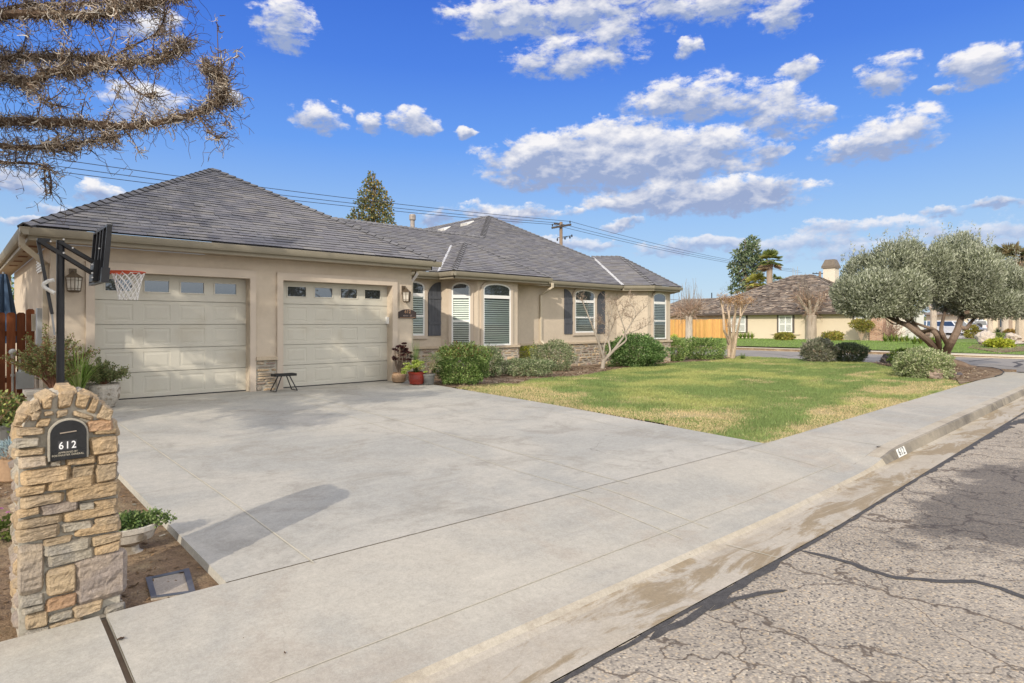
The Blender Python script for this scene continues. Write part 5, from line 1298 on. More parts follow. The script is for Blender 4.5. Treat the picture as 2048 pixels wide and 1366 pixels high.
# meter lid: plate corners measured on the soil
lc = [PZ(x, y, -.035) for x, y in ((291, 1158), (378, 1139), (391, 1186), (302, 1198))]
t = thing('water_meter_box', (lc[0] + lc[2]) / 2, 'rectangular meter lid with blue grey end bars set in the soil', 'meter lid')
m = MB(); up = Vector((0, 0, .012)); m.hexa([p - Vector((0, 0, .05)) for p in lc][::-1], [p + up * .3 for p in lc][::-1]); m.build('lid', M('meter_lid', (.41, .355, .29), .75, ((14, .2), (90, .3)), bump=((260, .9, .006),)), t)
lrp = lambda u, v: lc[0].lerp(lc[1], u).lerp(lc[3].lerp(lc[2], u), v)
for u0, u1 in ((0, .13), (.86, 1)):
    m = MB(); m.hexa([lrp(u, v) + up * .2 for u, v in ((u0, 0), (u1, 0), (u1, 1), (u0, 1))][::-1], [lrp(u, v) + up * 1.0 for u, v in ((u0, 0), (u1, 0), (u1, 1), (u0, 1))][::-1]); m.build('end_bar', M('bar_blue_grey', (.10, .102, .115), .5, ((12, .3),)), t)
lrm = M('lid_rim', (.10, .11, .13), .6, ((10, .3),))
for v0, v1 in ((0, .09), (.93, 1.0)): m = MB(); m.hexa([lrp(u, v) + up * .2 for u, v in ((.13, v0), (.86, v0), (.86, v1), (.13, v1))][::-1], [lrp(u, v) + up * .8 for u, v in ((.13, v0), (.86, v0), (.86, v1), (.13, v1))][::-1]); m.build('rim', lrm, t)
# blue chalk sticks in a tan pot at the frame edge
c = G(32, 950); c = Vector((c.x, c.y, gz(c.x, c.y) - .05))
t = pot('potted_succulent', c, [(.13, 0), (.15, .02), (.185, .25), (.20, .28), (.185, .29), (.16, .25)], potclay, 'spiky pale blue succulent in a tan pot at the left edge', 'potted plant')
b = MB(); rng = np.random.default_rng(31); n = 420; a = rng.uniform(0, 6.28, n); r = rng.random(n) ** .5 * .22
P = np.stack([c.x + r * np.cos(a), c.y + r * np.sin(a), c.z + .27 + .16 * (1 - (r / .24) ** 2) - .04], 1)
b.quads(leaf_quads(P, unit(np.stack([np.cos(a) * r * 4, np.sin(a) * r * 4, np.full(n, .8)], 1) + rng.normal(size=(n, 3)) * .35), .085 * rng.uniform(.6, 1.2, n), .013, rng), pal_cols(n, [(.34, .45, .46), (.42, .52, .52), (.28, .38, .42)], rng)); b.build('leaves', leaf_m, t)
c = G(14, 905); c = Vector((c.x - .02, c.y + .45, gz(c.x, c.y) - .05))
t = pot('potted_plant', c, [(.14, 0), (.16, .02), (.20, .30), (.22, .34), (.20, .35), (.17, .3)], potgrey, 'green and yellow leafy plant in a grey pot left of the pillar', 'potted plant')
b = MB(); leaf_blob(b, c + Vector((0, 0, .50)), (.30, .28, .26), 1900, .05, .034, [(.16, .22, .06), (.26, .32, .09), (.40, .42, .14), (.12, .16, .06), (.30, .20, .10)], 91, .25, .35); b.build('leaves', leaf_m, t)
c = G(26, 1065); c = Vector((c.x, c.y, gz(c.x, c.y) - .05)); t = thing('flowering_plant', c, 'small pink flowering plant in the soil left of the pillar', 'flower')
b = MB(); rng = np.random.default_rng(37)
for k in range(20):
    q = (c.x + rng.uniform(-.16, .08), c.y + rng.uniform(-.08, .08), c.z + rng.uniform(.08, .25)); b = MB(); rosette(b, q, .022, 14, [(.50, .17, .40), (.60, .28, .50), (.42, .12, .32)], 500 + k, .6, .5); b.build('flower', leaf_m, t); b = MB(); leaf_blob(b, c + Vector((-.03, 0, .08)), (.15, .1, .08), 160, .06, .035, [(.16, .22, .05), (.28, .32, .10)], 38, .2); b.build('leaves', leaf_m, t)
# dead leaves dropped on the concrete
rr = random.Random(8)
for k, (px, py, s_) in enumerate(((566, 1277, .014), (240, 1271, .022), (1378, 1079, .011), (488, 1257, .006), (1755, 891, .035), (935, 720 + 280, .010), (1290, 940, .010), (410, 770 + 250, .008))):
    p = PZ(px, py, .0); p.z = (walk_z(p.x, p.y) if p.y < WB else gz(p.x, p.y)) + .006
    a = rr.uniform(0, 6.28); d = Vector((math.cos(a), math.sin(a), 0)); n_ = Vector((-d.y, d.x, 0)); m = MB().col((.10, .06, .035))
    for q in range(4 if s_ > .02 else 1):
        o = p + Vector((rr.uniform(-s_, s_), rr.uniform(-s_, s_), 0)) * .6; h = Vector((0, 0, s_ * .3)); m.poly([o - d * s_, o + n_ * s_ * .4 + h * .6, o + d * s_ + h, o - n_ * s_ * .4])
    tag(m.build('dead_leaf', dryleaf_m), 'curled dead leaf fallen on the pale concrete', 'leaf', 'dead leaves dropped on the concrete')
# ================================================================ shrubs of the front garden
AW = Vector((FW[0], FW[1], 0)); RI = Vector((RT[0], RT[1], 0))
def frame_quads(b, Q, base, C):
    W = np.empty_like(Q); B_ = np.array(base)
    W[..., 0] = B_[0] + RI.x * Q[..., 0] + AW.x * Q[..., 1]; W[..., 1] = B_[1] + RI.y * Q[..., 0] + AW.y * Q[..., 1]; W[..., 2] = B_[2] + Q[..., 2]
    b.quads(W, C)
def shrub(x0, x1, yt, yb, n, L, W, pal, label, seed, name='shrub', cat='shrub', group=None, up=.35, rnd=.75, lump=.42, lf=2.4, dep=.8, boxy=.1, extra=None, shell=.6):
    p = G((x0 + x1) / 2, yb); Z = p.x * FW[0] + p.y * FW[1]; s = Z / F; rx = (x1 - x0) / 2 * s; h = (yb - yt) * s; ry = rx * dep
    p = p + AW * ry * .75; h *= 1.12
    n = int(n * 1.5); L *= 1.15; W *= 1.2
    t = thing(name, p, label, cat, group); b = MB(); rng = np.random.default_rng(seed)
    d = unit(rng.normal(size=(n, 3)))
    if boxy: m = np.abs(d).max(1, keepdims=True); d2 = d / m; d = d * (1 - boxy) + d2 * boxy * .8
    k = 1 + lump * (fbm(d[:, 0] * lf + seed, d[:, 1] * lf + d[:, 2] * lf * 1.6 + 9, 3) - .5) * 2
    rad = (shell + (1 - shell) * rng.random(n) ** .5) * k
    P = d * np.array([rx, ry, h * .56]) * rad[:, None]; P[:, 2] += h * .46
    keep = P[:, 2] > .01; P, d = P[keep], d[keep]; m = len(P)
    D = unit(d + np.array([0, 0, up]) + rng.normal(size=(m, 3)) * rnd)
    tone = .78 + .5 * fbm(P[:, 0] * 3 / max(rx, .3) + seed, P[:, 1] * 3 / max(rx, .3) + P[:, 2] * 4, 2)
    C = pal_cols(m, pal, rng) * tone[:, None] * 1.12
    if extra is not None:                   # new growth of another colour on top
        (pal2, zf, amt) = extra; sel = (P[:, 2] > h * zf) & (rng.random(m) < amt); C[sel] = pal_cols(int(sel.sum()), pal2, rng)
    frame_quads(b, leaf_quads(P, D, L * rng.uniform(.6, 1.3, m), W * rng.uniform(.7, 1.2, m), rng), p, C)
    sh_ = rng.integers(0, m, 26 if n > 2500 else 8)
    for q_ in sh_:
        if P[q_, 2] < h * .45: continue
        d0 = unit(d[q_] * .6 + np.array([0, 0, .8]) + rng.normal(size=3) * .3); f_ = rng.random(14); Pp = P[q_] + d0 * (f_ * h * rng.uniform(.10, .28))[:, None]
        frame_quads(b, leaf_quads(Pp, unit(d0 + rng.normal(size=(14, 3)) * .7), L * .8 * rng.uniform(.6, 1.2, 14), W * .8, rng), p, pal_cols(14, pal, rng) * 1.15)
    b.build('leaves', leaf_m, t)
    st = MB().col((.20, .14, .09))
    for k in range(9):
        a = rng.uniform(0, 6.28); r = rng.uniform(.1, .75); q = p + RI * (rx * r * math.cos(a)) + AW * (ry * r * math.sin(a)) + Vector((0, 0, h * .55)); st.tube([p + RI * (rx * .1 * math.cos(a)) - Vector((0, 0, .06)), q], [.014, .006], 5)
    st.build('stem', bark_m, t); return t
GN = [(.135, .223, .054), (.203, .297, .081), (.270, .365, .115), (.088, .149, .041), (.351, .419, .162)]
GG = [(.162, .216, .101), (.230, .284, .135), (.297, .338, .189), (.101, .135, .068), (.365, .378, .243)]
DK = [(.081, .162, .047), (.135, .230, .068), (.189, .297, .095), (.054, .108, .030), (.270, .365, .149)]
YL = [(.42, .44, .06), (.50, .50, .09), (.30, .36, .06)]
shrub(868, 976, 697, 768, 9000, .055, .026, GN, 'rounded bright green shrub with reddish new tips right of the flower pots', 101, extra=([(.24, .13, .06), (.20, .2, .06)], .66, .28), dep=.75)
shrub(948, 1006, 700, 752, 3600, .055, .025, GG, 'grey green shrub between the rounded shrub and the yellow topped one', 102)
shrub(1003, 1112, 722, 752, 5200, .05, .024, GG, 'low grey green shrub below the bay window at the lawn edge', 103, dep=.6)
shrub(1006, 1082, 697, 738, 3600, .055, .028, YL, 'bright yellow topped shrub under the large bay window', 104, dep=.5, up=.7)
shrub(1062, 1148, 690, 742, 5200, .055, .024, GG, 'olive green shrub in front of the stone wall under the downspout', 105, dep=.6)
shrub(1212, 1338, 681, 734, 11000, .075, .032, DK, 'large dark green mounded shrub behind the bare young tree', 106, dep=.55, shell=.5)
shrub(1336, 1376, 683, 722, 2600, .07, .035, GN, 'small green shrub at the right corner of the house', 107, dep=.7)
shrub(1372, 1453, 681, 719, 4600, .075, .036, GN, 'wide clipped green shrub between the house corner and the crape myrtle', 108, dep=.6, boxy=.35)
shrub(1336, 1360, 672, 690, 900, .07, .035, YL, 'small yellow shrub peeking out behind the house corner', 109)
shrub(1613, 1682, 685, 724, 4200, .11, .03, [(.20, .21, .14), (.28, .28, .20), (.13, .145, .09), (.33, .30, .23)], 'spiky grey brown shrub left of the olive tree at the lawn edge', 110, up=.9, dep=.7)
shrub(1678, 1742, 692, 724, 3400, .10, .028, [(.10, .135, .07), (.16, .19, .10), (.07, .09, .045)], 'darker grey green spiky shrub beside the boulder', 111, up=.8, dep=.7)
shrub(1796, 1872, 702, 733, 3400, .06, .028, [(.09, .15, .02), (.14, .21, .03), (.06, .10, .018)], 'low dark green mound behind the variegated shrub', 112, dep=.7)
shrub(1810, 1922, 707, 757, 8500, .06, .03, [(.30, .35, .17), (.42, .45, .25), (.22, .27, .11), (.50, .50, .32), (.14, .19, .07)], 'pale variegated mounded shrub in front of the olive trunk', 113, dep=.7)
for (x0, x1, yt, yb, lab, sd) in ((1470, 1502, 707, 718, 'small strappy green clump at the foot of the crape myrtle', 114),):
    p = G((x0 + x1) / 2, yb); t = thing('strappy_plant', p, lab, 'plant'); b = MB(); grass_clump(b, p, 60, .35, .5, .03, [(.12, .19, .05), (.2, .28, .08)], sd, .6); b.build('leaves', leaf_m, t)
p = G(1781, 727); rock('boulder', (p.x + .2, p.y + .1, p.z + .16), (.42, .36, .28), (.14, .125, .115), 3.3, 'dark brown boulder left of the low green mound', 'boulder')
p = G(1871, 757); rock('boulder', (p.x + .1, p.y + .06, p.z + .15), (.29, .25, .27), (.33, .25, .20), 8.1, 'pinkish brown boulder in front of the variegated shrub', 'boulder')
p = G(1919, 752); rock('boulder', (p.x, p.y, p.z + .03), (.12, .1, .09), (.12, .11, .12), 5.7, 'small dark rock right of the variegated shrub', 'boulder', nu=14, nv=9)
# black plastic bed edging round the corner tip
m = MB(); e_ = [G(x, y) for x, y in ((1935, 733), (1960, 734), (1985, 736), (2000, 739.5), (2008, 745), (2003, 750), (1990, 754))]
m.tube([p + Vector((0, 0, .02)) for p in e_], .016, 6); tag(m.build('bed_edging', M('black_plastic', (.03, .028, .026), .6, ((5, .2),))), 'black plastic edging round the tip of the mulch bed', 'edging')

# ================================================================ trees
def bez(pts, n):
    """smooth polyline through points"""
    P = [Vector(p) for p in pts]; out = []
    for i in range(len(P) - 1):
        p0, p1, p2, p3 = P[max(i - 1, 0)], P[i], P[i + 1], P[min(i + 2, len(P) - 1)]
        for k in range(n):
            t = k / n; out.append(.5 * ((2 * p1) + (p2 - p0) * t + (2 * p0 - 5 * p1 + 4 * p2 - p3) * t * t + (3 * p1 - p0 - 3 * p2 + p3) * t ** 3))
    return out + [P[-1]]
def limb(b, pts, r0, r1, n=8, sub=4):
    P = bez(pts, sub); b.tube(P, [r0 + (r1 - r0) * k / (len(P) - 1) for k in range(len(P))], n); return P
def twigs_from(P, n, L, rng, up=.6, spread=1.0, K=5, curl=.25, r0=.006, f0=.25):
    """thin twigs leaving a polyline: (n,K,3) points and radii"""
    idx = rng.uniform(f0, 1, n) * (len(P) - 1.001); i = idx.astype(int); f = (idx - i)[:, None]
    A = np.array([list(p) for p in P]); S = A[i] * (1 - f) + A[np.minimum(i + 1, len(P) - 1)] * f; T_ = unit(A[np.minimum(i + 1, len(P) - 1)] - A[i])
    D = unit(T_ * .7 + rng.normal(size=(n, 3)) * spread + np.array([0, 0, up])); LL = L * rng.uniform(.4, 1.1, n)
    out = np.zeros((n, K, 3)); out[:, 0] = S; cur = S; d = D
    for k in range(1, K):
        d = unit(d + rng.normal(size=(n, 3)) * curl + np.array([0, 0, up * .12])); cur = cur + d * (LL / (K - 1))[:, None]; out[:, k] = cur
    R = np.linspace(1, .45, K)[None] * r0 * rng.uniform(.7, 1.2, (n, 1)); return out, R
# --- bare young tree in front of the large dark shrub
base = G(1205, 736); ZT = base.x * FW[0] + base.y * FW[1]
c8 = lambda x, y, dz=0: PD(1160 + x / 8.035, 570 + y / 8.035, ZT + dz)
t = thing('bare_young_tree', base, 'bare multi-stemmed young tree with grey bark and pale buds at the lawn edge', 'tree')
b = MB().col((.36, .32, .27)); S_ = []
S_.append(limb(b, [c8(360, 1345), c8(372, 1250), c8(385, 1190)], .085, .06, 10))
S_.append(limb(b, [c8(385, 1200), c8(300, 930, -.2), c8(190, 640, -.35), c8(60, 310, -.4), c8(30, 250, -.4)], .05, .008))
S_.append(limb(b, [c8(395, 1210), c8(520, 1070, .1), c8(650, 900, .2), c8(722, 780, .25), c8(680, 600, .2), c8(600, 380, .2), c8(590, 320, .2)], .055, .007))
S_.append(limb(b, [c8(440, 1140), c8(485, 1060), c8(455, 860, .3), c8(465, 560, .4), c8(430, 420, .4), c8(400, 230, .4)], .045, .007))
S_.append(limb(b, [c8(380, 1230), c8(560, 1040, -.2), c8(738, 890, -.3), c8(728, 780, -.35), c8(840, 590, -.4), c8(900, 500, -.45), c8(1090, 310, -.5)], .045, .007))
S_.append(limb(b, [c8(730, 800, -.3), c8(900, 730, -.5), c8(1050, 665, -.6), c8(1130, 590, -.6)], .018, .006)); S_.append(limb(b, [c8(378, 1120, .1), c8(400, 940, .2), c8(500, 720, .3), c8(540, 600, .3), c8(570, 555, .3)], .028, .006))
S_.append(limb(b, [c8(490, 720, .3), c8(370, 620, .4), c8(300, 610, .4)], .014, .005)); S_.append(limb(b, [c8(470, 600, .4), c8(512, 430, .3), c8(490, 330, .3), c8(590, 280, .3)], .02, .006)); S_.append(limb(b, [c8(845, 590, -.4), c8(830, 520, -.3), c8(720, 500, -.2)], .014, .005))
S_.append(limb(b, [c8(890, 520, -.4), c8(880, 400, -.4), c8(800, 260, -.4), c8(830, 180, -.4)], .014, .005)); S_.append(limb(b, [c8(670, 560, .2), c8(700, 380, .1), c8(800, 330, 0)], .014, .005))
b.build('trunk', bark_m, t)
rng = np.random.default_rng(21); b = MB().col((.30, .24, .19)); bud = MB()
for s in S_[1:]:
    n = 22; P, R = twigs_from(s, n, .42, rng, .55, .7, 5, .3, .0062, .35); b.quads(ctube(b, P, R, 3), np.tile([.30, .235, .18], (n * 12, 1)))
    P2 = P[:, 2:4].mean(1); n2 = n * 2; s2 = np.repeat(P2, 2, 0); D = unit(rng.normal(size=(n2, 3)) + np.array([0, 0, .7])); Q = s2[:, None] + D[:, None] * (np.linspace(0, 1, 3)[None, :, None] * rng.uniform(.06, .2, (n2, 1, 1)))
    b.quads(ctube(b, Q, np.full((n2, 3), .004), 3), np.tile([.30, .235, .18], (n2 * 6, 1)))
    tips = np.concatenate([P[:, -1], Q[:, -1]]); dirs = np.concatenate([unit(P[:, -1] - P[:, -2]), D])
    bud.quads(leaf_quads(tips, unit(dirs + np.array([0, 0, .4])), .05, .022, rng), pal_cols(len(tips), [(.50, .46, .38), (.34, .25, .19), (.26, .19, .15)], rng))
b.build('twigs', bark_m, t); bud.build('buds', leaf_m, t)
# --- crape myrtle
base = G(1462, 717); ZT = base.x * FW[0] + base.y * FW[1]
c9 = lambda x, y, dz=0: PD(1440 + x / 8.53, 560 + y / 8.53, ZT + dz)
t = thing('crape_myrtle', base, 'bare pruned crape myrtle with several smooth tan stems at the lawn corner', 'tree')
b = MB().col((.46, .36, .26)); S_ = []
for st, r0 in (([(150, 1330), (150, 1180), (130, 1000), (72, 850), (60, 590), (30, 430), (5, 310)], .085), ([(170, 1330), (168, 1000), (165, 780), (150, 580), (128, 470), (165, 380)], .075), ([(205, 1340), (240, 1150), (235, 900), (262, 560), (252, 370)], .085), ([(230, 1330), (270, 1010), (300, 860), (350, 600), (385, 390)], .08),
               ([(190, 1330), (205, 1100), (225, 880), (225, 700), (300, 400), (300, 300)], .06), ([(280, 960), (345, 660), (440, 470), (525, 345)], .04), ([(148, 1050), (70, 900)], .035), ([(60, 580), (95, 560), (110, 700), (150, 790)], .03), ([(150, 580), (180, 480), (175, 380)], .035), ([(260, 560), (305, 420)], .04), ([(350, 620), (345, 400), (350, 330)], .04), ([(45, 470), (90, 330)], .03), ([(360, 520), (430, 400)], .03)):
    S_.append(limb(b, [c9(x, y, rrr * .3) for (x, y), rrr in zip(st, [math.sin(k * 1.7 + st[0][0]) for k in range(len(st))])], r0, r0 * .45, 8))
b.build('trunk', bark_m, t); b = MB(); rng = np.random.default_rng(23); hd = MB()
for s in S_:
    if len(s) < 9 and s[-1].z < 2: continue
    n = 26; tip = [s[-3], s[-2], s[-1]]; P, R = twigs_from(tip, n, .34, rng, .7, .75, 4, .3, .010, .2); b.quads(ctube(b, P, R, 3), np.tile([.42, .27, .17], (n * 9, 1)))
    hd.quads(leaf_quads(np.repeat(P[:, -1], 3, 0) + rng.normal(size=(n * 3, 3)) * .05, unit(rng.normal(size=(n * 3, 3))), .06, .04, rng), pal_cols(n * 3, [(.40, .26, .14), (.50, .36, .2), (.26, .16, .09)], rng))
b.build('twigs', bark_m, t); hd.build('seed_heads', dryleaf_m, t)
# --- olive tree in the corner bed
base = G(1888, 735); ZO = base.x * FW[0] + base.y * FW[1]
cO = lambda x, y, dz=0: PD(1640 + x / 3.794, 440 + y / 3.794, ZO + dz)
t = thing('olive_tree', base, 'large spreading olive tree with twisted trunk on the corner of the lawn', 'tree')
b = MB().col((.20, .148, .112)); Ls = []
Ls.append(limb(b, [cO(935, 1120), cO(925, 1060), cO(905, 1000)], .26, .16, 12)); Ls.append(limb(b, [cO(950, 1110), cO(945, 1050), cO(960, 985)], .24, .16, 12))
for pts, r in (([(900, 1020), (840, 935), (740, 855), (665, 800), (600, 775), (520, 735), (430, 690)], .19), ([(905, 1010), (900, 930), (882, 870), (840, 838), (755, 845), (700, 800), (600, 700), (520, 600)], .14), ([(955, 1000), (1000, 920), (1045, 830), (1062, 765), (1100, 700), (1180, 620), (1250, 500)], .20),
               ([(975, 960), (935, 880), (920, 830), (935, 750), (960, 650), (1000, 500)], .12), ([(940, 900), (870, 835), (800, 810), (720, 780), (650, 740)], .10), ([(1060, 810), (1110, 820), (1150, 770), (1200, 730), (1320, 690)], .11), ([(760, 850), (700, 760), (680, 650), (640, 500)], .10), ([(1110, 700), (1230, 700), (1380, 700), (1470, 640)], .10), ([(600, 775), (560, 700), (420, 560)], .08), ([(665, 800), (640, 780), (560, 790), (500, 750)], .06)):
    Ls.append(limb(b, [cO(x, y, .9 * math.sin(k * .9 + pts[0][0] * .01)) for k, (x, y) in enumerate(pts)], r * .78, r * .3, 9))
limb(b, [cO(945, 1075), cO(1060, 1100), cO(1130, 1125), cO(1178, 1128)], .20, .12, 9); limb(b, [cO(910, 1080), cO(850, 1130), cO(820, 1150)], .18, .06, 8)
b.build('trunk', bark_m, t)
OL = [(.23, .255, .165), (.32, .345, .235), (.41, .435, .32), (.15, .17, .10), (.50, .52, .41)]
b = MB(); rng = np.random.default_rng(33)
ell = [(225, 570, 125, 150), (330, 450, 150, 190), (430, 560, 200, 180), (560, 400, 190, 230), (680, 330, 130, 180), (660, 560, 170, 180), (760, 450, 70, 200), (460, 660, 240, 80), (900, 400, 95, 210), (1040, 330, 170, 220), (980, 520, 140, 200), (1160, 430, 190, 220), (1180, 600, 220, 150), (1350, 500, 190, 200), (1330, 640, 220, 110), (1490, 560, 150, 190), (1600, 620, 140, 140)]
px2m = ZO / F / 3.794
for k, (cx_, cy_, rx, ry) in enumerate(ell):
    dz = .9 * math.sin(k * 2.1) ; c = np.array(cO(cx_, cy_, dz)); n = int(6200 * (rx * ry) / 30000 + 1500); r = np.array([rx, (rx + ry) * .42, ry]) * px2m
    d = unit(rng.normal(size=(n, 3))); rad = (.55 + .45 * rng.random(n) ** .6) * (1 + .22 * (fbm(d[:, 0] * 3 + k, d[:, 1] * 3 + d[:, 2] * 4, 3) - .5) * 2)
    Q = d * r * rad[:, None]; P = np.stack([c[0] + RI.x * Q[:, 0] + AW.x * Q[:, 1], c[1] + RI.y * Q[:, 0] + AW.y * Q[:, 1], c[2] + Q[:, 2]], 1)
    dw = np.stack([RI.x * d[:, 0] + AW.x * d[:, 1], RI.y * d[:, 0] + AW.y * d[:, 1], d[:, 2]], 1)
    D = unit(dw * .8 + np.array([0, 0, .75]) + rng.normal(size=(n, 3)) * .55); tone = .72 + .6 * fbm(P[:, 0] * 1.6 + k, P[:, 2] * 2 + P[:, 1], 3)
    b.quads(leaf_quads(P, D, .14 * rng.uniform(.6, 1.3, n), .040, rng), pal_cols(n, OL, rng) * tone[:, None])
# upright shoots on top
for k, (cx_, cy_, w) in enumerate(((300, 290, 130), (560, 190, 160), (690, 170, 90), (1040, 140, 170), (1180, 230, 120), (930, 230, 80), (1350, 320, 150), (1480, 380, 120))):
    for q in range(20):
        x, y = cx_ + rng.uniform(-1, 1) * w, cy_ + rng.uniform(20, 90); p = np.array(cO(x, y, rng.uniform(-1.2, 1.2))); Ls_ = rng.uniform(.35, .95); d0 = unit(np.array([rng.normal() * .25, rng.normal() * .25, 1.0]))
        f = rng.random(16); P = p + d0 * (f * Ls_)[:, None]; b.quads(leaf_quads(P, unit(d0 + rng.normal(size=(16, 3)) * .6), .11, .03, rng), pal_cols(16, OL, rng))
b.build('crown', leaf_m, t)

# ================================================================ dried cedar whose limbs hang in at the upper left
TX, TY = -2.55, 9.2
t = thing('dried_cedar', (TX, TY, .1), 'tall dried cedar with brown curling foliage reaching in from the upper left', 'tree')
b = MB().col((.17, .12, .085)); limb(b, [(TX, TY, 0), (TX + .1, TY, 3), (TX - .1, TY + .1, 5.6), (TX, TY, 8.2)], .32, .06, 14, 5); b.build('trunk', bark_m, t)
DRY = np.array([(.38, .31, .245), (.25, .185, .135), (.50, .445, .38), (.13, .095, .072), (.43, .35, .26), (.58, .545, .49)])
def cedar_branch(pts, r0, seed, dens_, curlL=.17, fine=True, hang=.35, wid=.072):
    dens = dens_ * .43; rng = np.random.default_rng(seed); b = MB().col((.13, .09, .065)); P = limb(b, pts, r0, .008, 7, 6)
    Ltot = sum((q - p).length for p, q in zip(P, P[1:])); S_ = [P]
    # side sprays
    for k in range(int(Ltot * 4.5)):
        i = int(rng.uniform(.12, .97) * (len(P) - 2)); d = (P[i + 1] - P[i]).normalized(); sd = Vector(rng.normal(size=3)); sd -= d * sd.dot(d); sd.normalize()
        L = rng.uniform(.18, .55) * (1 if fine else 1.5); up_ = rng.choice([-.5, .5, .2]); m_ = P[i] + (d * .5 + sd * .6 + Vector((0, 0, up_))) * L * .5; e_ = m_ + (d * .4 + sd * .4 + Vector((0, 0, up_ * 1.3))) * L * .6
        S_.append(limb(b, [P[i], m_, e_], .009, .003, 4, 3))
    # clumps of dried curled sprigs along the branch
    A = []
    n = int(Ltot * dens); K = 5
    idx = rng.uniform(0, 1, n) ** .85 * (len(P) - 1.001); i = idx.astype(int); f = (idx - i)[:, None]; AA = np.array([list(p) for p in P])
    th = np.clip(1.25 - np.abs(fbm(idx * .55 + seed * 3.1, idx * 0 + seed, 3) - .5) * 4.5, .18, 1.25)[:, None]
    S = AA[i] * (1 - f) + AA[np.minimum(i + 1, len(P) - 1)] * f + rng.normal(size=(n, 3)) * np.array([wid, wid, wid * .8]) * th * (1.05 - .8 * idx[:, None] / len(P))
    if len(S_) > 1:
        pts2 = np.concatenate([np.array([list(p) for p in s]) for s in S_[1:]]); m2 = int(n * .45); S = np.concatenate([S, pts2[rng.integers(0, len(pts2), m2)] + rng.normal(size=(m2, 3)) * .022])
    n = len(S); D = unit(rng.normal(size=(n, 3)) + np.array([0, 0, -hang])); LL = curlL * rng.uniform(.35, 1.15, n) * (1 if fine else 1.6); out = np.zeros((n, K, 3)); out[:, 0] = S; cur = S; d = D; ax = unit(rng.normal(size=(n, 3)))
    for k in range(1, K): d = unit(d + np.cross(ax, d) * .75 + rng.normal(size=(n, 3)) * .2); cur = cur + d * (LL / (K - 1))[:, None]; out[:, k] = cur
    sd = 3; R = np.linspace(1, .5, K)[None] * (.0062 if fine else .017) * rng.uniform(.6, 1.35, (n, 1))
    C = DRY[rng.integers(0, len(DRY), n)] * rng.uniform(.7, 1.25, (n, 1)); Cq = np.concatenate([np.repeat(C, K - 1, 0)] * sd)
    fo = MB(); fo.quads(ctube(fo, out, R, sd), Cq)
    # long bare hanging and rising threads
    n = int(Ltot * (34 if fine else 6)); Pt, Rt = twigs_from(P, n, .55, rng, -.15, 1.0, 7, .42, .0042, .1); fo.quads(ctube(fo, Pt, Rt, 3), np.tile([.10, .075, .055], (n * 18, 1)))
    m2 = n * 3; ii = rng.integers(1, 7, m2); jj = rng.integers(0, n, m2); s2 = Pt[jj, ii]; D2 = unit(rng.normal(size=(m2, 3))); Q = s2[:, None] + D2[:, None] * (np.linspace(0, 1, 3)[None, :, None] * rng.uniform(.03, .11, (m2, 1, 1))); fo.quads(ctube(fo, Q, np.full((m2, 3), .003), 3), np.tile([.15, .11, .08], (m2 * 6, 1)))
    br = b.build('branch', bark_m, t); fo.build('foliage', dryleaf_m, br); return P
Tz = lambda z: (TX + .15, TY, z)
cC = lambda x, y, d=7.4: PD(x / 3.252, y / 3.252, d)
cedar_branch([Tz(5.3), cC(-500, 230, 6.8), cC(0, 100, 7.3), cC(350, 95, 7.4), cC(650, 95, 7.4), cC(830, 45, 7.4), cC(1010, 5, 7.3), cC(1200, -40, 7.2)], .075, 1, 620)
cedar_branch([Tz(4.9), cC(-400, 500, 6.9), cC(0, 500, 7.4), cC(180, 540, 7.5), cC(330, 470, 7.4), cC(520, 460, 7.4), cC(760, 410, 7.4), cC(1000, 390, 7.3), cC(1130, 330, 7.2), cC(1200, 260, 7.2)], .07, 2, 640)
cedar_branch([Tz(4.6), cC(-350, 420, 7.6), cC(0, 385, 8.0), cC(250, 365, 8.1), cC(480, 370, 8.1), cC(700, 400, 8.0)], .05, 3, 560)
cedar_branch([cC(690, 390, 7.6), cC(860, 300, 7.6), cC(1000, 225, 7.6), cC(1060, 150, 7.6), cC(1070, 70, 7.6)], .012, 4, 90, fine=True, wid=.03)
cedar_branch([Tz(4.2), cC(-400, 800, 7.0), cC(0, 790, 7.5), cC(250, 790, 7.6), cC(520, 800, 7.6), cC(850, 820, 7.5), cC(1200, 760, 7.4), cC(1380, 680, 7.3), cC(1460, 610, 7.3), cC(1420, 500, 7.3), cC(1340, 420, 7.3)], .07, 5, 640)
cedar_branch([cC(-200, 900, 7.2), cC(100, 960, 7.2), cC(300, 950, 7.2), cC(520, 930, 7.2), cC(760, 880, 7.2)], .04, 6, 620)
cedar_branch([cC(-200, 960, 7.0), cC(0, 1050, 7.0), cC(150, 1060, 7.0), cC(290, 1080, 7.0), cC(330, 1160, 7.0), cC(330, 1260, 7.0)], .02, 7, 130, wid=.045)
cedar_branch([cC(180, 540, 7.2), cC(270, 640, 7.2), cC(350, 680, 7.2), cC(400, 690, 7.2)], .015, 8, 330, wid=.05)
cedar_branch([cC(760, 450, 7.5), cC(850, 560, 7.5), cC(960, 630, 7.5), cC(1020, 600, 7.5)], .012, 9, 130, wid=.035); cedar_branch([cC(1280, 740, 7.3), cC(1350, 840, 7.3), cC(1390, 880, 7.3), cC(1430, 890, 7.3)], .010, 10, 150, wid=.04); cedar_branch([cC(-100, 100, 7.8), cC(120, 40, 7.8), cC(300, 30, 7.8), cC(620, 20, 7.7), cC(900, -40, 7.7)], .03, 11, 420)
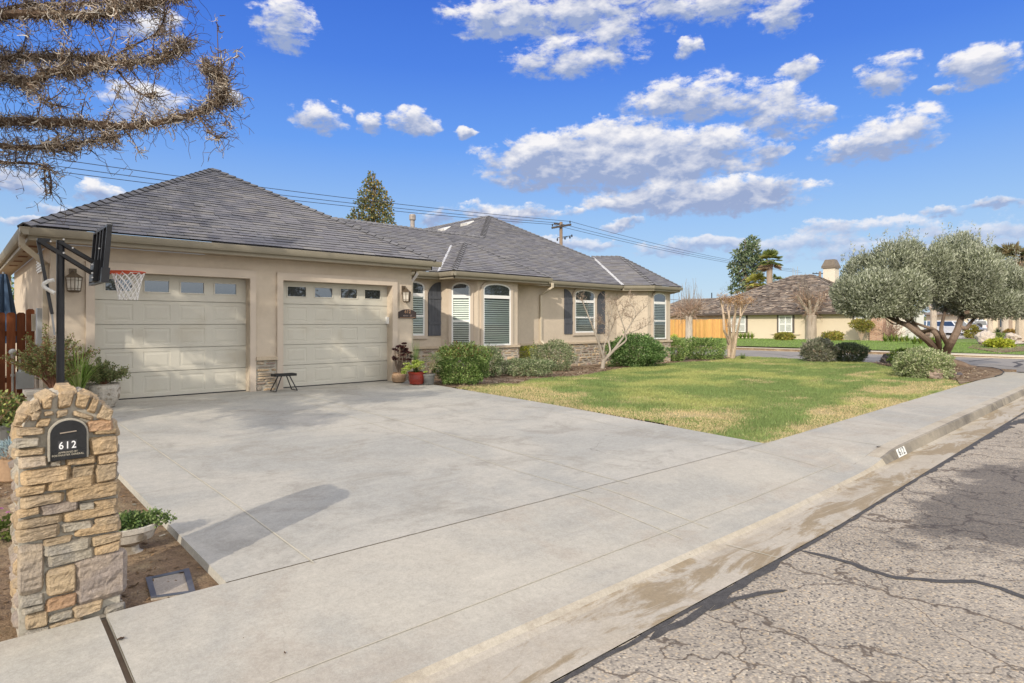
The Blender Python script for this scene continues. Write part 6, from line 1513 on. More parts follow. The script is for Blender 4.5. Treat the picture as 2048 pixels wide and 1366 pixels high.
# the rest of the tree, above and to the left of the frame
rr = random.Random(77)
for k in range(26):
    z = 3.0 + 4.4 * (k / 26); a = rr.uniform(0, 6.28); L = rr.uniform(2.4, 3.8) * (1.1 - .5 * k / 26)
    if z < 6.4: a = rr.uniform(math.pi * .55, math.pi * 1.75)      # lower limbs point away from the view
    dx, dy = math.cos(a), math.sin(a)
    cedar_branch([(TX, TY, z), (TX + dx * L * .4, TY + dy * L * .4, z + .1), (TX + dx * L * .75, TY + dy * L * .75, z - .15), (TX + dx * L, TY + dy * L, z + .1)], .06, 100 + k, 330, .24, False, .4, .17)
# ================================================================ far side of the side street and background
FX = 56.0; EX = 55.4; ez = 2.78; fs = .5
fh = thing('neighbour_house', (FX, 22, .3), 'single storey cream house with brown shake roof across the side street', 'house')
rx_ = EX + 7.84; rz_ = ez + 3.92; ry0, ry1 = PX(1585, 551, rx_).y, PX(1626, 551, rx_).y
w = MB(); yl = PX(1456, 660, FX).y; yr = PX(1741, 660, FX).y; w.box((FX, yr, .1), (FX + 14, yl, ez)); w.box((FX, yl, .1), (FX + 6, 40, ez)); w.build('wall', farwall, fh)
w = MB(); w.box((FX + 6, 15.75, .1), (FX + 12, yr - .01, 2.9)); w.build('entry_wall', M('white_stucco', (.72, .70, .66), .9, ((1, .06),)), fh)
bp0, bp1 = PX(1766, 660, FX - .4).y, PX(1740, 660, FX - .4).y; w = MB(); w.box((FX - .5, bp0, .1), (FX + .4, bp1, ez + .1)); w.build('brick_pillar', brick_m, fh)
FPAL = ((1, 1, 1), (.72, .68, .66), (1.3, 1.22, 1.12), (.86, .83, .8), (1.15, 1.05, .95), (.55, .5, .48), (1.5, 1.42, 1.3))
r = MB(); kw = dict(course=.26, tw=(.16, .5), th=(.02, .06), pal=FPAL, ragged=.05)
yL, yR = ry0 + 7.84, ry1 - 7.84
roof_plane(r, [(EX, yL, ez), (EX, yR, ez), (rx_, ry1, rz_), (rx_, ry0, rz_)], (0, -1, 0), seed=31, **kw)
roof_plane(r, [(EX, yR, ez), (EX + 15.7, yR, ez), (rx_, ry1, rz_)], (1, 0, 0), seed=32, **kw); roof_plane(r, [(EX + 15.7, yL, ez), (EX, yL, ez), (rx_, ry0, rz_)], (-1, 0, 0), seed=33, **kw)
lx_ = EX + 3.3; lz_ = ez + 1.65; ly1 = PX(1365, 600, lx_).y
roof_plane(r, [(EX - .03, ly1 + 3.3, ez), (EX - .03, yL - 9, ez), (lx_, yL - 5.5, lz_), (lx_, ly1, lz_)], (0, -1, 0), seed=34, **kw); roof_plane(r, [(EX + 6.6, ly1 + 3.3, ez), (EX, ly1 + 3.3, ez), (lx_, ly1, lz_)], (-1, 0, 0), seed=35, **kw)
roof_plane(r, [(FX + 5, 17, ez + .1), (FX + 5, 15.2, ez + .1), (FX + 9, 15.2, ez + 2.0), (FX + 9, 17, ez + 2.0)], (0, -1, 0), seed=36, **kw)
rf = r.build('roof', shake_m, fh)
c = MB(); ridge_caps(c, (rx_, ry0, rz_), (rx_, ry1, rz_), (-fs, 0, 1), (fs, 0, 1), .18, .35, .05); ridge_caps(c, (EX, yR, ez), (rx_, ry1, rz_), (-fs, 0, 1), (0, -fs, 1), .18, .35, .05); ridge_caps(c, (EX, yL, ez), (rx_, ry0, rz_), (-fs, 0, 1), (0, fs, 1), .18, .35, .05); ridge_caps(c, (lx_, ly1, lz_), (lx_, yL - 5.5, lz_), (-fs, 0, 1), (fs, 0, 1), .18, .35, .05)
c.build('ridge_cap', shake_m, rf)
ch = PD(1662, 545, 60.5); c = MB(); c.box((ch.x - .55, ch.y - .55, 4.0), (ch.x + .55, ch.y + .55, PD(1662, 537, 60.5).z)); chm = c.build('chimney', M('chimney_paint', (.62, .56, .46), .85, ((9, .1),)), rf)
c = MB(); z0_, z1_ = PD(1662, 537, 60.5).z, PD(1662, 519.5, 60.5).z
c.hexa([(ch.x + sx * .68, ch.y + sy * .68, z0_) for sx, sy in ((-1, -1), (1, -1), (1, 1), (-1, 1))], [(ch.x + sx * .68, ch.y + sy * .68, z0_ + .22) for sx, sy in ((-1, -1), (1, -1), (1, 1), (-1, 1))])
c.hexa([(ch.x + sx * .66, ch.y + sy * .66, z0_ + .225) for sx, sy in ((-1, -1), (1, -1), (1, 1), (-1, 1))], [(ch.x + sx * .42, ch.y + sy * .42, z1_) for sx, sy in ((-1, -1), (1, -1), (1, 1), (-1, 1))]); c.build('chimney_cap', M('cap_brown', (.16, .13, .10), .6, ((5, .2),)), chm)
g = MB(); g.box((EX - .10, yR, ez - .16), (EX - .002, ly1 + 3.3, ez + .02)); g.build('gutter', M('far_gutter', (.085, .065, .055), .5, ()), fh)
g = MB(); g.box((EX + .002, yR + .4, ez - .2), (FX - .002, ly1 + 3, ez - .17)); g.build('soffit', soffit_m, fh)
def far_window(px0, px1, py0, py1, X=FX, name='window'):
    y1, y0 = PX(px0, 650, X).y, PX(px1, 650, X).y; z1, z0 = PX((px0 + px1) / 2, py0, X).z, PX((px0 + px1) / 2, py1, X).z
    m = MB(); m.box((X - .05, y0 - .22, z0 - .14), (X - .001, y1 + .22, z1 + .14)); wn = m.build(name, fartrim, fh)
    m = MB()
    for a in (0, .5, 1): m.box((X - .085, y0 + (y1 - y0) * a - .05, z0), (X - .051, y0 + (y1 - y0) * a + .05, z1))
    for f in (0, .48, 1): m.box((X - .088, y0 - .05, z0 + (z1 - z0) * f - .05), (X - .0515, y1 + .05, z0 + (z1 - z0) * f + .05))
    m.build('frame', white_m, wn); m = MB(); z = z0 + .1
    while z < z1 - .08: m.box((X - .064, y0, z), (X - .0635, y1, z + .05)); z += .1
    m.build('blind', blind_m, wn); m = MB(); m.box((X - .060, y0, z0), (X - .052, y1, z1)); m.build('pane', arch_glass_m, wn)
far_window(1559, 1584, 632, 663); far_window(1463, 1491, 632, 663); far_window(1711, 1727, 628, 642)
s = MB(); ys0, ys1 = PX(1554, 650, FX).y, PX(1589, 650, FX).y; s.box((FX - .14, ys1 - .5, PX(1570, 669, FX).z), (FX - .002, ys0 + .5, PX(1570, 667, FX).z)); s.build('sill', farwall, fh)
# antennas on the ridge
for px, ph in ((1586, 535), (1591, 540), (1595, 533)):
    p = PD(px, 553, 62); m = MB(); m.tube([p, PD(px, ph, 62)], .025, 5); m.build('antenna', greymetal_m, rf)
# --- orange board fence
FEX = 54.6; fy0, fy1 = PX(1455, 660, FEX).y, PX(1318, 660, FEX).y
ft = PX(1400, 638.6, FEX).z
fe = thing('wooden_fence', (FEX, (fy0 + fy1) / 2, .25), 'tall orange stained board fence beside the neighbour house', 'fence')
m = MB(); y = fy0; k = 0; rr = random.Random(4)
while y < fy1: 
    g_ = rr.uniform(.82, 1.15); m.col((g_, g_ * rr.uniform(.92, 1.05), g_)); m.box((FEX + .002 * (k % 3), y, .2), (FEX + .03, y + .142, ft + rr.uniform(-.02, .02))); y += .15; k += 1
m.build('boards', wood_orange, fe); m = MB().col((.8, .8, .8)); m.box((FEX + .04, fy0, .7), (FEX + .08, fy1, .8)); m.build('rail', wood_orange, fe); m = MB().col((.8, .8, .8)); m.box((FEX + .04, fy0, 1.7), (FEX + .08, fy1, 1.8)); m.build('rail', wood_orange, fe)
# --- pollarded trees
def pollard(px, yb, yt, d, r0, r1, limbs, twN, twL, whips, label, seed, col=(.40, .34, .28), knob=True):
    p = PD(px, yb, d); p.z = gz(p.x, p.y); t = thing('pollard_tree', p, label, 'tree'); b = MB().col(col); top = PD(px, yt, d)
    b.tube(bez([p - Vector((0, 0, .1)), p.lerp(top, .15), p.lerp(top, .6), top], 3), [r0 * 1.3, r0 * 1.15, r0 * 1.05, r0, r0, r0, r0 * .95, r0 * .97, r0 * 1.0, r0][:10], 10)
    rng = np.random.default_rng(seed); S_ = []
    for (x, y, dz) in limbs: S_.append(limb(b, [top - Vector((0, 0, .2)), top.lerp(PD(x, y, d + dz), .55) + Vector((0, 0, -.05)), PD(x, y, d + dz)], r1, r1 * .5, 7))
    b.build('trunk', bark_m, t); tw = MB()
    for s in S_ + [[top - Vector((0, 0, .1)), top, top + Vector((0, 0, .15))]]:
        P, R = twigs_from(s, int(twN * .55), twL, rng, .25, 1.1, 5, .25, .020, .3); tw.quads(ctube(tw, P, R, 3), np.tile(np.array(col) * np.array([.85, .70, .62]), (int(twN * .55) * 12, 1)) * rng.uniform(.7, 1.2, (int(twN * .55) * 12, 1)))
        P, R = twigs_from(s, whips, twL * 2.0, rng, 2.6, .5, 5, .10, .022, .2); tw.quads(ctube(tw, P, R, 3), np.tile(np.array(col) * .7, (whips * 12, 1)))
    tw.build('twigs', bark_m, t); return t
pollard(1378, 684, 634, 52, .30, .13, [(1362, 624, 0), (1372, 618, .5), (1388, 619, -.5), (1400, 615, 0), (1355, 628, .6), (1378, 612, 0)], 120, 1.35, 6, 'bare pollarded tree with pale trunk in front of the orange fence', 61, (.46, .40, .34))
pollard(1623, 680, 630, 53, .42, .2, [(1594, 590, 0), (1608, 585, .6), (1640, 596, -.4), (1652, 588, .3), (1618, 600, -.5), (1600, 600, .4)], 110, 1.2, 9, 'bare thick trunked tree standing before the neighbour cream wall', 62, (.38, .32, .26))
pollard(1867, 660, 622, 66, .32, .18, [(1850, 600, 0), (1885, 598, 0), (1867, 590, .5)], 60, 1.2, 5, 'pale bare tree behind the parked white cars', 63, (.46, .40, .33)); pollard(1980, 678, 628, 60, .24, .15, [(1965, 600, 0), (1995, 596, 0), (1980, 585, .5)], 90, 1.2, 5, 'slender pale trunked tree among the far rocks', 64, (.50, .43, .34))
pollard(2010, 674, 630, 63, .30, .15, [(1995, 602, 0), (2030, 600, 0), (2012, 588, .5)], 90, 1.3, 5, 'middle pale trunked tree beside the cycad', 65, (.48, .42, .34)); pollard(2043, 694, 622, 50, .40, .2, [(2020, 575, 0), (2060, 570, 0), (2042, 545, .5), (2030, 540, -.5)], 130, 1.5, 10, 'thick pale trunked tree at the right edge', 66, (.50, .42, .33))
# --- far shrubs, clumps and rocks
def fshrub(x0, x1, yt, yb, pal, lab, seed, n=900, L=.16, W=.09, boxy=.3, up=.3, name='shrub'): return shrub(x0, x1, yt, yb, n, L, W, pal, lab, seed, name=name, boxy=boxy, up=up, dep=.7)
YG2 = [(.26, .26, .05), (.33, .31, .07), (.19, .20, .045), (.30, .22, .06)]
fshrub(1555, 1590, 668, 681, YG2, 'clipped yellow green shrub under the neighbour window', 201); fshrub(1652, 1691, 667, 682, YG2, 'clipped yellow green shrub right of the thick bare tree', 202)
def strap(x0, x1, yt, yb, lab, seed, n=150):
    p = G((x0 + x1) / 2, yb); Z = p.x * FW[0] + p.y * FW[1]; s = Z / F; t = thing('strappy_plant', p, lab, 'plant'); b = MB(); w_ = (x1 - x0) / 2 * s
    for k in range(5): grass_clump(b, p + RI * (w_ * (k - 2) * .4), n // 3, (yb - yt) * s * 1.15, w_ * .5, .09, [(.16, .25, .04), (.28, .36, .07), (.38, .42, .10), (.10, .17, .03)], seed + k, .75)
    b.build('leaves', leaf_m, t)
strap(1470, 1508, 667, 684, 'strappy green lily clump under the left neighbour window', 211); strap(1766, 1820, 670, 689, 'strappy yellow green lily clump right of the brick pillar', 212); strap(1822, 1884, 668, 688, 'strappy green lily clump behind the olive trunk', 213)
fshrub(1984, 2031, 689, 703, [(.34, .38, .04), (.42, .42, .06), (.26, .30, .04)], 'low bright yellow shrub among the far rocks', 203, 1200); fshrub(1981, 2018, 669, 683, [(.17, .22, .07), (.24, .28, .10)], 'rounded green shrub behind the far rocks', 204)
fshrub(1936, 1961, 654, 678, YG2, 'yellow leaved shrub right of the parked cars', 205, 800, boxy=0); fshrub(2012, 2040, 662, 680, [(.34, .20, .06), (.28, .22, .07)], 'orange brown low shrub behind the pale rock', 206, 700)
LR = (.52, .45, .37)
for k, (px, py, rx, ry, rzz, lab) in enumerate(((1971, 698, .75, .6, .62, 'large pale boulder on the far corner'), (1995, 691, 1.2, .5, .3, 'long flat pale rock behind the large pale boulder'), (2025, 684, .75, .6, .45, 'rounded white boulder left of the thick trunked tree'), (2030, 690, 1.0, .5, .16, 'low flat rock at the foot of the thick trunked tree'))):
    p = G(px, py); rock('boulder', (p.x, p.y, p.z + rzz * .55), (rx, ry, rzz), LR, 20 + k * 3.1, lab, 'boulder')
b = MB(); mp = [G(x, y) for x, y in ((1935, 702), (1950, 692), (1990, 684), (2060, 682), (2120, 690), (2120, 706), (2000, 706))]; b.poly([p + Vector((0, 0, .045)) for p in mp]); tag(b.build('far_bed', mulch_m), kind='structure')
b = MB(); mp = [G(x, y) for x, y in ((1895, 678.5), (1975, 678.5), (2100, 684), (2100, 668), (1885, 668))]; b.poly([p + Vector((0, 0, .06)) for p in mp]); tag(b.build('far_driveway', M('far_concrete', (.46, .42, .36), .9, ((1, .08),))), kind='structure')
p = G(1995, 672); t = thing('cycad', p, 'dark spiky cycad palm beside the far pale trunks', 'plant'); b = MB(); grass_clump(b, p + Vector((0, 0, .3)), 70, .9, 1.1, .10, [(.03, .06, .02), (.05, .09, .03)], 7, .9); b.build('leaves', leaf_m, t)
# small standard tree by the brick pillar and dry shrubs at the entry
p = G(1722, 682); Z = p.x * FW[0] + p.y * FW[1]; t = thing('small_tree', p, 'small vase shaped tree with yellow green crown before the brick pillar', 'tree'); b = MB().col((.34, .27, .2))
tops = [PD(x, y, Z) for x, y in ((1709, 648), (1716, 645), (1724, 646), (1731, 646), (1737, 650))]
for q in tops: limb(b, [p, p.lerp(q, .5) + Vector((0, 0, .1)), q], .05, .02, 6)
b.build('trunk', bark_m, t); b = MB()
for k, q in enumerate(tops + [PD(1720, 655, Z), PD(1728, 658, Z)]): leaf_blob(b, q, (.45, .45, .32), 420, .13, .07, [(.26, .27, .06), (.34, .30, .07), (.17, .21, .05), (.36, .26, .08)], 70 + k, .3)
b.build('crown', leaf_m, t)
for k, (px, py, lab) in enumerate(((1790, 683, 'bare twiggy shrub beside the white entry wall'), (1815, 684, 'reddish bare shrub under the olive crown'))):
    p = G(px, py); p += AW * 2; t = thing('bare_shrub', p, lab, 'shrub'); rng = np.random.default_rng(80 + k); b = MB(); n = 160; P, R = twigs_from([p, p + Vector((0, 0, .3)), p + Vector((0, 0, .6))], n, 1.9, rng, .8, .9, 5, .3, .02, 0); b.quads(ctube(b, P, R, 3), np.tile([[.34, .22, .16], [.36, .24, .19]][k], (n * 12, 1))); b.build('twigs', bark_m, t)
# --- cars
def car(c, yaw, L, W, H, paint, label, suv=True, grille=False):
    t = thing('parked_car', c, label, 'car', 'cars parked at the far house'); cy, sy = math.cos(yaw), math.sin(yaw)
    X = lambda x, y, z: Vector((c.x + x * cy - y * sy, c.y + x * sy + y * cy, c.z + z))
    hood = .62 * H if suv else .6 * H; b = MB()
    prof = [(-L / 2, .28), (-L / 2, .62 * H), (-L / 2 + .1, hood), (L / 2 - 1.15, hood + .03), (L / 2 - .15, hood - .1), (L / 2, hood - .22), (L / 2, .28)]
    i = [[b.vert(X(x, s * (W / 2 - (.06 if z > .6 * H else 0)), z)) for x, z in prof] for s in (-1, 1)]; n = len(prof); b.face(i[0]); b.face(i[1][::-1])
    for k in range(n): b.face([i[0][k], i[0][(k + 1) % n], i[1][(k + 1) % n], i[1][k]][::-1])
    body = b.build('body', paint, t); b = MB(); x0, x1 = -L / 2 + .08, L / 2 - 1.1; x2, x3 = (x0 + .15, x1 - .75) if suv else (x0 + .7, x1 - .85)
    b.hexa([X(x0, -W / 2 + .08, hood - .02), X(x1, -W / 2 + .08, hood - .02), X(x1, W / 2 - .08, hood - .02), X(x0, W / 2 - .08, hood - .02)], [X(x2, -W / 2 + .22, H - .05), X(x3, -W / 2 + .22, H - .05), X(x3, W / 2 - .22, H - .05), X(x2, W / 2 - .22, H - .05)]); b.build('window', arch_glass_m, t)
    b = MB(); b.hexa([X(x2 - .04, -W / 2 + .2, H - .07), X(x3 + .06, -W / 2 + .2, H - .07), X(x3 + .06, W / 2 - .2, H - .07), X(x2 - .04, W / 2 - .2, H - .07)], [X(x2, -W / 2 + .26, H), X(x3, -W / 2 + .26, H), X(x3, W / 2 - .26, H), X(x2, W / 2 - .26, H)])
    for s in (-1, 1):
        for xa, xb_ in ((x0, x2), (x1, x3), ((x0 + x1) / 2, (x2 + x3) / 2)): b.bar(X(xa, s * (W / 2 - .075), hood - .02), X(xb_, s * (W / 2 - .205), H - .05), .08)
    b.build('roof', paint, t)
    for s in (-1, 1):
        for x in (-L * .31, L * .31):
            b = MB(); b.tube([X(x, s * (W / 2 - .2), .33), X(x, s * (W / 2 + .01), .33)], .33, 16); wl = b.build('wheel', blackmetal_m, t); b = MB(); b.tube([X(x, s * (W / 2 + .012), .33), X(x, s * (W / 2 + .03), .33)], .2, 12); b.build('rim', greymetal_m, wl)
        b = MB(); b.obox(X(L / 2 - .03, s * (W / 2 - .32), hood - .36), X(1, 0, 0) - X(0, 0, 0), X(0, 1, 0) - X(0, 0, 0), (0, 0, 1), (0, .05), (-.2, .2), (0, .15)); b.build('headlight', M('lamp_clear', (.7, .72, .75), .2, ()), t)
        b = MB(); b.obox(X(-L / 2 - .02, s * (W / 2 - .12), hood - .3), X(1, 0, 0) - X(0, 0, 0), X(0, 1, 0) - X(0, 0, 0), (0, 0, 1), (0, .05), (-.09, .09), (0, .3)); b.build('tail_light', M('lamp_red', (.45, .02, .02), .3, ()), t)
    b = MB(); b.obox(X(L / 2 - .01, 0, .36), X(1, 0, 0) - X(0, 0, 0), X(0, 1, 0) - X(0, 0, 0), (0, 0, 1), (0, .03), (-W * .32, W * .32), (0, .32)); b.build('grille', blackmetal_m, t)
    return t, X
wp = M('white_car_paint', (.72, .73, .75), .25, ((2, .03),), spec=.6); gp = M('grey_car_paint', (.20, .21, .23), .25, ((2, .03),), spec=.6)
def at_ground(px, d): p = PD(px, 660, d); p.z = gz(p.x, p.y) + .07; return p
car(at_ground(1871, 78), math.radians(-150), 4.7, 1.85, 1.75, wp, 'white sport utility car parked behind the pale bare tree'); car(at_ground(1908, 72), math.radians(-128), 4.8, 1.9, 1.7, wp, 'white car with black grille seen between the olive limbs', True); car(at_ground(1932, 74), math.radians(-128), 4.6, 1.85, 1.5, gp, 'grey car partly hidden by the yellow leaved shrub', False)
jt, jX = car(at_ground(1952, 92), math.radians(25), 4.2, 1.85, 1.85, wp, 'white off-road car with a spare wheel on its back'); b = MB(); b.tube([jX(-2.12, .25, 1.05), jX(-2.36, .25, 1.05)], .42, 16); b.build('spare_wheel', blackmetal_m, jt)
# --- second neighbour house far right
h2 = PD(2015, 655, 98); h2.z = .4; fh2 = thing('neighbour_house', h2, 'cream house far behind the olive tree at the right edge', 'house'); O = h2; U = RI; b = MB(); b.obox(O, U, AW, (0, 0, 1), (-7, 12), (0, 9), (-.3, 3.0)); b.build('wall', farwall, fh2)
b = MB(); b.cc = (.9, .9, .9, 1); q = lambda u, v, z: O + U * u + AW * v + Vector((0, 0, z)); b.hexa([q(-7.6, -.6, 3.0), q(12.6, -.6, 3.0), q(12.6, 9.6, 3.0), q(-7.6, 9.6, 3.0)], [q(-3, 4.4, 5.4), q(8, 4.4, 5.4), q(8, 4.6, 5.4), q(-3, 4.6, 5.4)]); b.build('roof', shake_m, fh2)
for u in (-.6, 3.3): b = MB(); b.obox(O - AW * .05, U, AW, (0, 0, 1), (u - .65, u + .65), (0, .045), (.9, 2.2)); b.build('window', arch_glass_m, fh2)
b = MB(); b.obox(O - AW * .05, U, AW, (0, 0, 1), (-6.4, -3.9), (0, .045), (0, 2.2)); b.build('garage_door', M('door_bluegrey', (.42, .46, .52), .6, ()), fh2)
# --- background trees
def bg_tree(px, yt, d, crown, trunk_r, pal, label, seed, n_per, L, W, name='tree', col=(.22, .17, .13)):
    p = PD(px, 660, d); p.z = gz(p.x, p.y); t = thing(name, p, label, 'tree'); top = PD(px, yt, d); b = MB().col(col); tr = limb(b, [p, p.lerp(top, .4) + RI * .2, p.lerp(top, .75), top], trunk_r, .04, 8)
    rng = np.random.default_rng(seed)
    for (x, y, rx, ry) in crown:
        c = PD(x, y, d + rng.uniform(-1, 1) * rx * d / F * .5); q = tr[min(len(tr) - 1, max(2, int(len(tr) * (.35 + .6 * (660 - y) / (660 - yt)) - 2)))]; limb(b, [q, q.lerp(c, .5) + Vector((0, 0, -.1)), c], trunk_r * .3, .02, 5, 2)
    b.build('trunk', bark_m, t); b = MB()
    for k, (x, y, rx, ry) in enumerate(crown):
        c = PD(x, y, d + rng.uniform(-1, 1) * rx * d / F * .5); s = d / F; leaf_blob(b, c, (rx * s, rx * s, ry * s), int(n_per * rx * ry / 100), L, W, pal, seed * 31 + k, .25, .4, .1, 1.0)
    b.build('crown', leaf_m, t); return t
E4 = lambda x, y, rx, ry: (1300 + x / 4.407, 450 + y / 4.407, rx / 4.407, ry / 4.407)
bg_tree(1490, 477, 110, [E4(*v) for v in ((890, 150, 60, 50), (850, 210, 60, 50), (920, 225, 45, 50), (790, 270, 60, 50), (860, 300, 70, 50), (740, 370, 50, 45), (830, 380, 70, 50), (930, 330, 60, 60), (980, 290, 40, 50), (750, 440, 40, 35), (850, 450, 70, 40), (940, 410, 50, 45), (780, 510, 55, 35), (860, 530, 50, 40), (740, 570, 45, 30), (820, 585, 50, 25), (960, 480, 50, 50))], .5, [(.10, .15, .075), (.16, .22, .11), (.22, .28, .16), (.065, .10, .05), (.29, .33, .21)], 'tall dark green eucalyptus behind the neighbour roof', 71, 150, .7, .3)
bg_tree(748, 347, 40, [(742, 352, 8, 9), (738, 368, 13, 12), (752, 372, 12, 12), (730, 386, 14, 12), (748, 392, 17, 13), (764, 388, 10, 12), (724, 406, 14, 13), (742, 412, 18, 13), (762, 408, 13, 12), (778, 404, 8, 10), (716, 426, 13, 12), (736, 430, 17, 12), (758, 428, 16, 13), (776, 424, 12, 13), (726, 444, 20, 10), (750, 446, 22, 10), (776, 444, 15, 12), (702, 434, 8, 8)], .13, [(.13, .17, .07), (.20, .23, .10), (.08, .11, .045), (.36, .25, .06), (.27, .26, .13)], 'pointed leafy tree with orange tinged leaves behind the roof', 72, 120, .17, .11)
def palm(px, yt, d, R, trunk_r, label, seed, n=46, skirt=True, pal=((.20, .24, .06), (.30, .31, .09), (.13, .17, .045))):
    p = PD(px, 660, d); p.z = gz(p.x, p.y); t = thing('palm_tree', p, label, 'tree'); top = PD(px, yt, d); b = MB().col((.33, .26, .20)); b.tube([p, p.lerp(top, .5), top], [trunk_r * 1.1, trunk_r, trunk_r * 1.05], 10)
    b.build('trunk', bark_m, t); b = MB(); rng = np.random.default_rng(seed)
    for k in range(n):
        a = rng.uniform(0, 6.28); e = rng.uniform(-.75 if skirt else -.3, 1.3); d0 = np.array([math.cos(a) * math.cos(e), math.sin(a) * math.cos(e), math.sin(e)]); c = np.array(top) + d0 * R * rng.uniform(.35, .6); m = 16
        side = unit(np.cross(d0, np.array([0, 0, 1.0]))); ang = np.linspace(-1.25, 1.25, m); upv = np.cross(side, d0); D = unit(d0 * np.cos(ang)[:, None] + side * np.sin(ang)[:, None] - np.array([0, 0, .25]))
        col = np.array(pal[rng.integers(0, 3)]) if e > -.35 else np.array((.36, .27, .15)); b.quads(leaf_quads(np.repeat(c[None], m, 0), D, R * .55, R * .09, rng), np.tile(col, (m, 1)) * rng.uniform(.7, 1.25, (m, 1)))
    b.build('crown', leaf_m, t)
palm(1539, 522, 100, 2.3, .46, 'fan palm with thick trunk beside the eucalyptus', 1); palm(1512, 566, 104, 1.9, .4, 'short yellow green fan palm in front of the eucalyptus', 2, pal=((.34, .34, .07), (.42, .40, .10), (.24, .26, .06))); palm(1553, 562, 108, 1.3, .35, 'small fan palm just behind the shake roof', 3, 30); palm(2018, 520, 95, 3.0, .4, 'drooping palm crown showing above the olive tree', 4, 60, pal=((.14, .16, .07), (.22, .21, .10), (.30, .24, .13))); palm(2046, 548, 97, 2.6, .4, 'brownish palm crown at the right edge', 5, 46, pal=((.30, .22, .12), (.22, .19, .09), (.36, .28, .17)))
bg_tree(1462, 560, 120, [(1455, 572, 9, 9), (1448, 580, 7, 7), (1466, 580, 8, 7)], .12, [(.20, .17, .13), (.26, .21, .16)], 'thin grey tree left of the eucalyptus', 74, 60, .3, .05)
# distant tree line as one mass
b = MB(); rng = np.random.default_rng(6)
for k in range(46):
    px = 1300 + k * 22 + rng.uniform(-8, 8); d = rng.uniform(150, 230); c = PD(px, 640, d); h = rng.uniform(2.2, 4.6); leaf_blob(b, (c.x, c.y, h * .5), (rng.uniform(5, 9), 5, h * .6), 320, 1.1, .7, [(.06, .10, .035), (.11, .15, .05), (.16, .18, .07)], 900 + k, .5)
for k in range(14):
    c = Vector((-8 - k * 6, 40 + rng.uniform(-4, 10), 0)); leaf_blob(b, (c.x, c.y, 2.2), (5, 3, 2.6), 500, .7, .45, [(.06, .10, .035), (.11, .15, .05), (.16, .18, .07)], 960 + k, .5)
tag(b.build('treeline', leaf_m), 'low dark green line of distant trees along the horizon', 'trees', kind='stuff')
# --- utility poles and wires
def pole(px, yt, d, label, arms=True, r=.13):
    top = PD(px, yt, d); p = Vector((top.x, top.y, 0)); t = thing('utility_pole', p, label, 'utility pole'); b = MB().col((.27, .20, .145)); b.tube([p, top], [r * 1.25, r], 10); b.build('pole', bark_m, t); return t, top
PD_ = 50.0
up, ptop = pole(1122, 444, PD_, 'brown wooden utility pole with crossarms behind the main roof')
q = lambda x, y, dz=0: PD(1080 + x / 12.8, 420 + y / 12.8, PD_ + dz)
for a, c, r in ((q(295, 460, -.25), q(800, 372, -.25), .075), (q(350, 345, .2), q(590, 380, .2), .06)): b = MB(); b.bar(a, c, r * 2, r * 2); b.build('crossarm', M('crossarm_wood', (.06, .05, .045), .8, ((5, .2),)), up)
for x, y in ((318, 405), (318, 375), (768, 325), (768, 295), (455, 360), (545, 385)): b = MB(); b.lathe([(.03, -.05), (.055, 0), (.05, .04), (.02, .07)], q(x, y, -.25), 8); b.build('insulator', blackmetal_m, up)
b = MB(); b.bar(q(520, 700), q(830, 655), .05); b.bar(q(520, 740), q(700, 690), .04); b.bar(q(440, 715), q(520, 705), .05); b.build('bracket', blackmetal_m, up)
for x, y in ((445, 755), (765, 695), (815, 655), (640, 720)): b = MB(); b.lathe([(.05, -.12), (.07, 0), (.03, .1)], q(x, y), 8); b.build('fuse_holder', blackmetal_m, up)
up2, ptop2 = pole(1640, 543, 89, 'distant utility pole beside the neighbour chimney', r=.16); b = MB(); a = PD(1640, 547, 89); b.bar(a - RI * 1.1, a + RI * 1.1, .12); b.build('crossarm', blackmetal_m, up2)
for k in (-1, -.5, .5, 1): b = MB(); b.lathe([(.03, 0), (.06, .05), (.03, .18)], a + RI * k, 6); b.build('insulator', blackmetal_m, up2)
def wire(P, label, sag, r=.017):
    m = MB()
    for a, c in zip(P, P[1:]): m.tube([a.lerp(c, f) - Vector((0, 0, sag * 4 * f * (1 - f))) for f in lin(0, 1, 26)], r, 4)
    tag(m.build('power_line', M('wire_black', (.03, .03, .035), .5, ())), label, 'power line', 'power lines strung along the poles')
LX = lambda px, py, d: PD(px, py, d)
for (l, a, c, lab) in (((130, 327, 29.0), (768, 290), (1460, 518), 'topmost power line meeting the right crossarm tip of the utility pole'), ((130, 343, 29.4), (455, 330), (1460, 522), 'middle power line passing the utility pole just below its top'), ((130, 354, 29.8), (318, 370), (1460, 526), 'lowest power line meeting the left crossarm tip of the utility pole')):
    m_ = q(a[0], a[1], -.25); e = LX(l[0], l[1], l[2]); far = m_ + (e - m_) * 1.55; far.z = e.z + .6; r_ = PD(c[0], c[1], 74); fr = m_ + (r_ - m_) * 1.75; fr.z = r_.z + .4
    wire([far, m_, fr], lab, .55)
m1, m2 = PD(1338, 600, 70), PD(1375, 603, 70)
m = MB(); m.tube([PD(1250, 594, 62), PD(1338, 598.5, 66), PD(1375, 601, 70), PD(1420, 604, 75)], .03, 4); tag(m.build('power_line', greymetal_m), 'low thick cable behind the left end of the neighbour roof', 'power line')
m = MB(); p = PD(1423.5, 600, 64); m.tube([p, PD(1423.5, 585.5, 64)], .06, 6); tag(m.build('vent_stack', blackmetal_m), 'thin dark stack behind the neighbour left roof', 'pipe')
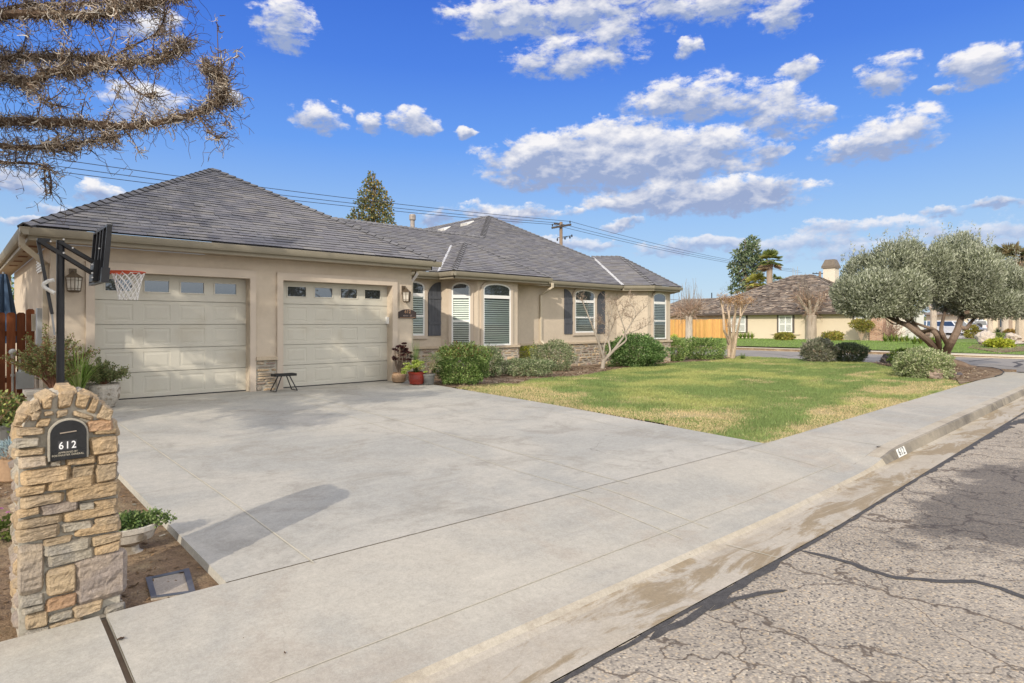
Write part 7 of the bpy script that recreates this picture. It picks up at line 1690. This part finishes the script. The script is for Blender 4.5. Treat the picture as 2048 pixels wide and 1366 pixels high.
# --- trees and a house across the street behind the viewpoint: they shade the place and show in the panes
def side_tree(c, H, crown, pal, label, seed, n, L=.28, W=.16, name='street_tree'):
    c = Vector(c); t = thing(name, c, label, 'tree'); rng = np.random.default_rng(seed); b = MB().col((.24, .19, .14)); top = c + Vector((0, 0, H * .8)); tr = limb(b, [c, c + Vector((.1, 0, H * .35)), top], .26, .06, 10)
    for (x, y, z, r) in crown: qq = c + Vector((x, y, z)); limb(b, [tr[len(tr) // 2], tr[len(tr) // 2].lerp(qq, .5), qq], .09, .02, 6)
    b.build('trunk', bark_m, t); b = MB()
    for k, (x, y, z, r) in enumerate(crown): leaf_blob(b, c + Vector((x, y, z)), (r, r, r * .8), int(n * r * r), L, W, pal, seed * 17 + k, .2, .4, .1, 1.0)
    if n: b.build('crown', leaf_m, t)
    return t
DKG = [(.05, .08, .03), (.08, .12, .045), (.03, .05, .02)]
for k, (x, y, r, h, lab) in enumerate(((6.2, -16, 1.5, 5.2, 'small dark evergreen across the street opposite the left door'), (18.2, -17, 2.3, 6.5, 'dark evergreen across the street opposite the right door'), (25.6, -17, 2.4, 6.5, 'dense dark tree across the street right of the twin evergreens'), (31, -18, 3.2, 9, 'tall broad tree across the street facing the entry window'), (36.5, -26, 3.0, 9, 'tall dark tree across the street behind the broad one'), (49, -22, 3.6, 9.5, 'wide spreading tree far down the opposite side'), (57, -26, 3.6, 10, 'last tall tree far down the opposite side'))):
    side_tree((x, y, 0), h, [(0, 0, h * .55, r), (-r * .4, .2, h * .75, r * .75), (r * .4, -.2, h * .8, r * .7), (0, 0, h * .35, r * .9)], DKG, lab, 300 + k, 260)
side_tree((-8.6, 10.2, 0), 14.5, [(0, 0, 5.4, 2.4), (-.8, .6, 7.4, 2.3), (.8, -.6, 9.2, 2.2), (0, 0, 11, 2.1), (.3, .4, 12.8, 1.7), (-1.0, 1.2, 9.8, 2.2), (1.0, 1.4, 7.0, 1.9)], [(.07, .11, .04), (.10, .15, .055), (.045, .075, .03)], 'dense evergreen tree left of the dried cedar shading the garage', 330, 210, name='evergreen_tree')
t = side_tree((21.6, -15, 0), 7.5, [(-1.2, 0, 5.4, 1), (1.3, .2, 5.8, 1), (.3, -.3, 6.8, 1), (-.5, .3, 4.4, 1), (1.6, 0, 4.2, 1), (-1.9, 0, 4.0, 1)], DKG, 'bare branched tree between two dark evergreens across the street', 320, 0)
# ================================================================ camera, sun, sky
cam = bpy.data.cameras.new('camera'); co = bpy.data.objects.new('camera', cam); COL.objects.link(co); scene.camera = co
cam.sensor_width = 36; cam.lens = F / 2048 * 36; cam.shift_y = -(683 - HZ) / 2048; cam.clip_start = .05; cam.clip_end = 3000
co.location = (0, 0, CAMZ); co.rotation_euler = (math.pi / 2, 0, -math.atan2(FW[0], FW[1]))

SUN_EL = math.radians(26); SD = Vector((-.887, -.461, 0)).normalized() * math.cos(SUN_EL) + Vector((0, 0, math.sin(SUN_EL)))
sl = bpy.data.lights.new('sun', 'SUN'); sl.energy = 2.3; sl.angle = math.radians(.5); sl.color = (1, .90, .76)
so_ = bpy.data.objects.new('sun', sl); COL.objects.link(so_); so_.location = (-20, -12, 20); so_.rotation_euler = SD.to_track_quat('Z', 'Y').to_euler()

wd = bpy.data.worlds.new('World'); scene.world = wd; wd.use_nodes = True; wd.cycles.sampling_method = 'MANUAL'; wd.cycles.sample_map_resolution = 512; nt = wd.node_tree; nt.nodes.clear(); N = NT(nt)
sky = N('ShaderNodeTexSky', {'sky_type': 'NISHITA', 'sun_disc': False, 'sun_elevation': SUN_EL, 'sun_rotation': math.atan2(SD.x, SD.y) % (2 * math.pi), 'air_density': 1.0, 'dust_density': .6, 'ozone_density': 2.2})
SKS = .15
d = N('ShaderNodeTexCoord').outputs['Generated']
xyz = N('ShaderNodeSeparateXYZ', {}, _0=d).outputs
az = N.math('ARCTAN2', xyz[0], xyz[1])
hl = N.math('SQRT', N.math('ADD', N.math('MULTIPLY', xyz[0], xyz[0]), N.math('MULTIPLY', xyz[1], xyz[1])))
el = N.math('DIVIDE', xyz[2], N.math('MAXIMUM', hl, .02))
av = N('ShaderNodeCombineXYZ', {}, _0=az, _1=el, _2=0.0).outputs[0]
AZ0 = math.atan2(FW[0], FW[1])
gr = N('ShaderNodeValToRGB', {}, Fac=N.math('MULTIPLY', el, 1.0, clamp=True)); ge = gr.color_ramp.elements
ge[0].position = 0; ge[0].color = (.53, .70, .87, 1); ge[1].position = 1; ge[1].color = (.03, .14, .66, 1)
for p_, c_ in ((.08, (.44, .63, .87, 1)), (.17, (.31, .53, .90, 1)), (.29, (.13, .35, .94, 1)), (.42, (.06, .22, .85, 1)), (.54, (.038, .165, .76, 1))): e_ = ge.new(p_); e_.color = c_
grad = N.mix(1.0, gr.outputs[0], (4.0, 4.0, 4.0, 1), 'MULTIPLY')
hs = N.mix(.10, grad, sky.outputs[0])
CL = [ # centre x,y and radii in photo pixels -> direction on the sky
 (1010, 30, 120, 50), (1180, 10, 170, 55), (1400, 12, 150, 38), (1560, 28, 52, 36), (1150, 112, 125, 42), (1225, 70, 55, 30),
 (570, 48, 62, 58), (637, 236, 58, 28), (826, 246, 46, 30), (742, 246, 30, 20), (930, 266, 20, 12),
 (1375, 198, 115, 50), (1530, 205, 90, 45), (1590, 240, 75, 36), (1235, 322, 262, 56, 1.7), (1110, 296, 110, 34, 1.2), (1240, 270, 110, 34, 1.2), (1400, 288, 100, 32, 1.2), (1540, 300, 35, 24),
 (1405, 396, 205, 34, 1.7), (1330, 378, 90, 22), (1500, 374, 100, 24), (1780, 147, 58, 42), (1960, 137, 75, 46), (1602, 136, 36, 24), (1890, 180, 20, 12), (1372, 92, 28, 20),
 (1790, 262, 100, 44), (1720, 300, 85, 34), (1700, 455, 130, 17), (1960, 462, 130, 20), (1960, 414, 110, 11), (1480, 490, 240, 16), (1760, 478, 330, 34, .62), (1240, 447, 44, 12), (1030, 426, 130, 17), (890, 440, 60, 14), (1120, 490, 120, 14),
 (200, 385, 44, 24), (110, 418, 45, 16), (40, 360, 65, 30), (290, 205, 85, 40), (300, 50, 65, 36), (452, 200, 32, 16), (60, 440, 60, 10), (1800, 500, 250, 14), (1000, 480, 180, 10)]
dens = None; shade = None
wob = N('ShaderNodeTexNoise', {}, Vector=N('ShaderNodeMapping', {}, Vector=av, Scale=(1, 1.5, 1)).outputs[0], Scale=13.0, Detail=3.0, Roughness=.6).outputs[1]
wob = N('ShaderNodeVectorMath', {'operation': 'MULTIPLY_ADD'}, _0=wob, _1=(.05, .036, 0), _2=(-.025, -.018, 0)).outputs[0]
avw = N('ShaderNodeVectorMath', {'operation': 'ADD'}, _0=av, _1=wob).outputs[0]
wo2 = N('ShaderNodeTexNoise', {}, Vector=av, Scale=48.0, Detail=3.0, Roughness=.6).outputs[1]
avw = N('ShaderNodeVectorMath', {'operation': 'MULTIPLY_ADD'}, _0=wo2, _1=(.034, .022, 0), _2=N('ShaderNodeVectorMath', {'operation': 'ADD'}, _0=avw, _1=(-.017, -.011, 0)).outputs[0]).outputs[0]
for cx, cy, rx, ry, *st_ in CL:
    st_ = st_[0] if st_ else 1.0
    rel = math.atan((cx - CX) / F); k = math.cos(rel)
    a0 = AZ0 + rel; e0 = (HZ - cy) / F * k; ra = rx / F * k * k * 1.28; re = ry / F * k * 1.32
    v = N('ShaderNodeVectorMath', {'operation': 'MULTIPLY_ADD'}, _0=avw, _1=(1 / ra, 1 / re, 0), _2=(-a0 / ra, -e0 / re, 0)).outputs[0]
    q = N('ShaderNodeVectorMath', {'operation': 'DOT_PRODUCT'}, _0=v, _1=v).outputs['Value']
    s = N.math('MULTIPLY_ADD', q, -st_, st_, clamp=False); s = N.math('MAXIMUM', s, 0.0)
    y = N('ShaderNodeVectorMath', {'operation': 'DOT_PRODUCT'}, _0=v, _1=(0, 1, 0)).outputs['Value']; wS = N.math('POWER', s, 1.5) if st_ > 1.5 else s
    if dens is None: dens, num, wsum = s, N.math('MULTIPLY', wS, y), wS
    else:
        dens = N.math('MAXIMUM', dens, s); num = N.math('MULTIPLY_ADD', wS, y, num); wsum = N.math('ADD', wsum, wS)
cp = N('ShaderNodeMapping', {}, Vector=av, Scale=(1, 1.7, 1)).outputs[0]
fb = N('ShaderNodeTexNoise', {}, Vector=cp, Scale=19.0, Detail=7.0, Roughness=.66, Distortion=.15).outputs[0]
fb2 = N('ShaderNodeTexNoise', {}, Vector=N('ShaderNodeVectorMath', {'operation': 'ADD'}, _0=cp, _1=(-.012, .030, 0)).outputs[0], Scale=19.0, Detail=3.0, Roughness=.6, Distortion=.15).outputs[0]
fb3 = N('ShaderNodeTexNoise', {}, Vector=cp, Scale=62.0, Detail=3.0, Roughness=.65, Distortion=.6).outputs[0]
raw = N.math('ADD', N.math('MULTIPLY', dens, 1.05), N.math('MULTIPLY_ADD', fb, 4.0, -2.05))
raw = N.math('ADD', raw, N.math('MULTIPLY_ADD', fb3, .5, -.25))
gate = N.ramp(dens, .0, .30)
mask = N.math('MULTIPLY', N.ramp(raw, .08, .98), gate)
mask = N.math('MULTIPLY', mask, N.math('MULTIPLY_ADD', N.ramp(el, .06, .20), .45, .55))
pos_ = N.math('DIVIDE', num, N.math('MAXIMUM', wsum, .02))
lit = N.math('MULTIPLY_ADD', N.math('SUBTRACT', fb, fb2), 2.2, .34)
lit = N.math('ADD', lit, N.math('MULTIPLY', pos_, 1.05))
lit = N.math('ADD', lit, N.math('MULTIPLY', N.ramp(raw, .9, .1), .30), clamp=True)
LOWC, HIC = (1.45, 1.8, 2.75, 1), (4.3, 4.2, 4.2, 1)
cc = N.mix(lit, LOWC, HIC)
lowh = N.ramp(el, .03, .20)
cc = N.mix(lowh, N.mix(.62, cc, (2.15, 2.4, 3.4, 1)), cc)
skyc = N.mix(N.math('MULTIPLY', mask, .96), hs, cc)
# unseen bright cloud added overhead and behind the viewpoint to lift the shade
fdot = N('ShaderNodeVectorMath', {'operation': 'DOT_PRODUCT'}, _0=d, _1=Vector((FW[0], FW[1], .12)).normalized()).outputs['Value']
outm = N.ramp(fdot, .56, .40)
cv = N.ramp(N('ShaderNodeTexNoise', {}, Vector=d, Scale=2.6, Detail=4.0, Roughness=.6).outputs[0], .34, .52)
cv = N.math('MULTIPLY', cv, N.math('MULTIPLY', outm, N.ramp(xyz[2], .0, .15)))
skyc = N.mix(cv, skyc, (7.4, 7.2, 6.9, 1))
bg = N('ShaderNodeBackground', {}, Color=skyc, Strength=SKS)
wo = N('ShaderNodeOutputWorld', {}, Surface=bg.outputs[0])
vs_ = scene.view_settings; scene.display_settings.display_device = 'sRGB'; vs_.view_transform = 'Standard'; vs_.look = 'None'; vs_.exposure = .60; vs_.gamma = 1
scene.cycles.max_bounces = 5; scene.cycles.diffuse_bounces = 3; scene.cycles.glossy_bounces = 3; scene.cycles.transmission_bounces = 4; scene.cycles.transparent_max_bounces = 12
